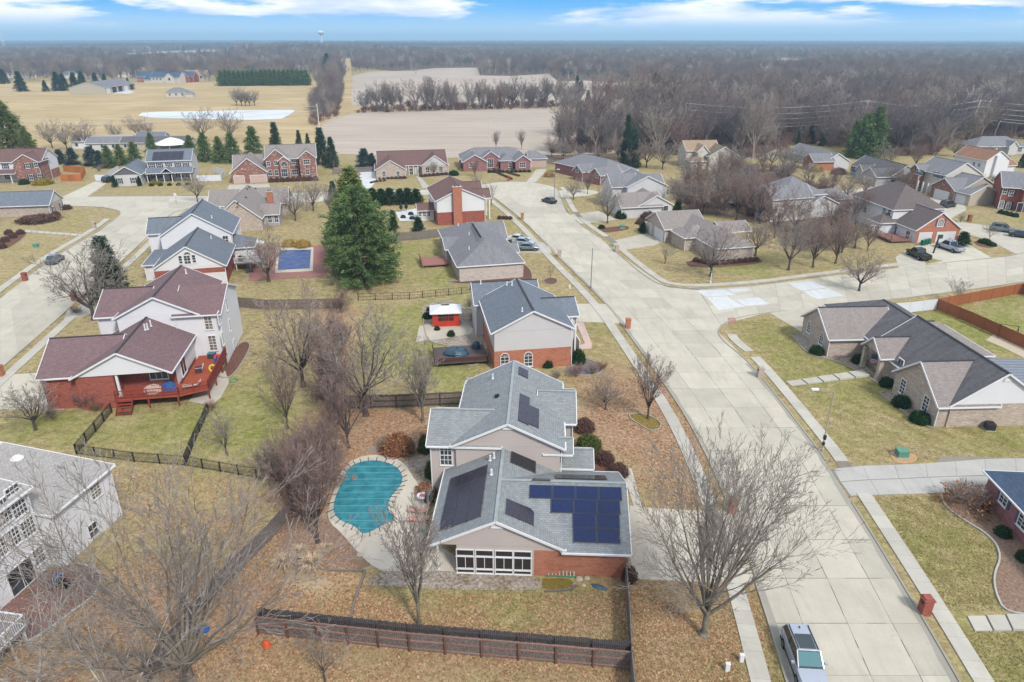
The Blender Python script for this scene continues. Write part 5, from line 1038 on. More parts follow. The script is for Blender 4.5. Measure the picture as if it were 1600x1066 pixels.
fence_line('wood_fence', 'dark weathered fence behind the back yard leaves and the solar house', [(541, 640), (620, 638), (722, 633)], 1.75, 'wood_weathered', 'wood_weathered', 'picket_wood', side=1)
fence_line('wood_fence', 'purple-brown scalloped board fence behind the purple-roofed house', [(355, 478), (420, 484), (532, 482)], 1.7, 'wood_brownfence', 'wood_brownfence', 'picket_wood', side=-1)
fence_line('wood_fence', 'grey plank fence left of the hip-roofed ranch', [(610, 377), (650, 375), (688, 370)], 1.8, 'wood_grey', 'wood_grey', 'picket_grey', side=-1)
fence_line('iron_fence', 'black iron fence down the left side of the purple-roofed house yard', [(175, 645), (150, 675), (120, 710)], 1.3, 'iron_black', 'iron_black', 'iron_black', 2.2, rails=(.15, 1.15), pick=.12, kind='iron')
fence_line('iron_fence', 'black iron fence from the red deck down to the long yard fence', [(326, 645), (305, 690), (290, 728)], 1.3, 'iron_black', 'iron_black', 'iron_black', 2.2, rails=(.15, 1.15), pick=.12, kind='iron')
fence_line('iron_fence', 'long black iron fence across the yards above the big left tree', [(120, 710), (210, 722), (290, 728), (430, 752), (462, 760)], 1.25, 'iron_black', 'iron_black', 'iron_black', 2.2, rails=(.15, 1.1), pick=.12, kind='iron')
fence_line('iron_fence', 'thin black rail fence behind the red gazebo', [(560, 470), (640, 468), (741, 458)], 1.3, 'iron_black', 'iron_black', 'iron_black', 2.4, rails=(.15, .7, 1.2), pick=.5, kind='iron')
fence_line('vinyl_fence', 'reddish brown panel fence running down beside the corner ranch', [(1462, 484), (1515, 506), (1600, 545), (1680, 580)], 1.8, 'vinyl_brown', 'vinyl_brown', 'vinyl_brown', 2.45, kind='panel', post_h=1.9)
fence_line('vinyl_fence', 'reddish brown panel fence along the side street on the right', [(1462, 484), (1530, 471), (1600, 458), (1700, 440)], 1.8, 'vinyl_brown', 'vinyl_brown', 'vinyl_brown', 2.45, kind='panel', post_h=1.9)
fence_line('vinyl_fence', 'brown panel fence far along the right edge of the second lawn', [(1594, 460), (1640, 476)], 1.8, 'vinyl_brown', 'vinyl_brown', 'vinyl_brown', 2.45, kind='panel', post_h=1.9)
fence_line('vinyl_fence', 'white panel fence behind the corner ranch along the side street', [(1378, 492), (1420, 489), (1462, 484)], 1.7, 'vinyl_white', 'vinyl_white', 'vinyl_white', 2.4, kind='panel')
fence_line('vinyl_fence', 'white panel fence between the brick house and the solar colonial', [(309, 284), (346, 283), (352, 274), (335, 270)], 1.8, 'vinyl_white', 'vinyl_white', 'vinyl_white', 2.4, kind='panel')
fence_line('vinyl_fence', 'white panel fence left of the solar colonial garage', [(150, 283), (165, 283), (186, 268)], 1.8, 'vinyl_white', 'vinyl_white', 'vinyl_white', 2.4, kind='panel')
fence_line('cedar_fence', 'bright orange cedar fence beside the mixed brick corner house', [(96, 283), (128, 283), (134, 271), (100, 268)], 1.9, 'wood_cedar', 'wood_cedar', 'wood_cedar', 2.4, kind='panel')
fence_line('wood_fence', 'low brown board fence behind the brown-roofed brick ranch', [(520, 272), (586, 268)], 1.6, 'wood_grey', 'wood_grey', 'picket_grey', side=-1)
# timber edging round the orange clearing
for q, lb in (([(510, 892), (571, 893)], 'thin timber along the top of the orange clearing'), ([(571, 893), (556, 935), (546, 972)], 'thin timber down the right of the orange clearing'), ([(852, 925), (893, 922), (900, 915)], 'timber edge below the mossy square')):
    m = MB(); P_ = [Vector(xy(*p) + (.07,)) for p in q]
    for a, b in zip(P_, P_[1:]): m.obox(a, b, .16, .14)
    tag(m.build('timber_edging', 'wood_grey'), lb, 'edging')

# ------------------------------------------------------------------ decks
def deck(e, pts, z_, floor, rail, rails=(), posts=(), hr=1.0, solid=False):
    P_ = [Vector((p[0], p[1], z_)) for p in pts]; m = MB(); m.poly(P_); m.poly([p - Vector((0, 0, .22)) for p in P_[::-1]])
    for a, b in zip(P_, P_[1:] + P_[:1]): m.poly([a - Vector((0, 0, .22)), b - Vector((0, 0, .22)), b, a])
    d_ = m.build('deck_floor', floor, e)
    for i in rails:
        a, b = P_[i], P_[(i + 1) % len(P_)]; L_ = (b - a).length; dd = (b - a) / L_; n = max(1, round(L_ / 1.9))
        if solid: MB().obox(a + Vector((0, 0, hr * .45)), b + Vector((0, 0, hr * .45)), .04, hr * .8).build('rail_panel', rail, e)
        MB().obox(a + Vector((0, 0, hr)), b + Vector((0, 0, hr)), .12, .06).build('hand_rail', rail, e)
        MB().obox(a + Vector((0, 0, .12)), b + Vector((0, 0, .12)), .05, .08).build('hand_rail', rail, e)
        for k in range(n + 1): p = a + dd * (L_ * k / n); MB().obox(p - Vector((0, 0, .1)), p + Vector((0, 0, hr)), .1, .1).build('rail_post', rail, e)
        if not solid:
            m = MB()
            for k in range(int(L_ / .16)): p = a + dd * (.08 + k * .16); m.obox(p + Vector((0, 0, .12)), p + Vector((0, 0, hr - .03)), .03, .03)
            tag(m.build('baluster_row', rail, e), kind='stuff')
    for x, y in posts: MB().obox((x, y, 0), (x, y, z_ - .1), .15, .15).build('deck_post', rail, e)
    return d_
def stairs(e, a, d, w_, z_, n, mat, run=.28):
    a = Vector(a); d = Vector(d).normalized(); s_ = Vector((-d.y, d.x, 0))
    for k in range(n):
        zz = z_ * (1 - (k + 1) / (n + 1)); c = a + d * (run * (k + .5)); c.z = zz
        MB().obox(c - s_ * w_ / 2, c + s_ * w_ / 2, run, .06, up=(0, 0, 1)).build('stair_tread', mat, e)
    for sg in (-1, 1): MB().obox(a + s_ * sg * w_ / 2 + Vector((0, 0, z_ - .1)), a + d * (run * n) + s_ * sg * w_ / 2 + Vector((0, 0, .1)), .06, .25).build('stringer', mat, e)
g = G.e
deck(g, [(3.6, .2), (10.4, .2), (13.4, 1.4), (13.4, 11.2), (10.0, 11.2), (10.0, 3.2), (3.6, 3.2)], 1.45, 'wood_deckred_floor', 'wood_reddeck', (0, 1), ((4, .3), (7, .3), (10.2, .3), (13.3, 1.5), (13.3, 5), (13.3, 8.5), (13.3, 11)))
MB().obox((13.4, 1.4, 1.95), (13.4, 11.2, 1.95), .05, .95).build('rail_panel', 'wood_reddeck', g)
for k in range(6): MB().obox((13.4, 1.4 + k * 1.96, 1.4), (13.4, 1.4 + k * 1.96, 2.5), .1, .1).build('rail_post', 'wood_reddeck', g)
MB().obox((13.4, 1.4, 2.5), (13.4, 11.2, 2.5), .14, .06).build('hand_rail', 'wood_reddeck', g)
stairs(g, (4.6, .2, 0), (0, -1, 0), 1.6, 1.45, 5, 'wood_reddeck')
h = H_.e
deck(h, [(11.4, 1.4), (16.4, 1.4), (16.4, 6.0), (11.4, 6.0)], 1.5, 'wood_greydeck', 'trim_white', (0, 1), ((11.6, 1.6), (14, 1.6), (16.2, 1.6), (16.2, 5.8)))
stairs(h, (14.0, 1.4, 0), (0, -1, 0), 1.2, 1.5, 6, 'metal_dark')
b = B.e
deck(b, [(-5.6, 1.0), (1.3, 1.0), (1.3, 6.0), (-5.6, 6.0)], .75, 'wood_weathered', 'wood_brownfence', (0, 3), (), .6, solid=True)
deck(Cc.e, [(-4.4, 3.5), (.4, 3.5), (.4, 8.6), (-4.4, 8.6)], .6, 'wood_pinkdeck', 'wood_pinkdeck', (3,), ((-4.3, 3.6), (-4.3, 8.5)))
deck(Zh.e, [(-4.5, 3.0), (-.1, 3.0), (-.1, 9.0), (-4.5, 9.0)], .6, 'wood_pinkdeck', 'wood_rail', (0, 3), ())

# ------------------------------------------------------------------ pools
cov = smooth([xy(*p) for p in [(536, 752), (545, 732), (560, 724), (585, 720), (612, 726), (627, 738), (630, 754), (620, 768), (612, 776), (606, 790), (608, 804), (620, 812), (596, 824), (567, 839), (556, 824), (532, 816), (520, 802), (524, 778), (536, 752)]], 2)[:-1]
dk = [(530, 742), (545, 722), (575, 711), (612, 713), (634, 726), (644, 745), (662, 768), (668, 790), (666, 840), (640, 868), (618, 890), (590, 892), (566, 872), (532, 832), (512, 815), (514, 790), (524, 762)]
pool = thing('swimming_pool', 'kidney-shaped pool under a taut turquoise cover in the solar house yard', 'pool', (0, 0, 0))
sheet('pool_deck', smooth([xy(*p) for p in dk + [dk[0]]], 2)[:-1], .08, 'patio_pale', '', world=True, parent=pool, thick=.08)
ctr = Vector(xy(575, 775) + (0,)); Q = resamp([Vector((a, b, 0)) for a, b in cov + [cov[0]]], 1.1)
for a, b in zip(Q, Q[1:]):
    oa, ob = a + (a - ctr).normalized() * .42, b + (b - ctr).normalized() * .42; ia, ib = a - (a - ctr).normalized() * .1, b - (b - ctr).normalized() * .1
    slab('coping_stone', [(ia.x, ia.y), (ib.x, ib.y), (ob.x, ob.y), (oa.x, oa.y)], .05, .125, 'stone_pale' if 0 else 'patio_pale', pool, .02)
sheet('pool_cover', cov, .14, 'pool_cover', '', world=True, parent=pool)
for i, a in enumerate(Q[:-1]):
    if i % 2: continue
    d_ = (a - ctr).normalized(); MB().obox(a - d_ * .15 + Vector((0, 0, .16)), a + d_ * .6 + Vector((0, 0, .16)), .06, .03).build('cover_strap', 'metal_dark', pool)
pool2 = thing('swimming_pool', 'rectangular pool with a dark blue cover behind the white gable house', 'pool', (0, 0, 0))
sheet('pool_border', [(432, 388), (490, 387), (489, 424), (430, 427)], .09, 'patio_pale', '', parent=pool2, thick=.05); sheet('pool_cover', [(437, 392), (486, 391), (484, 420), (434, 423)], .12, 'pool_cover_blue', '', parent=pool2)

# ------------------------------------------------------------------ vehicles
def loft(m, secs, mi=0, cap=True):
    for A_, B_ in zip(secs, secs[1:]):
        n = len(A_)
        for i in range(n): j = (i + 1) % n; m.poly([A_[i], A_[j], B_[j], B_[i]], None, mi)
    if cap: m.poly(secs[0][::-1], None, mi); m.poly(secs[-1], None, mi)
def vehicle(name, label, px, yaw, paint, kind='sedan', sunroof=False, group=None, low='plastic_black'):
    """x forward. body, glasshouse, roof, pillars, wheels, lamps, mirrors"""
    X_, Y_ = xy(*px); t = thing(name, label, {'sedan': 'car', 'suv': 'car', 'pickup': 'pickup truck'}[kind], (X_, Y_, .05), R(yaw), group)
    L_, W_ = {'sedan': (4.7, 1.84), 'suv': (4.85, 1.9), 'pickup': (5.9, 2.02)}[kind]; hw = W_ / 2; hl = L_ / 2
    belt, roofz = {'sedan': (.92, 1.45), 'suv': (1.05, 1.72), 'pickup': (1.15, 1.9)}[kind]
    bodyp = {'sedan': [(-hl, .55, .82), (-hl + .1, .32, .98), (-hl + .9, .22, 1.02), (-.6, .2, .96), (.9, .2, .93), (hl - .9, .22, .86), (hl - .15, .3, .72), (hl, .4, .58)],
             'suv': [(-hl, .55, 1.0), (-hl + .08, .34, 1.1), (-hl + .7, .24, 1.1), (0, .22, 1.06), (1.0, .22, 1.04), (hl - .7, .25, .98), (hl - .12, .32, .84), (hl, .42, .66)],
             'pickup': [(-hl, .6, 1.12), (-hl + .1, .5, 1.15), (-1.0, .45, 1.15), (0, .42, 1.15), (1.1, .42, 1.14), (hl - .6, .45, 1.12), (hl - .1, .5, 1.0), (hl, .55, .85)]}[kind]
    m = MB(); secs = []
    for x, z0, z1 in bodyp:
        e = abs(x) / hl; w2 = hw * (1 - .12 * max(0, e - .75) / .25)
        secs.append([(x, -w2 * .94, z0), (x, -w2, z0 + .2), (x, -w2, z1 - .12), (x, -w2 * .93, z1), (x, w2 * .93, z1), (x, w2, z1 - .12), (x, w2, z0 + .2), (x, w2 * .94, z0)])
    loft(m, secs); body = m.build('body', paint, t)
    cab = {'sedan': [(-1.75, .98, .0), (-1.05, roofz, 1), (.25, roofz, 1), (1.15, .94, 0)], 'suv': [(-2.25, 1.08, 0), (-1.95, roofz - .08, 1), (.35, roofz, 1), (1.2, 1.05, 0)], 'pickup': [(-.75, 1.14, 0), (-.55, roofz, 1), (.75, roofz, 1), (1.5, 1.14, 0)]}[kind]
    gm = MB(); secs = []
    for x, z1, top in cab:
        w2 = hw * (.78 if top else .9); zb = belt - .05
        secs.append([(x if not top else x, -hw * .9, zb), (x, -w2, z1), (x, w2, z1), (x, hw * .9, zb)])
    loft(gm, secs); gl = gm.build('windows', 'car_glass', t)
    (xa, _, _), (x1, z1, _), (x2, z2, _), (xb, zb, _) = cab; w_r = hw * .78
    rf = MB(); rf.poly([(x1 - .05, -w_r, z1 + .01), (x2 + .05, -w_r, z2 + .01), (x2 + .05, w_r, z2 + .01), (x1 - .05, w_r, z1 + .01)][::1]); rf.obox((x1, 0, z1 + .02), (x2, 0, z2 + .02), w_r * 1.96, .05); rf.build('roof', paint, t)
    for sg in (-1, 1):
        MB().obox((xb, sg * hw * .86, zb + .02), (x2, sg * w_r, z2 + .01), .07, .07).build('pillar', paint, t); MB().obox((xa, sg * hw * .86, belt), (x1, sg * w_r, z1 + .01), .1, .07).build('pillar', paint, t)
        MB().obox((.5 * (x1 + x2) - .1, sg * hw * .905, belt - .04), (.5 * (x1 + x2), sg * w_r * 1.01, z1), .06, .04).build('pillar', low, t)
        MB().box(xb - .45, xb - .3, sg * (hw + .02), sg * (hw + .22), belt + .0, belt + .14).build('mirror', paint, t)
        MB().box(hl - .22, hl + .005, sg * hw * .55, sg * hw * .84, .62, .76).build('headlight', 'lamp_clear', t); MB().box(-hl - .01, -hl + .15, sg * hw * .6, sg * hw * .86, .78, .95).build('tail_light', 'lamp_red', t)
        for xx in (-hl * .6, hl * .64):
            wr = .33 if kind == 'sedan' else (.36 if kind == 'suv' else .43); y0 = sg * (hw - .2)
            w_ = MB().tube((xx, y0, wr - .04), (xx, sg * (hw + .02), wr - .04), wr, n=18).build('wheel', 'tyre', t); MB().tube((xx, sg * (hw + .015), wr - .04), (xx, sg * (hw + .035), wr - .04), wr * .62, n=12).build('rim', 'rim', w_)
        MB().box(-hl + .25, hl - .3, sg * hw * .99 - .02, sg * hw * .99 + .02, .26, .42).build('side_skirt', low, t)
    # windscreen and rear screen as separate panes just proud of the glasshouse
    d = Vector((x2 - xb, 0, z2 - zb)).normalized(); n_ = Vector((d.z, 0, -d.x)) if d.x < 0 else Vector((-d.z, 0, d.x)); n_ = n_ if n_.x > 0 else -n_
    a, c = Vector((xb, 0, zb)) + d * .1 + n_ * .02, Vector((x2, 0, z2)) - d * .08 + n_ * .02
    MB().poly([a + Vector((0, -hw * .8, 0)), a + Vector((0, hw * .8, 0)), c + Vector((0, w_r * .92, 0)), c + Vector((0, -w_r * .92, 0))]).build('windscreen', 'windscreen' if sunroof else 'car_glass', t)
    MB().box(hl - .02, hl + .03, -hw * .5, hw * .5, .45, .62).build('grille', 'plastic_black', t)
    if kind == 'pickup':
        bed_ = MB(); x0, xe = -hl + .12, -.82; bed_.box(x0, xe, -hw * .78, hw * .78, 1.152, 1.16); bed_.build('bed_floor', 'plastic_black', t)
        for sg in (-1, 1): MB().obox((x0, sg * hw * .86, 1.2), (xe, sg * hw * .86, 1.2), .1, .12).build('bed_rail', paint, t)
        MB().obox((-hl + .08, -hw * .84, 1.2), (-hl + .08, hw * .84, 1.2), .08, .14).build('tailgate', paint, t)
    if kind == 'suv':
        for sg in (-1, 1): MB().obox((x1 + .1, sg * w_r * .86, z1 + .1), (x2 - .05, sg * w_r * .86, z2 + .1), .04, .05).build('roof_rail', 'plastic_black', t)
    if sunroof: MB().box(x2 - 1.35, x2 - .1, -w_r * .72, w_r * .72, z2 + .046, z2 + .056).build('sunroof', 'car_glass', t)
    MB().obox((x1 + .25, 0, z1 + .1), (x1 + .4, 0, z1 + .14), .05, .07).build('aerial', 'plastic_black', t)
    return t
def dirn(a, b): p, q = xy(*a), xy(*b); return math.degrees(math.atan2(q[1] - p[1], q[0] - p[0]))
vehicle('parked_car', 'silver estate car with a dark sunroof parked by the kerb below the big bare tree', (1254, 1040), dirn((1187, 922), (1238, 1066)), 'paint_silver', 'suv', True)
vehicle('parked_car', 'dark blue-grey saloon parked on the left-hand street by the brick mailbox', (87, 410), dirn((60, 425), (100, 398)), 'paint_bluegrey')
vehicle('parked_car', 'dark car standing at the kerb of the turning circle', (858, 317), dirn((868, 318), (850, 313)) + 0, 'paint_dark')
vehicle('parked_car', 'white saloon, farthest of the three cars in the driveway of the hip-roofed house', (811, 378), dirn((800, 377), (826, 379)), 'paint_white')
vehicle('parked_car', 'pale silver car in the middle of three in the driveway', (818, 383), dirn((800, 382), (828, 384)), 'paint_silver')
vehicle('parked_car', 'grey car nearest the camera of three in the driveway', (824, 391), dirn((800, 391), (830, 391)), 'paint_grey')
vehicle('parked_car', 'dark car in the driveway beside the solar colonial garage', (172, 284), 75, 'paint_dark', 'suv')
vehicle('pickup_truck', 'black pickup with an open bed on the pad by the side street', (1434, 403), dirn((1450, 409), (1418, 393)), 'paint_black', 'pickup')
vehicle('pickup_truck', 'silver pickup in front of the brick garage gable', (1483, 391), dirn((1504, 396), (1470, 384)), 'paint_silver', 'pickup')
vehicle('parked_car', 'dark blue wagon outside the beige-sided brick garage house', (1480, 324), dirn((1470, 325), (1492, 321)), 'paint_dark', 'suv')
vehicle('parked_car', 'dark grey car parked behind the small bare tree on the right', (1565, 362), dirn((1550, 360), (1580, 364)), 'paint_grey', 'suv')
vehicle('parked_car', 'dark car cut by the right edge of the picture', (1595, 371), dirn((1584, 370), (1600, 372)), 'paint_dark')
vehicle('parked_car', 'dark car half hidden in the trees behind the corner ranch', (1152, 322), 20, 'paint_dark')

# ------------------------------------------------------------------ street furniture
def mailbox(px, mat, label, rz=0):
    X_, Y_ = xy(*px); t = thing('mailbox', label, 'mailbox', (X_, Y_, .0), R(rz))
    MB().box(-.34, .34, -.34, .34, 0, 1.35).build('pillar', mat, t); MB().box(-.4, .4, -.4, .4, 1.35, 1.45).box(-.3, .3, -.3, .3, 1.45, 1.56).build('cap', mat, t)
    d_ = MB().box(.34, .37, -.16, .16, .95, 1.2).build('mail_door', 'plastic_black', t); MB().box(.37, .4, -.03, .03, 1.1, 1.14).build('handle', 'metal_grey', d_); return t
for px, mt, lb, rz in (((1443, 958), 'brick_red', 'red brick mailbox pillar at the slab steps on the lower right', 180), ((1143, 800), 'brick_orange', 'orange brick mailbox behind the branches of the big bare tree', 0), ((981, 513), 'brick_orange', 'orange brick mailbox by the blue-roofed house driveway', 0), ((1187, 590), 'brick_tan', 'tan stone mailbox where the lawn walk meets the road', 180),
    ((874, 402), 'brick_tan', 'tan stone mailbox below the three parked cars', 0), ((964, 394), 'brick_tan', 'tan stone mailbox at the corner ranch driveway', 180), ((816, 343), 'brick_orange', 'orange brick mailbox on the grass inside the road bend', 0), ((795, 283), 'brick_red', 'small red mailbox at the head of the turning circle', 270), ((238, 362), 'brick_red', 'red brick mailbox by the white gable house', 180),
    ((40, 439), 'brick_red', 'red brick mailbox on the left side of the left-hand street', 0), ((148, 357), 'brick_tan', 'tan mailbox at the tip of the stepping-stone walk', 0), ((117, 470), 'brick_red', 'red brick mailbox half hidden by the leaning bare tree', 180), ((2, 588), 'brick_orange', 'brick mailbox cut by the left edge', 180), ((1514, 346), 'brick_red', 'red brick mailbox on the straw lawn behind the brick garage', 180)): mailbox(px, mt, lb, rz)
def lamp_post(px, top, arm, label, mat='metal_grey', ar=2.2):
    X_, Y_ = xy(*px); hz = top_z(X_, Y_, top); t = thing('street_lamp', label, 'street lamp', (X_, Y_, 0)); MB().tube((0, 0, 0), (0, 0, hz), .09, .06).lathe([(.16, 0), (.16, .4), (.1, .45)], 10).build('pole', mat, t)
    if arm: MB().tube((0, 0, hz - .12), (arm * ar * .5, .05, hz + .2), .045, .04).tube((arm * ar * .5, .05, hz + .2), (arm * ar, .1, hz + .22), .04, .035).build('arm', mat, t); MB().box(arm * ar - .35, arm * ar + .35, -.05, .25, hz + .12, hz + .28).build('lamp_head', 'steel_white', t)
    return t
l1 = lamp_post((1284, 706), 612, -1, 'street lamp with a long arm on the lower right lawn', 'wood_pole', 1.9); MB().box(-.12, .12, -.14, .1, 1.5, 2.0).box(-.1, .1, -.12, .1, .8, 1.2).build('meter_box', 'plastic_black', l1)
lamp_post((923, 451), 388, 0, 'plain grey pole without a lamp on the verge of the main road'); lamp_post((866, 311), 266, 1, 'street lamp beside the dark car at the turning circle', ar=.9); lamp_post((1178, 247), 218, -1, 'street lamp behind the trees left of the grey ranch', 'wood_pole', 1.6)
lamp_post((480, 342 - 12), 306, 0, 'short pole with a sign at the left street corner'); lamp_post((1110, 443), 425, 0, 'low pole with a round white top on the corner lawn', 'steel_white')
X_, Y_ = xy(1110, 443); hz = top_z(X_, Y_, 425); s_ = MB().lathe([(.02, -.02), (.3, 0), (.34, .12), (.2, .2)], 12); so_ = s_.build('reflector_bowl', 'plastic_teal', SC.objects['street_lamp.005'] if 'street_lamp.005' in SC.objects else None); so_.location = (0, 0, hz)
t = thing('sign_post', 'white sign on a pole at the left street junction', 'sign', xy(276, 318) + (0,)); MB().tube((0, 0, 0), (0, 0, 2.6), .04).build('pole', 'metal_grey', t); MB().box(-.35, .35, -.03, .03, 1.9, 2.7).build('sign_board', 'steel_white', t)
def utility_pole(px, top, label, arms=(), mat='pole_pale', lean=0, r_=.26):
    X_, Y_ = xy(*px); hz = top_z(X_, Y_, top); t = thing('utility_pole', label, 'utility pole', (X_, Y_, 0)); m = MB().tube((0, 0, 0), (lean, 0, hz), r_, r_ * .65); m.build('pole', mat, t)
    for z_, w_ in arms: MB().box(lean - w_, lean + w_, -.08, .08, hz - z_ - .07, hz - z_ + .07).build('crossarm', mat, t)
    return Vector((X_ + lean, Y_, hz))
pa = utility_pole((1066, 232), 160, 'tall pale pole in front of the woods above the tan-roofed house', ((4.5, 1.4),))
pb = utility_pole((1334, 222), 156, 'pale pole rising behind the big green evergreens', ((.8, 1.2),), lean=3)
pc = utility_pole((1508, 219), 156, 'tall leaning pale pole above the orange-roofed house', ((6.5, 1.6), (8, 1.2)), lean=2.4)
pd = utility_pole((1172, 205), 177, 'lower pole with a side arm among the right-hand trees', ((.4, 1.6),)); pe = utility_pole((499, 201), 162, 'pale pole at the end of the narrow wood strip'); pf = utility_pole((764, 230), 186, 'thin pole at the edge of the crop field', r_=.1)
utility_pole((24, 128), 98, 'thin leaning pole at the far left', r_=.2); utility_pole((233, 193), 160, 'thin pole between pond and pasture trees', r_=.12)
p0 = utility_pole((-220, 250), 180, 'pole beyond the left edge'); pr_ = utility_pole((1900, 235), 165, 'pole beyond the right edge')
def wires(a, b, label, offs, sag=2.2):
    t = thing('power_line', label, 'power line', (0, 0, 0))
    for dz, dy in offs:
        m = MB(); P_ = []
        for k in range(13): u = k / 12; p = a.lerp(b, u) + Vector((0, dy, -dz - sag * 4 * u * (1 - u))); P_.append(p)
        for p, q in zip(P_, P_[1:]): m.tube(p, q, .06, n=4, cap=False)
        m.build('wire', 'wire_pale', t)
of = ((.3, 0), (2.6, 0), (4.6, 0), (6.4, .6), (7.4, -.6))
wires(pb, pc, 'power lines between the evergreens and the tall leaning pole', of); wires(pa, pb, 'power lines from the tan-roofed house to the evergreens', of); wires(pc, pr_, 'power lines leaving to the right edge', of); wires(pf + Vector((0, 0, 5)), pa, 'power lines in front of the crop field', ((4, 0), (5.2, .5)), 1.5); wires(p0, pe, 'power lines over the pines on the left', ((1, 0), (3, 0)), 3)
def util_box(px, label, w_=.9, h_=.75):
    X_, Y_ = xy(*px); t = thing('utility_box', label, 'utility box', (X_, Y_, 0)); MB().box(-w_ * .6, w_ * .6, -w_ * .5, w_ * .5, 0, .1).build('pad', 'concrete_grey', t)
    MB().box(-w_ / 2, w_ / 2, -w_ * .42, w_ * .42, .1, h_).build('cabinet', 'utility_green', t); MB().poly([(-w_ / 2 - .03, -w_ * .46, h_), (w_ / 2 + .03, -w_ * .46, h_), (w_ / 2 + .03, w_ * .42, h_ + .1), (-w_ / 2 - .03, w_ * .42, h_ + .1)]).poly([(-w_ / 2 - .03, -w_ * .46, h_ - .02), (-w_ / 2 - .03, -w_ * .46, h_), (-w_ / 2 - .03, w_ * .42, h_ + .1), (-w_ / 2 - .03, w_ * .42, h_ - .02)]).build('lid', 'utility_green', t)
util_box((1408, 713), 'green utility box ringed by leaves on the right-hand lawn', 1.05); util_box((972, 357), 'green utility box at the end of the mulch bed', .9); util_box((57, 387), 'green utility box on the lawn of the blue-roofed ranch', .9); util_box((957, 440 - 55), 'small green box by the verge', .5, .4)
def pedestal(px, label, h_=.6):
    X_, Y_ = xy(*px); t = thing('service_pedestal', label, 'pedestal', (X_, Y_, 0)); MB().box(-.14, .14, -.1, .1, 0, h_).build('post', 'trim_white', t); MB().box(-.16, .16, -.12, .12, h_, h_ + .08).build('cap', 'trim_white', t)
pedestal((1136, 1048), 'left one of two white service posts near the sidewalk'); pedestal((1158, 1034), 'right one of two white service posts near the sidewalk'); pedestal((890, 451), 'white service post on the lawn by the sapling', .5); pedestal((658, 622 - 60), 'white post at the garden edge of the gazebo', .3)
# air conditioner, meters
t = thing('air_conditioner', 'dark air conditioning unit beside the brick wall of the corner ranch', 'air conditioner', xy(1545, 671) + (0,), R(-8)); MB().box(-.42, .42, -.42, .42, .05, .85).build('casing', 'metal_dark', t); MB().lathe([(.34, .85), (.34, .9), (.05, .92)], 14).build('fan_guard', 'iron_black', t); MB().box(-.5, .5, -.5, .5, 0, .06).build('pad', 'concrete_grey', t)
for k in range(7): MB().box(-.44, .44, -.445, -.42, .12 + k * .1, .16 + k * .1).build('louvre', 'iron_black', t)
t = thing('meter_cluster', 'grey meters and pipes on the side wall of the corner ranch', 'meter', xy(1512, 665) + (0,)); MB().box(-.2, .2, -.1, .15, .9, 1.6).build('meter_box', 'metal_grey', t); MB().tube((0, 0, 0), (0, 0, .9), .05).tube((.6, 0, 0), (.2, 0, 1.1), .04).build('conduit', 'metal_grey', t); MB().lathe([(.14, .4), (.16, .6), (.12, .7)], 12, (.7, 0)).build('gas_meter', 'steel_white', t)
t = thing('air_conditioner', 'air conditioning unit against the hip-roofed ranch driveway side', 'air conditioner', xy(1327, 660 - 20) + (0,)) if 0 else None
# gazebo
gx, gy = xy(697, 505); t = thing('gazebo', 'red garden gazebo with a pale hipped metal roof beside the small patio', 'gazebo', (gx, gy, 0), R(6)); W2, D2 = 2.0, 1.55
for x in (-W2 + .15, W2 - .15):
    for y in (-D2 + .15, D2 - .15): MB().box(x - .1, x + .1, y - .1, y + .1, 0, 2.25).build('post', 'gazebo_red', t)
for x0, x1 in ((-W2 + .25, -W2 + .85), (W2 - .85, W2 - .25)): MB().box(x0, x1, -D2 + .1, -D2 + .16, 0, 2.25).build('wall_panel', 'gazebo_red', t)
MB().box(-W2 + .85, W2 - .85, -D2 + .1, -D2 + .16, 0, .9).build('wall_panel', 'gazebo_red', t)
for x in (-W2 + .12, W2 - .12): MB().box(x - .03, x + .03, -D2 + .2, D2 - .2, 0, 1.0).build('wall_panel', 'gazebo_red', t)
MB().box(-W2 + .85, W2 - .85, -D2 + .11, -D2 + .13, .95, 2.2).build('screen', 'screen_dark', t)
for x in (-.4, .4, 0): MB().box(x - .03, x + .03, -D2 + .08, -D2 + .11, .9, 2.25).build('mullion', 'gazebo_red', t)
MB().box(-W2 + .85, W2 - .85, -D2 + .08, -D2 + .11, 1.5, 1.56).build('mullion', 'gazebo_red', t)
m = MB(); a_, c_ = (W2 + .3, D2 + .3), (.55, .35)
for s1, s2 in (((-1, -1), (1, -1)), ((1, -1), (1, 1)), ((1, 1), (-1, 1)), ((-1, 1), (-1, -1))):
    m.poly([(s1[0] * a_[0], s1[1] * a_[1], 2.25), (s2[0] * a_[0], s2[1] * a_[1], 2.25), (s2[0] * c_[0], s2[1] * c_[1], 2.95), (s1[0] * c_[0], s1[1] * c_[1], 2.95)])
    m.obox((s1[0] * a_[0], s1[1] * a_[1], 2.2), (s2[0] * a_[0], s2[1] * a_[1], 2.2), .08, .12)
m.build('roof', 'vinyl_white', t); MB().box(-.5, .5, -.3, .3, 2.95, 3.1).build('roof_vent', 'metal_dark', t)
m = MB().box(-.6, .6, -.35, .35, 3.1, 3.16); m.build('vent_cap', 'metal_grey', t)
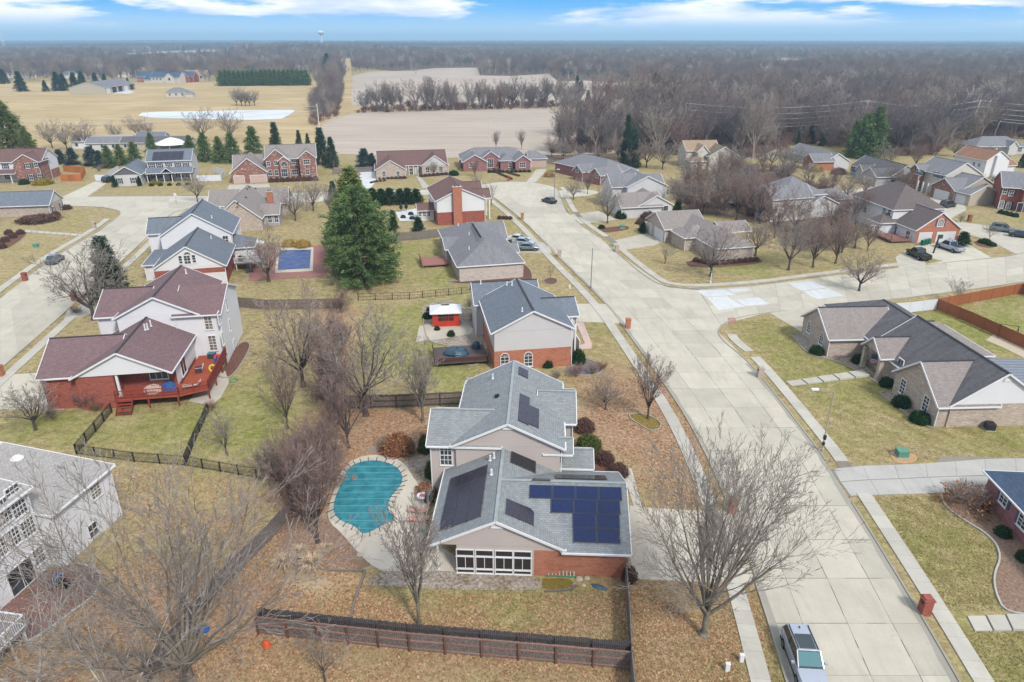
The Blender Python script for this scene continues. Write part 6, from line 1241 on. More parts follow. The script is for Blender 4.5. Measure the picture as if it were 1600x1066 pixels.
# hot tub deck stuff: tarp with folds
def lump(name, label, cat, px, sx, sy, sz, mat, z0=0, seed=1, rz=0, n=(12, 8)):
    r = random.Random(seed); m = MB(); prof = []
    rings = []
    for i in range(n[1] + 1):
        v = math.pi / 2 * i / n[1]; rings.append([(sx * math.cos(v) ** .6 * math.cos(u) * (1 + r.uniform(-.09, .09)), sy * math.cos(v) ** .6 * math.sin(u) * (1 + r.uniform(-.09, .09)), z0 + sz * math.sin(v) * (1 + r.uniform(-.1, .1))) for u in [2 * math.pi * k / n[0] for k in range(n[0])]])
    for A_, B_ in zip(rings, rings[1:]):
        for i in range(n[0]): j = (i + 1) % n[0]; m.poly([A_[i], A_[j], B_[j], B_[i]])
    m.poly(rings[0][::-1]); o = m.build(name, mat); o.location = xy(*px) + (0,); o.rotation_euler = (0, 0, R(rz)); return tag(o, label, cat)
def on_deck(e, x, y, z_): p = e.matrix_world; c, s = math.cos(e.rotation_euler.z), math.sin(e.rotation_euler.z); return (e.location.x + c * x - s * y, e.location.y + s * x + c * y, z_)
o = lump('patio_set', 'round patio table and chairs under a dark crumpled cover on the low deck', 'patio set', (708, 520), 1.7, 1.3, .8, 'tarp_dark', 0, 3); o.location = on_deck(B.e, -2.6, 3.6, .75)
o = lump('grill', 'covered grill on the low deck against the house', 'grill', (708, 520), .6, .4, 1.0, 'tarp_dark', 0, 4); o.location = on_deck(B.e, .2, 4.8, .75)
lump('leaf_pile', 'small brown heap of leaves lying on the turquoise pool cover', 'leaves', (553, 749), .32, .4, .12, 'mulch_rust', .14, 77)
# furniture on the red deck
o = lump('patio_table', 'pale round table on the red deck under the porch roof', 'table', (0, 0), 1.1, .9, .7, 'cushion_tan', 0, 8); o.location = on_deck(G.e, 7.2, 1.7, 1.45)
o = lump('umbrella', 'folded blue parasol lying on the red deck', 'umbrella', (0, 0), .9, .6, .9, 'fabric_blue', 0, 9); o.location = on_deck(G.e, 8.9, 1.9, 1.45)
t = thing('deck_chair', 'grey folding lounge chair near the corner of the red deck', 'chair', on_deck(G.e, 11.4, 1.9, 1.45), R(20)); MB().obox((-1, 0, .35), (.6, 0, .35), .6, .06).obox((.6, 0, .35), (1.1, 0, .85), .6, .06).build('seat', 'cushion_grey', t)
for x in (-.8, .5):
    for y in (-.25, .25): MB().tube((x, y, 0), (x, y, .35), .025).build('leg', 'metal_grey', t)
t = thing('armchair', 'low pale armchair beside the wall on the red deck', 'chair', on_deck(G.e, 11.2, 6.2, 1.45), R(200)); MB().box(-.4, .4, -.35, .35, .1, .4).build('seat', 'cushion_grey', t); MB().obox((-.4, 0, .4), (-.6, 0, .95), .7, .12).build('backrest', 'cushion_grey', t)
for y in (-.38, .38): MB().box(-.4, .4, y - .05, y + .05, .1, .6).build('armrest', 'metal_dark', t)
for x in (-.35, .35):
    for y in (-.3, .3): MB().box(x - .03, x + .03, y - .03, y + .03, 0, .1).build('leg', 'metal_dark', t)
t = thing('storage_box', 'teal lidded box against the white wall on the red deck', 'box', on_deck(G.e, 11.9, 10.2, 1.45)); MB().box(-.45, .45, -.35, .35, 0, .65).build('bin', 'metal_dark', t); MB().box(-.47, .47, -.37, .37, .65, .75).build('lid', 'plastic_teal', t)
for lb, x, y, mt, s_ in (('pink float leaning on the red deck rail', 12.9, 9.0, 'fabric_pink', .42), ('blue float leaning on the red deck rail', 13.0, 8.2, 'fabric_blue', .36), ('yellow float on the red deck by the rail', 12.9, 6.0, 'fabric_yellow', .4)):
    m = MB()
    for k in range(12): a, b_ = 2 * math.pi * k / 12, 2 * math.pi * (k + 1) / 12; m.tube((s_ * math.cos(a), .1 * math.sin(a), s_ + s_ * math.sin(a)), (s_ * math.cos(b_), .1 * math.sin(b_), s_ + s_ * math.sin(b_)), .13, n=7, cap=False)
    m.lathe([(s_ * .8, .0), (s_ * .8, .1)], 12); o = m.build('pool_float', mt); o.location = on_deck(G.e, x, y, 1.5); tag(o, lb, 'pool float')
X_, Y_ = xy(365, 595); m = MB()
for q in (.55, .38):
    for k in range(16): a, b_ = 2 * math.pi * k / 16, 2 * math.pi * (k + 1) / 16; m.tube((q * math.cos(a), q * math.sin(a), .06), (q * math.cos(b_), q * math.sin(b_), .06), .035, n=5, cap=False)
o = m.build('hose_coil', 'plastic_green'); o.location = (X_, Y_, 0); tag(o, 'green hose coil lying on the grass near the red deck', 'hose')
# pool side furniture by house A
def lounger(px, rz, label):
    t = thing('sun_lounger', label, 'sun lounger', xy(*px) + (.09,), R(rz)); MB().obox((-1.0, 0, .32), (.35, 0, .32), .62, .07).build('seat', 'lounge_pink', t); MB().obox((.35, 0, .34), (.95, 0, .62), .62, .07).build('backrest', 'lounge_pink', t)
    for x in (-.8, .3):
        for y in (-.26, .26): MB().tube((x, y, 0), (x, y, .3), .022).build('leg', 'steel_white', t)
lounger((655, 803), -12, 'faded pink lounger nearer the pool cover'); lounger((655, 817), -6, 'faded pink lounger nearer the porch corner')
t = thing('patio_table', 'small round table with a red and white top by the pool', 'table', xy(660, 786) + (.09,)); MB().lathe([(.5, .7), (.5, .75)], 18).build('table_top', 'flag_white', t); MB().lathe([(.22, .752), (.22, .77)], 12).build('centre_pad', 'fabric_pink', t); MB().tube((0, 0, 0), (0, 0, .7), .05).lathe([(.25, 0), (.25, .04)], 12).build('stand', 'metal_grey', t)
t = thing('grill', 'black grill standing by the wall near the loungers', 'grill', xy(672, 788) + (.09,)); MB().box(-.4, .4, -.25, .25, .3, .8).build('firebox', 'plastic_black', t); MB().box(-.42, .42, -.27, .27, .8, 1.05).build('lid', 'metal_dark', t)
for x in (-.35, .35): MB().tube((x, 0, 0), (x, 0, .3), .04).build('leg', 'plastic_black', t)
t = thing('storage_box', 'small green box at the corner of the porch', 'box', xy(663, 832) + (.06,)); MB().box(-.25, .25, -.2, .2, 0, .35).build('bin', 'plastic_green', t); MB().box(-.27, .27, -.22, .22, .35, .42).build('lid', 'plastic_green', t)
# ladder by the garage wall, tarp, stones
t = thing('ladder', 'green ladder lying against the foot of the orange brick wall', 'ladder', xy(877, 902) + (0,), R(-3))
for y, z_ in ((0, .12), (.3, .5)): MB().obox((-1.15, y, z_), (1.15, y, z_), .07, .1).build('side_rail', 'plastic_green', t)
for k in range(8): x = -1.0 + k * .285; MB().tube((x, 0, .12), (x, .3, .5), .025, n=6).build('rung', 'steel_white', t)
lump('tarp', 'crumpled blue tarp on the leaves below the brick wall', 'tarp', (936, 918), .65, .25, .16, 'tarp_blue', 0, 5, -25)
for i, (px, s_) in enumerate((((898, 914), .16), ((912, 915), .2), ((905, 905), .3), ((917, 904), .25), ((562, 868), .3))): lump('rock', ['squared pale stone left of the round one under the brick wall', 'round pale stone between the ladder and the blue tarp', 'flat grey stone at the end of the ladder', 'flat stone right of the ladder end', 'pale planter stone on the slope below the pool'][i], 'rock', px, s_, s_ * .8, s_ * .7, 'stone_pale', 0, 20 + i)
lump('play_ball', 'orange ball lying in the leaves by the fence post', 'ball', (417, 1010), .28, .28, .5, 'plastic_orange', 0, 31)
# bottom left yard
lump('tarp', 'blue plastic sheet under the big left tree', 'tarp', (310, 985), .8, .5, .25, 'fabric_blue', 0, 41); t = thing('wood_board', 'pale board leaning beside the big left tree trunk', 'board', xy(272, 1020) + (0,), R(30)); MB().obox((-.4, 0, .05), (.4, 0, .6), .7, .04).build('plank', 'stone_pale', t)
t = thing('fire_pit', 'black fire pit with a blue cover and white cup on the brick patio', 'fire pit', xy(92, 916) + (.04,)); MB().lathe([(.35, .3), (.55, .45), (.6, .6), (.55, .62), (.1, .5)], 14).build('bowl', 'iron_black', t)
for a in range(3): MB().tube((.45 * math.cos(a * 2.1), .45 * math.sin(a * 2.1), 0), (.3 * math.cos(a * 2.1), .3 * math.sin(a * 2.1), .35), .03).build('leg', 'iron_black', t)
MB().box(-.3, .2, .1, .5, .6, .72).build('cover', 'fabric_blue', t)
lump('patio_chair', 'low dark chair beside the fire pit', 'chair', (106, 918), .35, .3, .5, 'plastic_black', .04, 43); lump('watering_can', 'white can beside the fire pit', 'can', (108, 914), .12, .12, .3, 'flag_white', .04, 44)
# bottom-left balcony of the white house
q = Nh.e; deck(q, [(.6, -12.5), (3.2, -12.5), (3.2, -9.0), (.6, -9.0)], 1.2, 'wood_greydeck', 'trim_white', (1, 2), ((3, -12.3), (3, -9.2)))
# green bins, swing, flag, others
for k in range(3):
    t = thing('wheelie_bin', 'one of the green wheeled bins lined up before the brick garage', 'bin', Vector(xy(1441 + k * 4.6, 384 - k * 1.2) + (.05,)), R(20), 'green bins before the brick garage'); MB().box(-.3, .3, -.3, .3, .12, 1.0).build('bin_body', 'bin_green', t); MB().obox((-.34, 0, 1.03), (.34, 0, 1.1), .66, .06).build('lid', 'bin_green', t)
    for y in (-.26, .26): MB().tube((.28, y - .04, .12), (.28, y + .04, .12), .12, n=10).build('wheel', 'tyre', t)
t = thing('basketball_hoop', 'dark basketball hoop post between the two pickups', 'basketball hoop', xy(1458, 396) + (.05,)); MB().obox((0, 0, 0), (.5, .2, 3.2), .22, .22).build('pole', 'iron_black', t); MB().box(.2, 1.2, .1, .16, 2.9, 3.7).build('backboard', 'metal_dark', t)
t = thing('garden_swing', 'black metal garden swing on the sandy terrace by the corner ranch', 'swing', xy(1572, 528) + (.05,), R(-25))
for x in (-1.1, 1.1):
    for y in (-.7, .7): MB().tube((x, y, 0), (x, 0, 1.9), .04).build('leg', 'iron_black', t)
MB().tube((-1.1, 0, 1.9), (1.1, 0, 1.9), .04).build('top_bar', 'iron_black', t); MB().box(-.8, .8, -.25, .25, .5, .56).obox((-.8, .3, .8), (.8, .3, .8), .04, .5).build('swing_seat', 'metal_dark', t)
# flag hanging in the porch of the corner ranch: stripes and a starred canton
t = thing('flag', 'large striped flag with a blue canton hanging in the porch of the corner ranch', 'flag', on_deck(O.e, .25, 11.6, 0), R(2.7 - 35)); FW, FH = 1.9, 1.3
for k in range(13): MB().box(-FW / 2, FW / 2, -.012, .012, .75 + k * FH / 13, .75 + (k + 1) * FH / 13).build('stripe', 'flag_red' if k % 2 == 0 else 'flag_white', t)
cn = MB().box(-FW / 2, -FW / 2 + FW * .4, -.02, .02, .75 + FH * 6 / 13, .75 + FH).build('canton', 'flag_blue', t); m = MB()
for r_ in range(9):
    for c in range(6 if r_ % 2 == 0 else 5): cx2 = -FW / 2 + FW * .4 * ((c + (.5 if r_ % 2 == 0 else 1)) / 6); cz = .75 + FH * 6 / 13 + FH * 7 / 13 * (r_ + .5) / 9; m.lathe([(.018, 0), (.018, .002)], 5) if 0 else m.box(cx2 - .015, cx2 + .015, -.026, -.02, cz - .015, cz + .015)
tag(m.build('star_field', 'flag_white', cn), kind='stuff'); MB().tube((-FW / 2 - .1, 0, .75 + FH), (FW / 2 + .1, 0, .75 + FH), .03).build('flag_pole', 'metal_grey', t)
MB().tube((-FW / 2, 0, 0.05), (-FW / 2, 0, .75 + FH), .03).tube((FW / 2, 0, 0.05), (FW / 2, 0, .75 + FH), .03).build('stand', 'metal_grey', t)
# patio furniture by the chimney house
for i, (px, lb) in enumerate((((627, 332), 'left black patio umbrella, folded, behind the chimney house'), ((635, 331), 'right black patio umbrella, folded, behind the chimney house'))):
    t = thing('umbrella', lb, 'umbrella', xy(*px) + (.06,)); MB().lathe([(.06, .6), (.45, 1.0), (.3, 1.8), (.05, 2.5)], 10).build('canopy', 'plastic_black', t); MB().tube((0, 0, 0), (0, 0, 2.6), .03).build('pole', 'metal_dark', t)
for i, (px, lb) in enumerate((((630, 341), 'black patio chair at the near end of the white patio'), ((642, 336), 'dark patio table on the white patio behind the chimney house'), ((644, 343), 'low black bench on the white patio'))): lump(['patio_chair', 'patio_table', 'bench'][i], lb, ['chair', 'table', 'bench'][i], px, .7, .45, .7, 'plastic_black', .06, 60 + i)
t = thing('umbrella', 'large white parasol beside the grey deck of the white gable house', 'umbrella', xy(402, 399) + (0,)); MB().lathe([(1.7, 2.5), (1.2, 2.75), (.5, 2.95), (.05, 3.05)], 12).build('canopy', 'flag_white', t); MB().tube((0, 0, 0), (0, 0, 3.0), .04).build('pole', 'steel_white', t)
o = lump('grill', 'black covered grill on the grey deck of the white gable house', 'grill', (0, 0), .5, .4, 1.0, 'plastic_black', 0, 70); o.location = on_deck(H_.e, 12.4, 2.6, 1.5)
# ------------------------------------------------------------------ plants
def seg_mesh(name, segs, mats, thick_sides=6, r_split=.06):
    """tapered branches from (p0,p1,r0,r1,mat) rows; thick ones get more sides"""
    V, Fq, MI = [], [], []; base = 0
    A = np.array([s[0] for s in segs], float); B_ = np.array([s[1] for s in segs], float); r0 = np.array([s[2] for s in segs]); r1 = np.array([s[3] for s in segs]); mi = np.array([s[4] for s in segs])
    d = B_ - A; d /= np.linalg.norm(d, axis=1)[:, None] + 1e-9; up = np.where(np.abs(d[:, 2:3]) > .9, np.array([[1., 0, 0]]), np.array([[0, 0, 1.]])); x = np.cross(d, up); x /= np.linalg.norm(x, axis=1)[:, None] + 1e-9; y = np.cross(d, x)
    for sel, n in ((r0 >= r_split, thick_sides), (r0 < r_split, 3)):
        k = int(sel.sum())
        if not k: continue
        ang = np.arange(n) * 2 * math.pi / n; ca, sa = np.cos(ang), np.sin(ang)
        ring = x[sel][:, None, :] * ca[None, :, None] + y[sel][:, None, :] * sa[None, :, None]
        v = np.concatenate([A[sel][:, None, :] + ring * r0[sel][:, None, None], B_[sel][:, None, :] + ring * r1[sel][:, None, None]], 1).reshape(-1, 3)
        i = np.arange(n); j = (i + 1) % n; q = np.stack([i, j, j + n, i + n], 1)[None] + (np.arange(k) * 2 * n)[:, None, None] + base
        V.append(v); Fq.append(q.reshape(-1, 4)); MI.append(np.repeat(mi[sel], n)); base += len(v)
    me = bpy.data.meshes.new(name); fast_mesh(me, np.concatenate(V), np.concatenate(Fq))
    for m_ in mats: me.materials.append(Mt(m_))
    me.polygons.foreach_set('material_index', np.concatenate(MI).astype(np.int32)); me.polygons.foreach_set('use_smooth', np.ones(len(me.polygons), bool)); return me
def bare_segs(seed, H=10, trunk=.25, nmain=7, ang=(25, 50), kids_=(0, 7, 6, 4), ratio=(.62, .5, .42, .4), up=.12, wob=.16, r=.2, rmin=.012, leader=True, cw=1.0, mainlen=.6, base_r=1.0, flare=True, kang=(26, 54), wl_=1.0):
    rd = random.Random(seed); S_ = []
    def rot(d, a, az):
        u = Vector((0, 0, 1)) if abs(d.z) < .95 else Vector((1, 0, 0)); x = d.cross(u).normalized(); y = d.cross(x); return (d * math.cos(a) + (x * math.cos(az) + y * math.sin(az)) * math.sin(a)).normalized()
    def br(p, d, L_, rr, lev, upk):
        n = (5, 5, 4, 3, 2)[min(lev, 4)]; st = L_ / n; r0 = rr; nk = kids_[lev] if lev < len(kids_) else 0; acc = rd.random()
        for i in range(n):
            wv_ = wob * (1 if lev < 2 else wl_); d = (d + Vector((rd.gauss(0, wv_), rd.gauss(0, wv_), rd.gauss(0, wv_ * .7) + upk))).normalized(); q = p + d * st; r1 = max(rmin, rr * (1 - .8 * (i + 1) / n)); S_.append((p[:], q[:], r0, r1, 1 if lev >= 2 else 0)); p, r0 = q, r1
            acc += nk / n
            while acc >= 1 and (i > 0 or lev > 1):
                acc -= 1; c = rot(d, R(rd.uniform(*kang)), rd.uniform(0, 6.283)); br(p, c, L_ * ratio[min(lev, 3)] * rd.uniform(.65, 1.15) * (1 - .35 * i / n), max(rmin, r1 * .62), lev + 1, upk)
            acc = min(acc, 2.2)
        if nk: # fork at the tip
            for _ in range(2): br(p, rot(d, R(rd.uniform(12, 30)), rd.uniform(0, 6.283)), L_ * ratio[min(lev, 3)] * rd.uniform(.6, 1.0), max(rmin, r0 * .9), lev + 1, upk)
    th = H * trunk; p = Vector((0, 0, 0)); k = 4; d = Vector((0, 0, 1)); rr = r
    if flare: S_.append(((0, 0, -.1), (0, 0, .35), r * 1.7, r * 1.05, 0))
    for i in range(k): q = p + (d + Vector((rd.gauss(0, .04), rd.gauss(0, .04), 0))) * (th / k); S_.append((p[:], q[:], rr, rr * .93, 0)); rr *= .93; p = q
    for i in range(nmain):
        az = 6.283 * (i + rd.uniform(-.3, .3)) / nmain; a = R(rd.uniform(*ang)); st = Vector((0, 0, th * rd.uniform(.72, 1.0))); dd = Vector((math.sin(a) * math.cos(az) * cw, math.sin(a) * math.sin(az) * cw, math.cos(a))).normalized()
        br(st, dd, H * mainlen * rd.uniform(.8, 1.05), r * .5 * base_r, 1, up)
    if leader: br(p, Vector((rd.gauss(0, .08), rd.gauss(0, .08), 1)).normalized(), H * (1 - trunk) * .72, rr * .75, 1, up)
    return S_
def norm_h(segs, H):
    zm = max(s[1][2] for s in segs); k = H / zm; return [((a[0] * k, a[1] * k, a[2] * k), (b[0] * k, b[1] * k, b[2] * k), r0, r1, m) for a, b, r0, r1, m in segs]
class Tree:
    """a bare tree kind: meshes for trunk and crown, placed many times"""
    def __init__(s, H, bark, twig, seed, **kw):
        sg = norm_h(bare_segs(seed, H=H, **kw), H); s.H = H; s.n = len(sg)
        s.t = seg_mesh('trunk', [q for q in sg if q[4] == 0], [bark, bark]); s.c = seg_mesh('crown', [(a, b, c, d, 0) for a, b, c, d, m in sg if m == 1], [twig])
    def put(s, px, top, label, group=None, name='bare_tree', cat='tree', rz=None, xs_=1.0, h_=None, loc=None):
        X_, Y_ = loc if loc else xy(*px); hz = h_ or top_z(X_, Y_, top); k = hz / s.H; rz = random.uniform(0, 6.28) if rz is None else R(rz)
        t = thing(name, label, cat, (X_, Y_, hill(X_, Y_) if Y_ > 500 else 0), rz, group); t.scale = (k * xs_, k * xs_, k); put('trunk', s.t, t); put('crown', s.c, t); return t
T_big = Tree(15, 'bark_grey', 'twig_grey', 11, trunk=.17, nmain=15, ang=(10, 50), kids_=(0, 9, 7, 3), ratio=(.56, .5, .48, .42), r=.27, rmin=.0105, up=.03, wob=.07, mainlen=.66, kang=(20, 44), wl_=.8)
T_vase = Tree(15, 'bark_grey', 'twig_grey', 29, trunk=.12, nmain=14, ang=(12, 62), kids_=(0, 8, 6, 2), ratio=(.56, .5, .48, .42), r=.25, rmin=.0105, up=.03, wob=.06, mainlen=.78, kang=(16, 38), wl_=.8)
T_col = Tree(11, 'bark_grey', 'twig_grey', 5, trunk=.22, nmain=10, ang=(8, 20), kids_=(0, 8, 6, 3), ratio=(.5, .42, .4, .4), r=.16, rmin=.012, up=.16, wob=.08, mainlen=.6)
T_oval = Tree(10, 'bark_dark', 'twig_purple', 8, trunk=.2, nmain=10, ang=(12, 34), kids_=(0, 8, 6, 4), ratio=(.55, .45, .42, .4), r=.17, rmin=.012, up=.12, wob=.11, mainlen=.6)
T_round = Tree(10, 'bark_dark', 'twig_grey', 17, trunk=.2, nmain=9, ang=(25, 58), kids_=(0, 8, 6, 4), ratio=(.58, .48, .42, .4), r=.2, rmin=.013, up=.06, wob=.14, mainlen=.52)
T_pink = Tree(9, 'bark_dark', 'twig_tan', 21, trunk=.2, nmain=9, ang=(22, 55), kids_=(0, 8, 6, 4), ratio=(.58, .5, .45, .4), r=.17, rmin=.012, up=.05, wob=.15, mainlen=.52)
T_birch = Tree(13, 'bark_pale', 'twig_pale', 33, trunk=.08, nmain=6, ang=(14, 40), kids_=(0, 6, 4, 2), ratio=(.5, .45, .4, .4), r=.15, rmin=.014, up=.06, wob=.1, leader=False, mainlen=.75)
T_small = Tree(5, 'bark_dark', 'twig_grey', 41, trunk=.22, nmain=7, ang=(20, 50), kids_=(0, 6, 4, 2), ratio=(.55, .45, .4, .4), r=.07, rmin=.009, up=.08, wob=.12, mainlen=.55)
T_big.put((1099, 992), 672, 'big bare tree with a wide fan of branches between the driveway and the sidewalk', rz=165, xs_=.86)
T_vase.put((296, 1062), 690, 'huge multi-limbed bare tree filling the lower left yard', rz=70, xs_=1.12)
T_col.put((655, 977), 768, 'narrow upright bare tree standing in front of the pool deck', rz=10, xs_=.9)
T_birch.put((60, 1100), 800, 'white-barked birch clump cut by the lower left corner', name='birch_tree', rz=0, xs_=1.15); T_birch.put((190, 1120), 850, 'second white-barked birch right of the corner clump', name='birch_tree', rz=120, xs_=1.1)
T_small.put((508, 1064), 985, 'small pale sapling in front of the bottom fence')
for Tt, b, tp, lb, x in ((T_round, (56, 672), 590, 'spreading dark bare tree on the left beside the red brick wall', 1.25), (T_small, (355, 712), 640, 'wispy sapling inside the iron fence right of the deck', 1.2), (T_oval, (450, 670), 555, 'slim bare tree with fine pale twigs left of the shrub row', .8), (T_pink, (474, 604), 428, 'tall fine-twigged bare tree on the lawn right of the purple-roofed house', 1.0), (T_round, (572, 650), 470, 'grey bare tree with drooping twigs over the back fence', 1.0),
    (T_col, (661, 660), 530, 'dark upright bare tree beside the left wing of the solar house', 1.15), (T_oval, (1012, 655), 545, 'upright bare tree in the edged island of the front yard', .85), (T_pink, (946, 640), 575, 'low rounded bare tree in the front yard of the solar house', 1.2), (T_round, (147, 500), 372, 'bare tree leaning over the left street by the purple-roofed house', 1.2),
    (T_oval, (497, 848), 670, 'purple-brown multi-stem tree left of the covered pool', .85), (T_oval, (470, 800), 660, 'dense purple-brown tree between fence and pool', .8), (T_oval, (545, 700), 560, 'dark bare tree at the top of the pool bed', .8), (T_oval, (522, 640), 500, 'dark red-twigged tree in the row behind the pool yard', .8), (T_oval, (505, 755), 640, 'purple-twigged tree in the middle of the shrub row', .8), (T_pink, (430, 762), 680, 'low fine-twigged tree where the iron fence ends', 1.2),
    (T_pink, (420, 440), 345, 'multi-stem pinkish bare tree between white gable house and pool', 1.2), (T_pink, (545, 430), 350, 'fine grey bare tree in front of the large pine', 1.0), (T_pink, (490, 330), 270, 'leaning pale bare tree behind the taupe-roofed house', 1.0), (T_round, (462, 345), 285, 'bare tree with pale limbs left of the large pine', 1.0), (T_round, (309, 316), 265, 'bare street tree in front of the brick and colonial houses', 1.0),
    (T_pink, (400, 352), 312, 'rose-twigged small tree against the taupe-roofed house', 1.2), (T_col, (518, 345), 285, 'grey upright bare tree at the pine', 1.0)): Tt.put(b, tp, lb, xs_=x)
for Tt, b, tp, lb, x in ((T_round, (1110, 432), 345, 'round bare tree on the lawn of the tan corner ranch', 1.25), (T_small, (1039, 412), 378, 'small twiggy tree in front of the tan corner ranch garage', 1.3), (T_round, (1232, 422), 325, 'largest bare tree on the corner lawn, left of the other two', 1.0), (T_oval, (1270, 418), 325, 'middle bare tree of three on the side street lawn', 1.0), (T_oval, (1305, 412), 330, 'right bare tree of three on the side street lawn', 1.1),
    (T_pink, (1342, 455), 378, 'reddish bare tree rising behind the roof of the corner ranch', 1.15), (T_small, (1495, 474), 434, 'purple-twigged small tree at the brown fence corner', 1.3), (T_round, (949, 349), 283, 'bare tree with a leafy clump before the grey street house', .9), (T_round, (896, 312), 276, 'bare tree left on the lawn by the turning circle', 1.1), (T_oval, (918, 303), 265, 'slimmer bare tree right of the turning circle pair', .9),
    (T_small, (743, 297), 268, 'bare sapling in front of the rose brick ranch', 1.2), (T_round, (678, 274) , 248, 'small bare tree before the right gable of the brown-roofed ranch', .8), (T_oval, (742, 277), 245, 'small dark tree in front of the left gable of the rose brick ranch', .9), (T_small, (768, 322), 285, 'thin sapling at the corner of the chimney house', .9), (T_small, (860, 437), 412, 'sapling in the round bed by the hip-roofed ranch', .8), (T_small, (1545, 376), 348, 'small leaning bare tree on the mulch island', 1.3),
    (T_pink, (1180, 400), 330, 'fine-twigged bare tree at the back corner of the tan ranch', 1.2), (T_pink, (1500, 408 - 60), 330, 'small bare tree on the straw lawn', 1.1), (T_round, (80, 264), 240, 'bare shrub-like tree before the mixed brick corner house', 1.2), (T_birch, (1368, 237), 206, 'white-barked tree in front of the dark evergreens', 1.2)): Tt.put(b, tp, lb, xs_=x)
for i, (x, y, tp) in enumerate(((1062, 330, 268), (1080, 318, 258), (1098, 335, 262), (1115, 318, 256), (1132, 330, 252), (1150, 345, 262), (1168, 330, 255), (1185, 350, 270), (1160, 300, 245), (1120, 295, 246), (1240, 365, 285), (1300, 370, 300), (1335, 388, 320), (1210, 372, 300), (1315, 395, 330), (1092, 300, 240), (1075, 290, 236), (1140, 285, 240), (1338, 340, 300), (1355, 392, 345))):
    (T_round, T_oval, T_pink, T_oval)[i % 4].put((x, y), tp, 'bare tree in the thicket between the tan corner ranch and the houses behind it', 'bare trees of the middle thicket', xs_=1.05)
for i, (x, y, tp) in enumerate(((82, 232, 185), (105, 234, 190), (132, 232, 184), (182, 222, 188), (215, 217, 178), (318, 222, 165), (362, 220, 168), (232, 218, 186), (370, 165, 136), (378, 166, 134), (384, 166, 138), (390, 166, 142), (398, 165, 139), (1380, 232, 205), (880, 250, 215), (905, 252, 220), (935, 250, 222))):
    T_round.put((x, y), tp, ['leftmost of the bare trees in front of the white sheds', 'bare tree just left of the white sheds', 'bare tree standing before the white sheds', 'crooked bare tree at the near edge of the pasture', 'bare tree at the left tip of the pond', 'large bare tree in front of the middle of the pond', 'large bare tree before the right half of the pond', 'low bare tree near the white tent roof', 'leftmost bare tree of the clump behind the pond', 'tallest bare tree of the clump behind the pond', 'middle bare tree of the clump behind the pond', 'thin bare tree of the clump behind the pond', 'rightmost bare tree of the clump behind the pond', 'rounded grey tree behind the pale garage ranch', 'reddish bare tree behind the rose brick garage', 'bare tree between turning circle and woods', 'grey bare tree behind the gabled ranch'][i], xs_=1.1)

def shade_attr(me, vals):
    a = me.attributes.new('shade', 'FLOAT', 'FACE'); a.data.foreach_set('value', np.asarray(vals, np.float32))
def tri_cloud(name, C_, size, per, mat, seed=0, aniso=None, spread=1.0, flat=0.0):
    """per needle/leaf triangles round each centre in C_ (N,3); aniso: (N,3) growth directions"""
    rg = np.random.default_rng(seed); C_ = np.asarray(C_, float); n = len(C_) * per; c = np.repeat(C_, per, 0) + rg.normal(0, size * spread, (n, 3)) * np.array([1, 1, 1 - flat])
    d = rg.normal(0, 1, (n, 3)); 
    if aniso is not None: d = d * .55 + np.repeat(np.asarray(aniso, float), per, 0) * 1.3
    d /= np.linalg.norm(d, axis=1)[:, None]; e = np.cross(d, rg.normal(0, 1, (n, 3))); e /= np.linalg.norm(e, axis=1)[:, None]; s = size * rg.uniform(.7, 1.4, (n, 1))
    v = np.stack([c - e * s * .28, c + e * s * .28, c + d * s * 1.4], 1).reshape(-1, 3); f = np.arange(3 * n).reshape(-1, 3)
    me = bpy.data.meshes.new(name); fast_mesh(me, v, f); me.materials.append(Mt(mat)); sh = np.clip(np.repeat(rg.uniform(.1, .9, len(C_)), per) + rg.uniform(-.3, .3, n), 0, 1); shade_attr(me, sh); return me
def merge_sh(me): return me
def conifer(seed, H, Rb, mat, whorls=20, nb=9, clumps=6, per=8, size=.25, droop=.25, low=.08, prof=1.0, ragged=.25):
    rd = random.Random(seed); C_, D_, S_ = [], [], [((0, 0, -.1), (0, 0, H * .96), H * .018 + .06, .03, 0)]
    for w_ in range(whorls):
        t = (w_ + .5) / whorls; z_ = H * (low + (1 - low) * t); rad = Rb * (1 - t ** prof) ** .85 + .12
        for k in range(nb):
            az = rd.uniform(0, 6.283); rr = rad * (1 + rd.uniform(-ragged, ragged)); tipz = z_ - rr * droop + rd.uniform(-.2, .3); d = Vector((math.cos(az) * rr, math.sin(az) * rr, tipz - z_)); S_.append(((0, 0, z_), (d.x * .9, d.y * .9, z_ + d.z * .9), .045, .015, 0))
            for j in range(clumps):
                u = (.3 + .7 * (j + rd.random()) / clumps); C_.append((d.x * u + rd.gauss(0, .12), d.y * u + rd.gauss(0, .12), z_ + d.z * u + rd.gauss(0, .1))); D_.append((d.x / rr, d.y / rr, .15))
    return seg_mesh('trunk', S_, ['bark_dark']), tri_cloud('crown', C_, size, per, mat, seed, D_, .75)
class Ever:
    def __init__(s, H, *a, **k): s.H = H; s.t, s.c = conifer(a[0], H, *a[1:], **k)
    def put(s, px, top, label, group=None, name='evergreen_tree', xs_=1.0, loc=None, h_=None):
        X_, Y_ = loc if loc else xy(*px); hz = h_ or top_z(X_, Y_, top); k = hz / s.H; t = thing(name, label, 'tree', (X_, Y_, hill(X_, Y_) if Y_ > 500 else 0), random.uniform(0, 6.28), group); t.scale = (k * xs_, k * xs_, k); put('trunk', s.t, t); put('crown', s.c, t); return t
E_pine = Ever(19, 3, 6.0, 'needle_green', whorls=30, nb=12, clumps=10, per=16, size=.27, droop=-.05, low=.03, prof=4.0, ragged=.34)
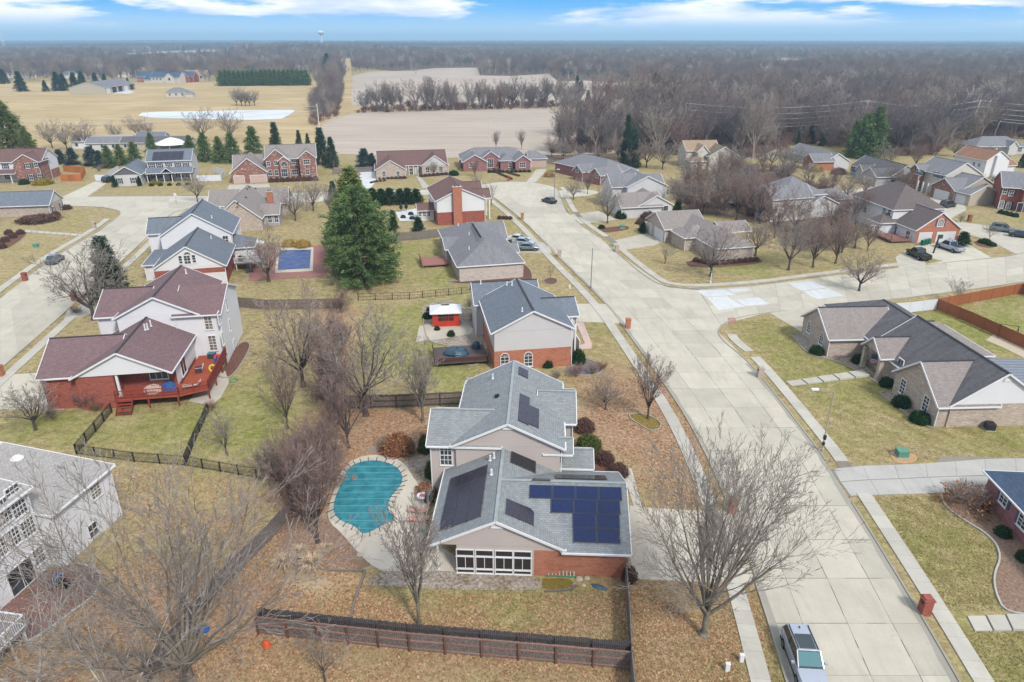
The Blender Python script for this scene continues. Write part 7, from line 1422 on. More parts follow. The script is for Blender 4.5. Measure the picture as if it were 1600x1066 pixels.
E_pine2 = Ever(15, 9, 4.6, 'needle_yellow', whorls=22, nb=10, clumps=7, per=9, size=.4, droop=.0, low=.05, prof=1.6, ragged=.35)
E_spr = Ever(12, 4, 3.1, 'needle_dark', whorls=18, nb=10, clumps=6, per=8, size=.32, droop=.3, low=.04, prof=1.0, ragged=.25)
E_mid = Ever(11, 6, 3.2, 'needle_green', whorls=16, nb=10, clumps=6, per=8, size=.34, droop=.15, low=.03, prof=1.3, ragged=.35)
E_arb = Ever(5, 7, 1.25, 'boxwood', whorls=16, nb=9, clumps=4, per=8, size=.2, droop=-.3, low=.03, prof=1.2, ragged=.12)
E_juni = Ever(9, 12, 2.6, 'needle_blue', whorls=16, nb=9, clumps=6, per=8, size=.3, droop=.1, low=.04, prof=1.4, ragged=.3)
E_pine.put((568, 444), 292, 'largest pine, a dense dark green mass in the centre left of the picture', xs_=1.0); E_pine2.put((556, 395), 266, 'yellow-green pine crown rising behind the largest pine', xs_=1.0); E_pine2.put((598, 438), 345, 'lighter right flank tree of the pine clump', xs_=.75); E_pine2.put((538, 420), 315, 'lighter left flank tree of the pine clump', xs_=.75)
E_spr.put((178, 470), 372, 'dark pointed cedar by the left street next to the bare tree', xs_=1.25)
for i, (x, y, tp, E_, xs2) in enumerate(((15, 236, 158, E_pine2, 1.3), (45, 238, 200, E_pine2, 1.1), (95, 256, 234, E_juni, 1.6), (115, 258, 232, E_juni, 1.5), (145, 259, 230, E_juni, 1.6), (158, 262, 236, E_juni, 1.3), (172, 262, 228, E_mid, 1.2), (190, 258, 226, E_mid, 1.2), (212, 256, 222, E_mid, 1.2), (240, 246, 208, E_mid, 1.0), (300, 250, 212, E_mid, 1.1), (322, 252, 208, E_mid, 1.1), (345, 254, 214, E_mid, 1.1), (365, 254, 208, E_mid, 1.1), (398, 246, 198, E_mid, 1.1), (432, 236, 192, E_spr, 1.1), (468, 230, 204, E_spr, 1.0), (504, 258, 201, E_spr, 1.05), (520, 262, 215, E_spr, 1.0), (482, 232, 209, E_spr, 1.0), (570, 264, 233, E_juni, 1.5), (582, 264, 240, E_juni, 1.2), (522, 318, 284, E_juni, .9), (978, 258, 181, E_spr, .62), (1048, 230, 197, E_arb, .85), (1178 + 68, 228, 205, E_spr, .8), (1266, 224, 190, E_spr, .8), (1283, 228, 206, E_spr, .8), (1345, 246, 178, E_mid, .95), (1362, 246, 167, E_mid, .9), (1332, 246, 188, E_mid, .9), (1350, 248, 196, E_mid, 1.2), (988, 262, 200, E_spr, .8), (1085, 250, 233, E_spr, .8), (1595, 262, 240, E_spr, 1.2))):
    lab = ['tall ragged pine at the left edge in front of the pasture', 'lower pine beside the tall left-edge pine'] + ['bluish juniper %s' % s for s in ('above the mixed brick house gable end', 'just left of the white sheds window', 'behind the orange cedar fence', 'at the right of the juniper row')] + ['green evergreen %s' % s for s in ('left of the solar colonial garage', 'behind the colonial garage roof', 'just behind the colonial garage ridge', 'beside the white tent roof', 'right behind the solar colonial', 'second behind the white panel fence', 'third behind the white panel fence', 'fourth behind the brick house garage', 'next to the brick house main roof', 'with a pointed top above the brick house', 'small and low right of the pointed one', 'tallest at the right corner of the brick house', 'lower right of the brick house corner', 'small between pointed and corner ones', 'left of the brown-roofed ranch', 'low beside the brown-roofed ranch', 'small and blue among birches by the pine', 'narrow and dark in front of the woods', 'small round-topped left of the tan-roofed house', 'low in front of the woods above the grey ranch', 'pointed above the pale garage ranch', 'low left of the big evergreens', 'in the middle of the tall group of evergreens', 'tallest of the evergreens by the pale pole', 'left of the tall evergreen group', 'low front one of the tall evergreen group', 'dark at the foot of the narrow one', 'hidden behind the tan-roofed house', 'dark at the right edge by the orange roof')]
    E_.put((x, y), tp, lab[i], xs_=xs2)
for i, (x, y, tp) in enumerate(((582, 320, 295), (596, 320, 296), (610, 320, 295), (625, 319, 296), (638, 319, 295), (651, 318, 296))): E_arb.put((x, y), tp, ['leftmost', 'second', 'third', 'fourth', 'fifth', 'rightmost'][i] + ' of the six pointed evergreens along the cross street', 'evergreens along the cross street', xs_=1.75)
E_arb.put((615, 362), 330, 'tall narrow evergreen beside the large pine', xs_=.9); E_arb.put((654, 362), 340, 'small cone evergreen behind the grey plank fence', xs_=1.5); E_arb.put((1004, 364), 348, 'cone evergreen left of the white garage doors', xs_=1.6); E_arb.put((1503, 384), 363, 'dark rounded evergreen right of the brick garage', xs_=1.9); E_arb.put((1058, 330), 315, 'small cone evergreen at the sunroom corner', xs_=1.6); E_arb.put((669, 487), 482 - 2, 'tiny pointed evergreen beside the gazebo', xs_=1.5)
E_arb.put((180, 293), 275, 'clipped evergreen left of the colonial garage windows', xs_=.9); E_arb.put((219, 291), 276, 'clipped evergreen right of the colonial garage windows', xs_=.9)

def blob_pts(seed, n, sx, sy, sz, inner=.0):
    rg = np.random.default_rng(seed); d = rg.normal(0, 1, (n, 3)); d[:, 2] = np.abs(d[:, 2]) * 1.0; d /= np.linalg.norm(d, axis=1)[:, None]; lump_ = 1 + .1 * np.sin(d[:, 0] * 7 + seed) * np.cos(d[:, 1] * 6)
    return d * np.array([sx, sy, sz]) * lump_[:, None] * rg.uniform(.85 - inner, 1, (n, 1)), d
def bush_mesh(seed, s_, mat, n=420, per=5, size=.1):
    p, d = blob_pts(seed, n, .96, .96, .92); me = tri_cloud('foliage', p, size / s_, per, mat, seed, d * .5, .6); return me
BM = {}
def bush(px, w_, h_, mat, label, name='round_bush', cat='bush', group=None, seed=0, dy=1.0, loc=None):
    key = (mat, seed)
    if key not in BM: BM[key] = bush_mesh(100 + seed, 1.0, mat)
    X_, Y_ = loc if loc else xy(*px); t = thing(name, label, cat, (X_, Y_, 0), random.uniform(0, 6), group); f = put('foliage', BM[key], t); f.scale = (w_ / 2, w_ / 2 * dy, h_)
    key2 = ('core', mat)
    if key2 not in BM:
        c = MB(); rings = [[(.86 * math.cos(v) * math.cos(u), .86 * math.cos(v) * math.sin(u), .8 * math.sin(v)) for u in [6.283 * k / 10 for k in range(10)]] for v in (0, .4, .8, 1.2, 1.5)]
        for A_, B_ in zip(rings, rings[1:]):
            for i in range(10): j = (i + 1) % 10; c.poly([A_[i], A_[j], B_[j], B_[i]])
        BM[key2] = c.mesh('dark_core', mat)  # solid core added inside the leaf shell in its darkest tone, no stems
    k_ = put('dark_core', BM[key2], t); k_.scale = f.scale; return t
for px, w_, h_, lb in (((1275, 553), 1.9, 1.3, 'round dark green bush under the far gable of the corner ranch'), ((1340, 567), 1.8, 1.3, 'round dark green bush left of the flag porch'), ((1384, 603), 1.7, 1.2, 'round dark green bush right of the flag porch'), ((1407, 634), 2.1, 1.4, 'round dark bush below the window of the near gable'), ((1436, 659), 2.2, 1.4, 'nearest round dark bush at the near gable'), ((903, 567), 2.0, 2.0, 'large dark bush at the corner of the brick-sided house'), ((1566, 836), 1.4, .9, 'low dark green bush by the right-hand brick wall'), ((1600, 875), 1.4, .9, 'low green bush cut by the right edge'), ((1540, 796), .9, .6, 'small green bush behind the tan shrub'), ((714, 561), 1.2, .9, 'round green bush at the lower end of the garden bed'), ((705, 525), 1.2, .9, 'round green bush by the low deck'), ((856, 573), 1.5, 1.1, 'green bush against the orange brick wall'), ((668, 497), 1.6, 1.0, 'blue-green bush left of the gazebo'), ((683, 516), .9, .7, 'small round bush on the gazebo patio'), ((709, 274), 3.2, 1.6, 'wide dark bush right of the brown-roofed ranch'), ((1538, 380), 2.6, 1.0, 'low clipped hedge on the mulch island'), ((1549, 384), 1.9, .8, 'smaller hedge on the mulch island'), ((788, 566), 1.0, .7, 'small bush at the wall of the brick-sided house'), ((940, 357), 1.6, .9, 'dark bush in the mulch bed at the grey house'), ((970, 341), 3.0, 2.0, 'dark round bush left of the grey garage wall'), ((708, 333), 2.6, 2.0, 'leafy bush in front of the chimney house corner')):
    bush(px, w_, h_, 'boxwood', lb, seed=int(w_ * 10) % 3)
for px, w_, h_, mt, lb in (((920, 700), 2.6, 1.6, 'bush_green', 'large leafy bush beside the front porch'), ((912, 672), 2.4, 1.4, 'bush_red', 'dark red bush at the porch corner'), ((945, 722), 2.0, 1.3, 'bush_red', 'dark red-leaved bush right of the front porch'), ((966, 742), 2.0, 1.3, 'bush_red', 'dark red bush nearest the front walk'), ((38, 288), 3.0, 1.6, 'boxwood', 'dark green bush before the mixed brick house'), ((68, 288), 5.5, 1.6, 'bush_gold', 'golden green hedge bush before the mixed brick house'), ((240, 288), 2.6, 1.0, 'bush_gold', 'golden bush left of the colonial entrance'), ((248, 288), 2.4, 1.0, 'bush_gold', 'golden bush nearest the colonial entrance'), ((60, 345), 9.0, 1.4, 'bush_red', 'long brown clipped hedge against the blue-roofed ranch'), ((88, 338), 2.0, 1.3, 'bush_red', 'brown bush at the corner of the blue-roofed ranch'), ((105, 327), 2.4, 1.2, 'bush_red', 'brown bush by the end gable of the blue-roofed ranch'), ((620, 704), 3.6, 1.9, 'bush_rust', 'large rusty orange shrub above the covered pool'), ((665, 705), 1.6, 2.0, 'bush_green', 'green climbing shrub at the wall beside the pool'), ((676, 745), 1.5, 2.0, 'bush_green', 'moss green shrub against the beige wall'), ((668, 770), 2.4, 1.0, 'bush_rust', 'brown shrub at the pebble bed'), ((983, 905), 1.3, 1.2, 'bush_red', 'dark shrub at the corner post of the garage'), ((473, 386), 3.5, 1.6, 'bush_yellowtan', 'yellow tan shrub behind the rectangular pool'), ((452, 385), 3.0, 1.5, 'bush_yellowtan', 'tan shrub at the pool corner'), ((858, 276), 3.4, 1.6, 'bush_tan', 'orange tan grass bush beside the garage drive'), ((1275, 268), 4.0, 2.2, 'bush_yellowtan', 'yellow tan shrub beside the orange brick gable'), ((1000, 350), 2.2, 1.2, 'bush_red', 'dark shrub by the grey sunroom'), ((1012, 343), 3.5, 2.0, 'bush_red', 'wide brown shrub at the foot of the sunroom'), ((1310, 272), 4.5, 2.0, 'bush_red', 'wide bare shrub before the pale garage ranch'), ((745, 290), 1.5, .8, 'boxwood', 'dark low bush on the lawn of the rose brick ranch')):
    bush(px, w_, h_, mt, lb, 'shrub', 'shrub', seed=1)
# little bush rows: every bush its own
def bush_row(pts, n, w_, h_, mat, label, group):
    P_ = wl(pts)
    for k in range(n): bush(None, w_, h_, mat, label, 'small_bush', 'bush', group, 2, loc=along(P_, (k + .5) / n))
bush_row([(757, 266), (775, 270), (800, 281)], 16, 1.0, .6, 'bush_red', 'small dark bush in the rows edging the curved walk', 'bushes edging the curved walk')
bush_row([(770, 265), (790, 270), (812, 276)], 12, 1.0, .6, 'bush_red', 'small dark bush in the rows edging the curved walk', 'bushes edging the curved walk')
bush_row([(590, 280), (635, 279)], 7, 1.5, .9, 'bush_red', 'dark clipped bush in the row along the left gable of the brown-roofed ranch', 'bushes along the brown-roofed ranch'); bush_row([(655, 277), (700, 273)], 7, 1.5, .9, 'bush_red', 'dark clipped bush in the row along the right gable of the brown-roofed ranch', 'bushes along the right gable')
bush_row([(762, 270), (830, 269)], 10, 1.4, .8, 'boxwood', 'dark bush in the row at the foot of the rose brick wall', 'bushes at the rose brick wall'); bush_row([(778, 342), (800, 343)], 4, 1.2, .8, 'bush_red', 'dark bush in the short row right of the chimney house', 'bushes right of the chimney house')
bush_row([(1083, 408), (1112, 414), (1185, 408)], 12, 1.4, .9, 'bush_red', 'reddish brown bush in the bed along the tan corner ranch', 'bushes along the tan corner ranch'); bush_row([(1560, 333), (1590, 340)], 4, 1.5, 1.0, 'boxwood', 'clipped bush before the bright red brick house', 'bushes before the red brick house')
bush_row([(578, 287), (590, 284), (604, 283)], 5, 1.0, .6, 'bush_red', 'small dark bush at the left corner bed of the brown-roofed ranch', 'bushes at the left corner bed'); bush_row([(230, 291), (300, 289)], 5, 1.4, .7, 'boxwood', 'low bush along the colonial porch', 'bushes along the colonial porch')
bush_row([(420, 285), (497, 282)], 9, 1.8, 1.4, 'bush_red', 'purplish bush in the row along the twin-gable brick house', 'bushes along the twin-gable brick house')
# twiggy shrubs: many stems from the ground
def twiggy(seed, twig, H=2.2, n=16, ang=(10, 60), kids_=(0, 6, 4)): return seg_mesh('stems', [(a, b, c, d, 0) for a, b, c, d, m in norm_h(bare_segs(seed, H=H, trunk=.04, nmain=n, ang=ang, kids_=kids_, ratio=(.5, .45, .4, .4), r=.05, rmin=.01, up=.03, wob=.14, leader=False, mainlen=.8, flare=False), H)], [twig])
TW = {k: twiggy(*v) for k, v in dict(purple=(51, 'twig_purple', 4.5, 18, (8, 42), (0, 9, 6, 3)), rust=(52, 'twig_rust', 2.2, 26, (10, 62), (0, 8, 5)), tan=(53, 'twig_tan', 2.4, 22, (10, 60), (0, 8, 5)), red=(54, 'twig_red', 3.5, 18, (10, 45), (0, 9, 6))).items()}
def shrub(kind, px, s_, label, group=None, xs_=1.0):
    o = put('twiggy_shrub', TW[kind], None, xy(*px) + (0,), random.uniform(0, 6.28)); o.scale = (s_ * xs_, s_ * xs_, s_); return tag(o, label, 'shrub', group)
t = shrub('tan', (1508, 790), 1.05, 'large tan shrub with dry leaves at the end of the right-hand driveway', None, 1.25); p, d_ = blob_pts(5, 420, 1.9, 1.9, 1.9, .25); l_ = tri_cloud('dry_leaves', p, .16, 2, 'bush_rust', 9, d_); t2 = put('dry_leaves', l_, t)
for i, (x, y) in enumerate(((455, 770), (485, 720), (478, 790), (512, 725), (440, 745), (515, 760), (530, 665), (512, 640), (512, 585), (528, 550), (522, 515), (535, 490), (488, 810))): shrub(('purple', 'purple', 'red', 'purple')[i % 4], (x, y), random.uniform(.75, 1.15), 'purple-brown thicket shrub in the overgrown row between the left and middle yards', 'thicket between the yards', .9)
for i, (x, y) in enumerate(((640, 710), (600, 705), (470, 780), (330, 640), (80, 655), (135, 640), (152, 642), (925, 585), (900, 590), (940, 578), (870, 592), (130, 470), (120, 490), (185, 260), (170, 262), (160, 264), (155, 268), (1110, 395), (1120, 398), (1160, 397), (700, 480 + 20), (740, 500), (735, 470 + 10))): shrub(('rust', 'tan', 'red')[i % 3], (x, y), random.uniform(.5, .8), ['rusty shrub above the pool', 'low rusty shrub left of the pool top', 'reddish shrub by the fence end', 'thin shrub under the deck corner', 'twiggy shrub under the dark bare tree', 'twiggy shrub at the red brick wall', 'second twiggy shrub at the red brick wall', 'bare shrub right of the brick-sided house', 'bare shrub at the brick corner', 'bare shrub on the purple gravel', 'bare shrub below the arched windows', 'tan shrub by the leaning tree', 'low tan shrub on the street lawn', 'bushy grey shrub right of the orange fence', 'bushy grey shrub behind the orange fence', 'grey shrub at the orange fence corner', 'low grey shrub by the orange fence', 'bare shrub before the corner ranch window', 'second bare shrub before the corner ranch', 'bare shrub at the right end of the corner ranch', 'bare shrub right of the gazebo', 'bare shrub by the blue-roofed wall', 'bare shrub above the low deck'][i])
# dry ornamental grass
def grass_clump(seed, n=420, H=1.0):
    rg = np.random.default_rng(seed); az = rg.uniform(0, 6.283, n); lean = rg.uniform(.15, 1.1, n); L_ = H * rg.uniform(.6, 1.2, n); b = np.stack([np.cos(az), np.sin(az), 0 * az], 1) * rg.uniform(0, .15, (n, 1)); mid = b + np.stack([np.cos(az) * np.sin(lean) * L_ * .5, np.sin(az) * np.sin(lean) * L_ * .5, np.cos(lean * .6) * L_ * .6], 1); tip = b + np.stack([np.cos(az) * np.sin(lean) * L_, np.sin(az) * np.sin(lean) * L_, np.cos(lean) * L_ * .7], 1)
    sd_ = np.stack([-np.sin(az), np.cos(az), 0 * az], 1) * .018; v = np.stack([b - sd_, b + sd_, mid + sd_, mid - sd_, mid - sd_, mid + sd_, tip, tip], 1).reshape(-1, 3); k = np.arange(n)[:, None] * 8; f = np.concatenate([k + np.array([[0, 1, 2, 3]]), k + np.array([[4, 5, 6, 7]])]); me = bpy.data.meshes.new('grass_clump'); v[7::8] += .004; fast_mesh(me, v, f); me.materials.append(Mt('grass_pampas')); shade_attr(me, rg.uniform(0, 1, 2 * n)); return me
GC = grass_clump(3)
for i, (px, s_, lb) in enumerate((((445, 885), 1.3, 'left pale dry grass clump by the pool bed'), ((488, 888), 1.45, 'middle pale dry grass clump by the pool bed'), ((470, 868), 1.1, 'small pale dry grass clump behind the other two'), ((508, 862), .9, 'low grass tuft at the foot of the purple tree'))): o = put('dry_grass', GC, None, xy(*px) + (0,), i); o.scale = (s_,) * 3; tag(o, lb, 'ornamental grass')
# evergreen hedge beyond the pasture, each tree its own
for i in range(20): x = 347 + i * 7; E_mid.put((x, 134.5 - .05 * i), 109.5 + random.uniform(-1, 1.5), 'dense evergreen in the clipped row beyond the pasture', 'evergreen row beyond the pasture', xs_=1.25)
for i, (x, y, tp) in enumerate(((34, 143, 112), (72, 143, 126), (92, 142, 113), (102, 142, 116), (118, 140, 114), (130, 136, 112), (8, 131, 108), (512, 110, 84), (510, 114, 92), (200, 131, 122), (150, 132, 114), (165, 132, 116))): E_spr.put((x, y), tp, ['lone dark conifer on the pasture, left of the other', 'small lone dark conifer on the pasture', 'conifer left of the long shed', 'second conifer left of the long shed', 'conifer behind the left end of the long shed', 'conifer behind the roof of the long shed', 'conifer at the far left edge', 'green pine rising from the narrow wood strip', 'lower green pine in the narrow wood strip', 'conifer right of the long shed yard', 'conifer behind the middle of the long shed', 'conifer behind the right end of the long shed'][i], xs_=1.4)

for i, (Tt, x, y, tp, lb) in enumerate(((T_round, 893, 212, 131, 'massive dark oak with a wide crown in front of the crop field'), (T_oval, 948, 214, 112, 'tall dark tree just right of the wide oak'), (T_round, 975, 208, 108, 'tall forked tree at the left end of the woods'), (T_oval, 1012, 205, 98, 'very tall dark tree left of the tall pale pole'), (T_round, 1040, 204, 92, 'towering bare tree behind the tall pale pole'),
    (T_birch, 1135, 205, 120, 'white-limbed tall sycamore, left of two in the woods'), (T_birch, 1160, 208, 115, 'white-limbed leaning sycamore, right of two in the woods'), (T_birch, 1262, 190, 108, 'pale-limbed tree high in the woods above the grey ranch'), (T_round, 1228, 150, 96, 'dark round-crowned tree standing by the distant pale field'), (T_birch, 1290, 170, 118, 'pale dead tree in the middle of the woods'), (T_birch, 650, 118, 92, 'pale tree in the wood behind the far crop field'),
    (T_pink, 1560, 205, 165, 'reddish bare tree in the woods above the orange roof'), (T_pink, 1420, 230, 190, 'rounded greyish tree behind the brick garage house'), (T_round, 1240, 265, 225, 'bare tree before the grey ranch'), (T_oval, 1222, 262, 222, 'slim bare tree left of the grey ranch'), (T_oval, 1190, 268, 228, 'bare tree on the lawn left of the grey ranch'), (T_round, 1395, 292, 255, 'bare tree before the white gable of the pale garage ranch'), (T_round, 1420, 240, 200, 'bare tree between the pale garage ranch and the woods'), (T_pink, 1450, 232, 190, 'bare tree behind the two-storey brick garage house'), (T_pink, 1010, 262, 205, 'fine grey tree behind the grey street house'), (T_round, 1035, 265, 215, 'bare tree behind the sunroom gable'), (T_pink, 965, 250, 200, 'dense grey twigged tree left of the narrow conifer'),
    (T_col, 775, 234, 202, 'reddish tree behind the rose brick ranch'), (T_col, 815, 234, 200, 'thin tall tree behind the rose brick ranch'), (T_pink, 862, 245, 205, 'rust-coloured bare tree right of the rose brick ranch'), (T_round, 1480, 215, 160, 'bare tree left of the tall leaning pole'), (T_pink, 1300, 330, 285, 'rounded bare tree before the house behind the trees'), (T_oval, 1335, 350, 290, 'bare tree left of the big white house'))): Tt.put((x, y), tp, lb, xs_=(1.25 if Tt is T_round else 1.05))

for i in range(26):
    x, y = random.Random(i * 7 + 1).uniform(880, 1600), random.Random(i * 5 + 3).uniform(84, 190)
    E_spr.put((x, y), y - (18 if y > 120 else 9), 'dark evergreen standing out of the bare right-hand woods', 'evergreens scattered through the right-hand woods', xs_=1.25)

for i, (x, y) in enumerate(((8, 378), (20, 372), (32, 366), (14, 366), (4, 388))): bush((x, y), 1.8, 1.1, 'bush_red', ['left', 'middle', 'right', 'back', 'front'][i] + ' brown shrub of the bed by the left-hand ranch door', 'shrub', 'shrub', seed=1)

for i, (x, y, tp) in enumerate(((1218, 288, 240), (1350, 305, 262), (1408, 300, 262), (1385, 262, 222), (1545, 262, 225), (1300, 300, 258), (1262, 292, 250), (992, 262, 218), (1128, 276, 232), (1146, 268, 222), (1205, 262, 215), (1540, 302, 270), (1322, 312, 270), (1490, 245, 205), (1430, 262, 225))):
    (T_round, T_pink, T_oval)[i % 3].put((x, y), tp, ['bare tree on the drive of the grey brick-gabled ranch', 'bare tree in front of the pale garage door', 'bare tree right of the pale garage drive', 'bare tree behind the roof of the pale garage ranch', 'bare tree beside the orange-roofed white house', 'bare tree at the back of the middle lawn', 'bare tree left of the yellow tan shrub', 'bare tree behind the grey gabled ranch roof', 'bare tree just right of the tan-roofed house', 'second bare tree right of the tan-roofed house', 'bare tree before the pale road behind the trees', 'bare tree between the beige gable and the bright red brick house', 'bare tree behind the big white house on its left', 'bare tree above the two-storey brick garage house', 'bare tree between pale ranch and brick garage house'][i], xs_=1.15)
# ------------------------------------------------------------------ far buildings
barn = House('long_shed', 'long tan metal shed with a grey roof on the far pasture', xy(108, 147.8), 6, 'roof_grey', [(0, 27, 0, 60, 4.6, 8.6, 'y')], 'siding_tan', ridge=None, cat='shed')
for k in range(5): barn.garage(0, 'r', (0, 0), 5, 4.0) if 0 else None
n_, d_, M_ = barn.face(0, 'r')
for k, mt in enumerate(('trim_white', 'shutter_dark', 'shutter_dark', 'trim_white', 'shutter_dark')):
    o = MB().box(-3.6, 3.6, -.06, .02, 0, 4.2).build('sliding_door', mt, barn.e); o.matrix_local = Matrix.Translation((barn.wm[0][1] + .05, 6 + k * 11.5, 0)) @ M_
fb = House('farm_cottage', 'small pale hipped cottage alone on the pasture above the pond', xy(259, 152), 4, 'roof_grey', [(0, 15, 0, 10, 3.4, 6.4, 'xab'), (14, 20, -2, 6, 2.6, 4.2, 'xb')], 'siding_cream', ridge=None)
for x in (3, 7.5, 12): fb.win(0, 'f', (x, fb.wm[0][2], 1.8), 1.4, 1.6)
for (x, y), w_, d_, lb, rf, wl_, yw in (((112, 233), 22, 9, 'low white shed with a grey roof, leftmost behind the bare trees', 'roof_palegrey', 'siding_white', 6), ((134, 236), 30, 9, 'long low white ranch with dark windows behind the junipers', 'roof_grey', 'siding_pale', 8), ((188, 235), 26, 8, 'low dark-roofed shed behind the evergreens', 'roof_darkgrey', 'siding_tan', 4), ((212, 226), 12, 6, 'small blue-grey shed at the edge of the pasture', 'roof_blue', 'siding_grey', 0)):
    q = House('ranch_shed', lb, xy(x, y), yw, rf, [(0, w_, 0, d_, 2.7, 4.6, 'x')], wl_, ridge=None, cat='shed')
    for k in range(int(w_ / 4)): q.win(0, 'f', (2 + k * 4, q.wm[0][2], 1.5), 1.0, 1.2, 1, 1)
t = thing('tent', 'white peaked tent roof behind the evergreens', 'tent', xy(270, 234) + (0,)); MB().lathe([(6.5, 2.3), (4.4, 3.2), (2, 4.1), (.1, 4.6)], 12).build('canopy', 'flag_white', t)
for a in range(6): MB().tube((6 * math.cos(a), 6 * math.sin(a), 0), (6 * math.cos(a), 6 * math.sin(a), 2.5), .08).build('pole', 'steel_white', t)
FH_ = [(12, 122, 'blue_slate roof', 'roof_blue', 'siding_pale', 26), (108, 122, '', 'roof_blue', 'siding_white', 22), (122, 121, '', 'roof_grey', 'siding_white', 20), (195, 121, '', 'roof_tan', 'siding_white', 22), (214, 129, '', 'roof_slate', 'brick_rose', 30), (236, 130, '', 'roof_slate', 'siding_cream', 30), (262, 129, '', 'roof_slate', 'brick_red', 26), (278, 126, '', 'roof_grey', 'brick_rose', 24), (292, 127, '', 'roof_tan', 'brick_tan', 20), (345, 116, '', 'roof_blue', 'siding_white', 24), (400, 116, '', 'roof_taupe', 'siding_grey', 30), (425, 115, '', 'roof_grey', 'siding_pale', 22), (457, 117, '', 'roof_palegrey', 'siding_white', 18), (60, 118, '', 'roof_tan', 'siding_cream', 20)]
FL = ['with a blue-green roof at the far left edge', 'white and gabled behind the lone conifers', 'with a grey roof behind the long shed', 'with a tan roof above the cottage', 'leftmost of the four with dark slate roofs above the cottage', 'second of the slate-roofed ones, with a cream wall', 'slate-roofed and of red brick above the pond', 'rose brick and gabled, right of the slate-roofed ones', 'low and tan behind bare trees', 'white gabled, just left of the evergreen row', 'grey roofed behind the middle of the evergreen row', 'pale roofed behind the right half of the evergreen row', 'white gable at the right end of the evergreen row', 'tan roofed between the lone conifers']
for i, (x, y, _, rf, wl_, w_) in enumerate(FH_):
    q = House('distant_house', 'distant house ' + FL[i], xy(x, y), (i * 37) % 30 - 12, rf, [(0, w_, 0, 13, 5.2, 10.0, 'x'), (w_ * .55, w_ * .9, -4, 7, 5.2, 9.2, 'y')] + ([(-8, 2, 1, 11, 3, 7, 'x')] if i % 2 else []), wl_, ridge=None, trim='trim_white')
    for k in range(3): q.win(0, 'f', (3 + k * 3.6, q.wm[0][2], 3.6), 1.3, 1.8, 1, 1)
    q.win(1, 'f', ((q.wm[1][0] + q.wm[1][1]) / 2, q.wm[1][2], 3.8), 2.2, 2.2, 1, 1)
for i in range(16):
    x = (1425, 1436, 1444, 1452, 1460, 1468, 1478, 1488, 1338, 868, 880, 892, 905, 922, 690, 1432)[i]; y = (98, 97, 98.5, 97, 99, 98, 97, 98.5, 96, 74, 73.5, 74, 73, 73.5, 80, 84)[i]; k = 1 if y > 90 else 2.2
    o = MB().box(0, 8 * k, 0, 10, 0, 5).poly([(-1, -1, 5), (8 * k + 1, -1, 5), (8 * k + 1, 5, 8), (-1, 5, 8)]).poly([(-1, 5, 8), (8 * k + 1, 5, 8), (8 * k + 1, 11, 5), (-1, 11, 5)]).poly([(0, 0, 5), (0, 10, 5), (0, 5, 8)]).poly([(8 * k, 0, 5), (8 * k, 10, 5), (8 * k, 5, 8)]).build('remote_house', ('siding_white', 'siding_pale', 'siding_cream')[i % 3])
    X_, Y_ = xy(x, y); o.location = (X_, Y_, hill(X_, Y_) + 2); tag(o, 'tiny pale house far out among the distant woods', 'house', 'pale houses dotted through the distant woods')
for i, (x, w_, mt, rf) in enumerate(((360, 30, 'brick_red', 'roof_orange'), (378, 34, 'siding_white', 'roof_palegrey'), (392, 24, 'siding_white', 'roof_palegrey'), (402, 26, 'siding_white', 'roof_orange'), (412, 22, 'brick_red', 'roof_orange'))):
    X_, Y_ = xy(x, 80); q = House('farm_building', ['low red barn', 'long white barn', 'white silo shed', 'white and rust barn', 'small red barn'][i] + ' of the hilltop farm in the far distance', (X_, Y_), 0, rf, [(0, w_ * 1.4, 0, 16, 7, 12, 'x')], mt, ridge=None, cat='barn')
X_, Y_ = xy(504, 78); zb = hill(X_, Y_); t = thing('water_tower', 'white water tower with a round tank standing far off on the horizon', 'water tower', (X_, Y_, zb - 4)); TH_ = 62
MB().lathe([(8, 0), (4.2, 9), (3.0, 20), (3.0, TH_ - 18), (4.2, TH_ - 14), (7, TH_ - 11.5)], 20).build('stem', 'steel_white', t); MB().lathe([(6.5, TH_ - 12), (10.5, TH_ - 9.5), (12.3, TH_ - 6), (12.0, TH_ - 2.5), (8.5, TH_), (3.5, TH_ + 1.2), (.4, TH_ + 1.5)], 24).build('tank', 'steel_white', t); MB().lathe([(12.6, TH_ - 6.4), (12.6, TH_ - 5.9)], 24).build('tank_band', 'metal_grey', t)
X_, Y_ = -1750, 2600; t = thing('radio_mast', 'thin lattice radio mast rising above the horizon at the far left', 'mast', (X_, Y_, 0)); mh = 96; m = MB()
for a in range(3): m.tube((3 * math.cos(a * 2.1), 3 * math.sin(a * 2.1), 0), (.6 * math.cos(a * 2.1), .6 * math.sin(a * 2.1), mh), .4)
m.build('leg', 'steel_white', t); m = MB()
for k in range(12):
    for a in range(3): f0, f1 = k / 12, (k + 1) / 12; r0, r1 = 3 - 2.4 * f0, 3 - 2.4 * f1; m.tube((r0 * math.cos(a * 2.1), r0 * math.sin(a * 2.1), mh * f0), (r1 * math.cos(a * 2.1 + 2.1), r1 * math.sin(a * 2.1 + 2.1), mh * f1), .18, n=4)
tag(m.build('lattice', 'steel_white', t), kind='stuff'); MB().box(-2.5, 2.5, -1, 1, mh - 2, mh).build('antenna', 'steel_white', t)

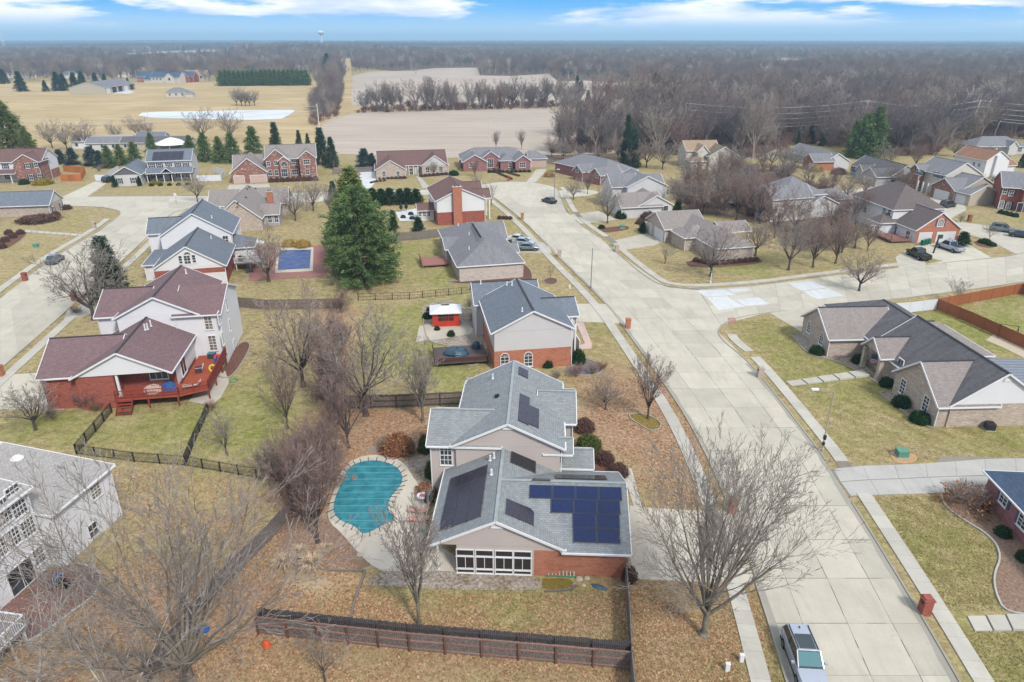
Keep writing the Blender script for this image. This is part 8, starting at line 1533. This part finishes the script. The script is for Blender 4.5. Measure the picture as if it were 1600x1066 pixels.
# ------------------------------------------------------------------ woods
n = NB('wood_twig', .95, .1); r_ = n.rnd()
cr = n.n.new('ShaderNodeValToRGB'); n.l.new(r_, cr.inputs[0]); cr.color_ramp.interpolation = 'CONSTANT'
els = [(0, S(146, 136, 132)), (.24, S(160, 146, 138)), (.42, S(138, 126, 126)), (.6, S(172, 158, 146)), (.74, S(152, 128, 122)), (.84, S(126, 120, 120)), (.93, S(190, 178, 164)), (.98, S(212, 204, 192))]
for i, (p, c) in enumerate(els):
    e = cr.color_ramp.elements[i] if i < 2 else cr.color_ramp.elements.new(p); e.position = p; e.color = c + (1,)
n.col(cr.outputs[0])
FT = []
for i in range(6):
    sg = norm_h(bare_segs(200 + i, H=18, trunk=(.3, .2, .35, .25, .15, .3)[i], nmain=(8, 10, 7, 9, 11, 8)[i], ang=((15, 42), (22, 55), (12, 32), (20, 48), (25, 60), (15, 45))[i], kids_=(0, 7, 5, 3), ratio=(.6, .48, .42, .4), r=.4, rmin=.026, up=.08, wob=.13, mainlen=.5), 18)
    FT.append(seg_mesh('tree_mesh', [(a, b, c, d, 0) for a, b, c, d, m in sg], ['wood_twig'], thick_sides=4, r_split=.1))
def px_of(X_, Y_, Z_=0.0):
    Zc = Z_ - CH; dep = Y_ * CT - Zc * ST; up = Y_ * ST + Zc * CT; return 800 + FPX * X_ / dep, 533 - FPX * up / dep
def in_px(poly, x, y): return inside_dist(poly, x, y) > 0
WOODS = [[(862, 242), (1000, 240), (1040, 243), (1125, 243), (1150, 250), (1212, 246), (1240, 226), (1330, 234), (1345, 243), (1400, 244), (1440, 246), (1470, 242), (1500, 224), (1700, 212), (2600, 150), (2600, 62), (-1200, 62), (-1200, 118), (0, 121), (180, 122), (320, 118), (480, 116), (520, 110), (540, 96), (552, 118), (540, 118), (577, 110.5), (645, 108.6), (679, 105), (748, 104), (752, 119), (858, 117), (874, 126), (965, 120), (1000, 134), (1092, 140), (1082, 160), (1000, 190), (920, 205)]]
strip = [(485, 200), (492, 150), (520, 108), (538, 108), (535, 150), (528, 182)]
TL = [(560, 172.5), (880, 164), (1010, 162), (1010, 167), (880, 169), (560, 177)]
FARF = [[(556, 86), (640, 84.5), (720, 85.5), (700, 88), (600, 89)], [(930, 80), (1010, 79), (1040, 81), (960, 83)], [(1340, 88), (1400, 86.5), (1420, 88.5), (1360, 91)], [(20, 86), (130, 84), (150, 87), (60, 90)], [(1500, 112), (1600, 108), (1660, 112), (1560, 117)], [(760, 92), (840, 90.5), (860, 93), (790, 95)], [(240, 73), (420, 72), (400, 74.5), (260, 75)], [(1100, 78), (1200, 77), (1190, 79.5), (1120, 80)]]
for i_, q_ in enumerate(FARF): sheet('field', q_, .14, 'field_pale', 'pale clearing in the far woods, ' + ['left of centre beyond the crop fields', 'in the centre distance', 'right of the distant pale field', 'at the far left', 'at the right edge of the woods', 'behind the second crop field', 'beyond the hilltop farm', 'small and near the horizon in the right half'][i_])
CLEAR = FARF + [[(548, 166), (545, 120), (577, 112.5), (645, 110.6), (679, 107), (746, 106), (750, 118), (800, 119), (858, 115.5), (872, 128), (914, 126), (1000, 133), (1090, 138), (1080, 160), (840, 164)], [(1098, 97), (1200, 95), (1222, 91), (1296, 95), (1290, 101), (1240, 112), (1180, 108), (1120, 106)], [(150, 92), (250, 82), (350, 78), (440, 80), (450, 86), (330, 96), (200, 101)], [(536, 96), (552, 96), (552, 125), (534, 125)], [(497, 240), (497, 206), (503, 196), (520, 184), (560, 176), (700, 170), (1010, 165), (1030, 170), (1000, 195), (900, 228), (700, 247)], [(1420, 101), (1495, 101), (1495, 96), (1420, 96)], [(350, 82), (440, 82), (440, 77), (350, 77)]]
def scatter(y0, y1, step, jitter=.5, xmax=None):
    pts = []; y = y0
    while y < y1:
        w_ = y * .80 + 30; nx_ = int(2 * w_ / step); xs_ = np.linspace(-w_, w_, nx_) + RNG.uniform(-step * jitter, step * jitter, nx_); ysv = y + RNG.uniform(-step * jitter, step * jitter, nx_); pts.append(np.stack([xs_, ysv], 1)); y += step
    return np.concatenate(pts)
def keep(P_, polys, clear):
    px_, py_ = px_of(P_[:, 0], P_[:, 1]); k = np.zeros(len(P_), bool)
    for p in polys: k |= in_px(p, px_, py_)
    for c in clear: k &= ~in_px(c, px_, py_)
    return P_[k]
A_ = keep(scatter(225, 560, 7.0), WOODS, CLEAR); B2 = keep(scatter(560, 1250, 12.5), WOODS, CLEAR); C2 = keep(scatter(1250, 2600, 17), WOODS, CLEAR)
ST_ = keep(scatter(330, 1000, 9.5), [strip], []); TLp = keep(scatter(420, 520, 6.0), [TL], [])
near_w = A_[np.argsort(A_[:, 1])]
solo = [(p, 'w') for p in near_w[:185]] + [(p, 't') for p in TLp[np.argsort(RNG.random(len(TLp)))][:62]] + [(p, 's') for p in ST_[np.argsort(ST_[:, 1])][:45]]
XT = keep(scatter(560, 1000, 17), [[(-20, 128), (330, 130), (480, 124), (480, 112), (0, 112)]], [])
rest = np.concatenate([XT, near_w[185:], ST_[np.argsort(ST_[:, 1])][45:], TLp[np.argsort(RNG.random(len(TLp)))][:10]])
protos = bpy.data.collections.new('wood_tree_kinds'); SC.collection.children.link(protos)
for i, (p, k) in enumerate(solo):
    j = i % 6; o = bpy.data.objects.new('wood_tree', FT[j]); (protos if i < 6 else C).objects.link(o)
    s_ = {'w': random.uniform(.72, 1.2), 't': random.uniform(.45, 1.1), 's': random.uniform(.45, .72)}[k]; o.location = (p[0], p[1], -.05); o.rotation_euler = (0, 0, random.uniform(0, 6.28)); o.scale = (s_ * random.uniform(.85, 1.15),) * 2 + (s_,)
    tag(o, {'w': 'tall bare grey-brown tree in the near edge of the big right-hand woods', 't': 'bare tree in the thin line between the two crop fields', 's': 'bare tree in the narrow wood strip beside the dirt track'}[k], 'tree', {'w': 'trees at the near edge of the right-hand woods', 't': 'trees of the line between the crop fields', 's': 'trees of the narrow wood strip'}[k])
def instancer(name, P_, coll, smin, smax, label, nk, flat=1.0):
    me = bpy.data.meshes.new(name); v = np.stack([P_[:, 0], P_[:, 1], np.array([hill(a, b) if b > 500 else 0 for a, b in P_]) - .1], 1); me.vertices.add(len(v)); me.vertices.foreach_set('co', v.astype(np.float32).ravel())
    k = len(v); a = me.attributes.new('pick', 'INT', 'POINT'); a.data.foreach_set('value', RNG.integers(0, nk, k).astype(np.int32)); a = me.attributes.new('size', 'FLOAT', 'POINT'); a.data.foreach_set('value', RNG.uniform(smin, smax, k).astype(np.float32)); a = me.attributes.new('turn', 'FLOAT', 'POINT'); a.data.foreach_set('value', RNG.uniform(0, 6.283, k).astype(np.float32))
    o = put(name, me); tag(o, label, None, None, 'stuff'); g_ = bpy.data.node_groups.new(name, 'GeometryNodeTree'); g_.interface.new_socket('Geometry', in_out='INPUT', socket_type='NodeSocketGeometry'); g_.interface.new_socket('Geometry', in_out='OUTPUT', socket_type='NodeSocketGeometry')
    gi, go = g_.nodes.new('NodeGroupInput'), g_.nodes.new('NodeGroupOutput'); ip = g_.nodes.new('GeometryNodeInstanceOnPoints'); ci = g_.nodes.new('GeometryNodeCollectionInfo'); ci.inputs['Collection'].default_value = coll; ci.inputs['Separate Children'].default_value = True; ci.inputs['Reset Children'].default_value = True
    def na(nm, ty): q = g_.nodes.new('GeometryNodeInputNamedAttribute'); q.data_type = ty; q.inputs['Name'].default_value = nm; return q.outputs['Attribute']
    cx = g_.nodes.new('ShaderNodeCombineXYZ'); lk = g_.links; lk.new(na('turn', 'FLOAT'), cx.inputs[2]); lk.new(gi.outputs[0], ip.inputs['Points']); lk.new(ci.outputs[0], ip.inputs['Instance']); ip.inputs['Pick Instance'].default_value = True; lk.new(na('pick', 'INT'), ip.inputs['Instance Index']); lk.new(cx.outputs[0], ip.inputs['Rotation']); lk.new(na('size', 'FLOAT'), ip.inputs['Scale']); lk.new(ip.outputs[0], go.inputs[0])
    md = o.modifiers.new('scatter', 'NODES'); md.node_group = g_; return o
instancer('woodland', np.concatenate([rest, B2]), protos, .65, 1.2, 'bare grey and purple-brown winter woods behind the houses and fields', 6)
instancer('distant_woodland', C2, protos, .7, 1.15, 'bare bluish woods on the far side of the fields', 6)
# horizon woods: clumps of many crowns
def clump(seed, R_=34, n_=46):
    rd = np.random.default_rng(seed); segs = []
    cx = rd.uniform(-R_, R_, (n_, 2)); pts = []; 
    V = []; 
    for (x, y) in cx:
        h = rd.uniform(11, 18); r0 = rd.uniform(3.2, 5.5); k = 60; d = rd.normal(0, 1, (k, 3)); d /= np.linalg.norm(d, axis=1)[:, None]; c = np.array([x, y, h - r0]) + d * r0 * rd.uniform(.3, 1, (k, 1)) * np.array([1, 1, 1.15]); V.append(c); V.append(np.array([[x, y, h * .3], [x, y, h * .5]]))
    return tri_cloud('clump_mesh', np.concatenate(V), 1.3, 3, 'wood_mass', seed, None, .6)
n = NB('wood_mass', .95, .1); at_ = n.n.new('ShaderNodeAttribute'); at_.attribute_name = 'shade'; base_ = n.mix(at_.outputs['Fac'], S(112, 106, 106), S(152, 142, 138)); n.col(n.mix(n.rng(n.noise(n.scale(n.coord('World'), (.003, .003, 0)), 1, 4), .4, .65), base_, n.mix(at_.outputs['Fac'], S(92, 104, 104), S(134, 130, 132))))
pc2 = bpy.data.collections.new('far_wood_kinds'); SC.collection.children.link(pc2)
for i in range(3):
    o = bpy.data.objects.new('far_wood_patch', clump(300 + i)); pc2.objects.link(o); X_, Y_ = (-900, 300, 1500)[i], 2700; o.location = (X_, Y_, hill(X_, Y_)); tag(o, 'patch of distant grey winter wood', None, None, 'stuff')
D2 = keep(np.concatenate([scatter(2600, 5200, 58), scatter(5200, 14500, 120)]), WOODS, CLEAR)
instancer('horizon_woodland', D2, pc2, .8, 1.25, 'blue-grey woods fading towards the horizon', 3)
# understory brush on the wood edges
bp = keep(scatter(225, 330, 4.2), WOODS, CLEAR); brp = bpy.data.collections.new('brush_kinds'); SC.collection.children.link(brp)
for i, k in enumerate(('purple', 'rust', 'red')): o = bpy.data.objects.new('brush_patch', TW[k]); brp.objects.link(o); o.location = (bp[i][0], bp[i][1], 0); tag(o, 'low twiggy brush at the edge of the woods', None, None, 'stuff')
instancer('wood_brush', np.concatenate([bp, keep(scatter(420, 520, 4.6), [TL], []), keep(scatter(330, 700, 5), [strip], []), keep(scatter(160, 232, 6.0), [[(1045, 300), (1130, 262), (1230, 268), (1340, 335), (1320, 385), (1240, 392), (1190, 350), (1070, 335)]], [])]), brp, .7, 1.5, 'tangled brown brush under the bare trees', 3)

# ------------------------------------------------------------------ leaves and grass close by
def ground_near(polys, n_, seed):
    rg = np.random.default_rng(seed); outp = []
    for px, w_ in polys:
        q = np.array([xy(*p) for p in px]); lo, hi = q.min(0), q.max(0); k = int(n_ * w_); P_ = rg.uniform(lo, hi, (k, 2)); outp.append(P_[inside_dist([tuple(a) for a in q], P_[:, 0], P_[:, 1]) > -rg.exponential(.5, k)])
    return np.concatenate(outp)
BLOCK = [[(590, 878), (640, 868), (668, 840), (715, 872), (712, 893), (600, 893)], [(984, 790), (1142, 799), (1180, 912), (993, 905)], [(665, 600), (890, 590), (985, 740), (990, 905), (700, 893), (668, 850)], dk]
ROADP = [(1240, 1095), (1187, 922), (1128, 757), (1070, 644), (1010, 560), (1100, 500), (1512, 1095)]
lv = ground_near([([(535, 640), (700, 640), (690, 705), (640, 725), (560, 715), (520, 800), (470, 830), (440, 770), (480, 700)], 14000), ([(895, 590), (1060, 600), (1100, 700), (1120, 790), (1010, 795), (960, 720), (905, 700)], 12000), ([(-60, 940), (120, 890), (440, 880), (985, 1035), (990, 1140), (-60, 1140)], 30000), ([(985, 870), (1110, 905), (1180, 930), (1200, 1066), (990, 1066)], 7500), ([(400, 820), (560, 850), (560, 970), (380, 970)], 7000), ([(560, 930), (980, 930), (985, 1035), (560, 1000)], 5500), ([(180, 730), (440, 760), (420, 900), (200, 900)], 7000)], 1.0, 5)
px_, py_ = px_of(lv[:, 0], lv[:, 1]); k = np.ones(len(lv), bool)
for b_ in BLOCK + [ROADP]: k &= ~in_px(b_, px_, py_)
lv = lv[k]; patch = np.sin(lv[:, 0] * .9 + 2 * np.sin(lv[:, 1] * .6)) + np.sin(lv[:, 1] * 1.1 + lv[:, 0] * .3) + RNG.normal(0, .8, len(lv)); lv = lv[patch > -.6]
c = np.stack([lv[:, 0], lv[:, 1], np.full(len(lv), .03)], 1); n_ = len(c); a1 = RNG.uniform(0, 6.283, n_); s_ = RNG.uniform(.06, .13, (n_, 1)); t1 = np.stack([np.cos(a1), np.sin(a1), RNG.uniform(-.4, .4, n_)], 1); t2 = np.stack([-np.sin(a1), np.cos(a1), RNG.uniform(-.4, .4, n_)], 1)
v = np.stack([c - t1 * s_, c + t2 * s_ * .7, c + t1 * s_, c - t2 * s_ * .7], 1).reshape(-1, 3); v[:, 2] = np.maximum(v[:, 2], .006); me = bpy.data.meshes.new('fallen_leaves'); fast_mesh(me, v, np.arange(4 * n_).reshape(-1, 4)); me.materials.append(Mt('leaf_brown')); shade_attr(me, RNG.uniform(0, 1, n_)); tag(put('fallen_leaves', me), 'scattered brown oak leaves on the lawns', kind='stuff')
gr = ground_near([([(985, 905), (1180, 925), (1225, 1090), (985, 1090)], 16000), ([(560, 915), (980, 925), (985, 1035), (430, 975)], 26000), ([(1345, 780), (1470, 775), (1560, 830), (1560, 955), (1470, 955)], 16000), ([(1500, 990), (1700, 985), (1700, 1080), (1550, 1080)], 6000), ([(320, 1000), (990, 1060), (990, 1140), (200, 1140)], 20000), ([(1150, 500), (1250, 500), (1380, 600), (1600, 690), (1600, 712), (1340, 725), (1230, 620)], 20000), ([(150, 640), (320, 628), (430, 740), (120, 705)], 12000)], 1.0, 6)
px_, py_ = px_of(gr[:, 0], gr[:, 1]); k = np.ones(len(gr), bool)
for b_ in BLOCK + [ROADP]: k &= ~in_px(b_, px_, py_)
gr = gr[k]; n_ = len(gr); b_ = np.stack([gr[:, 0], gr[:, 1], np.zeros(n_)], 1); a1 = RNG.uniform(0, 6.283, n_); w_ = np.stack([np.cos(a1), np.sin(a1), 0 * a1], 1) * RNG.uniform(.02, .045, (n_, 1)); tp = b_ + np.stack([RNG.normal(0, .05, n_), RNG.normal(0, .05, n_), RNG.uniform(.04, .11, n_)], 1)
v = np.stack([b_ - w_, b_ + w_, tp], 1).reshape(-1, 3); me = bpy.data.meshes.new('grass_tufts'); fast_mesh(me, v, np.arange(3 * n_).reshape(-1, 3)); me.materials.append(Mt('blade_olive')); shade_attr(me, RNG.uniform(0, 1, n_)); tag(put('grass_tufts', me), 'short winter grass tufts on the near lawns', kind='stuff')

# ------------------------------------------------------------------ haze
HB = MB().box(-15500, 15500, -290, 14900, -1.0, 112.0); hz_ = HB.build('haze', []); tag(hz_, 'thin bluish air over the whole place', kind='stuff')
hm = bpy.data.materials.new('haze'); hm.use_nodes = True; hn = hm.node_tree.nodes
for q in list(hn): hn.remove(q)
ho = hn.new('ShaderNodeOutputMaterial'); hv = hn.new('ShaderNodeVolumePrincipled'); hv.inputs['Color'].default_value = (.52, .80, 1.0, 1); hv.inputs['Density'].default_value = 0.00021; hv.inputs['Anisotropy'].default_value = .2
hm.node_tree.links.new(hv.outputs[0], ho.inputs['Volume']); hz_.data.materials.append(hm)
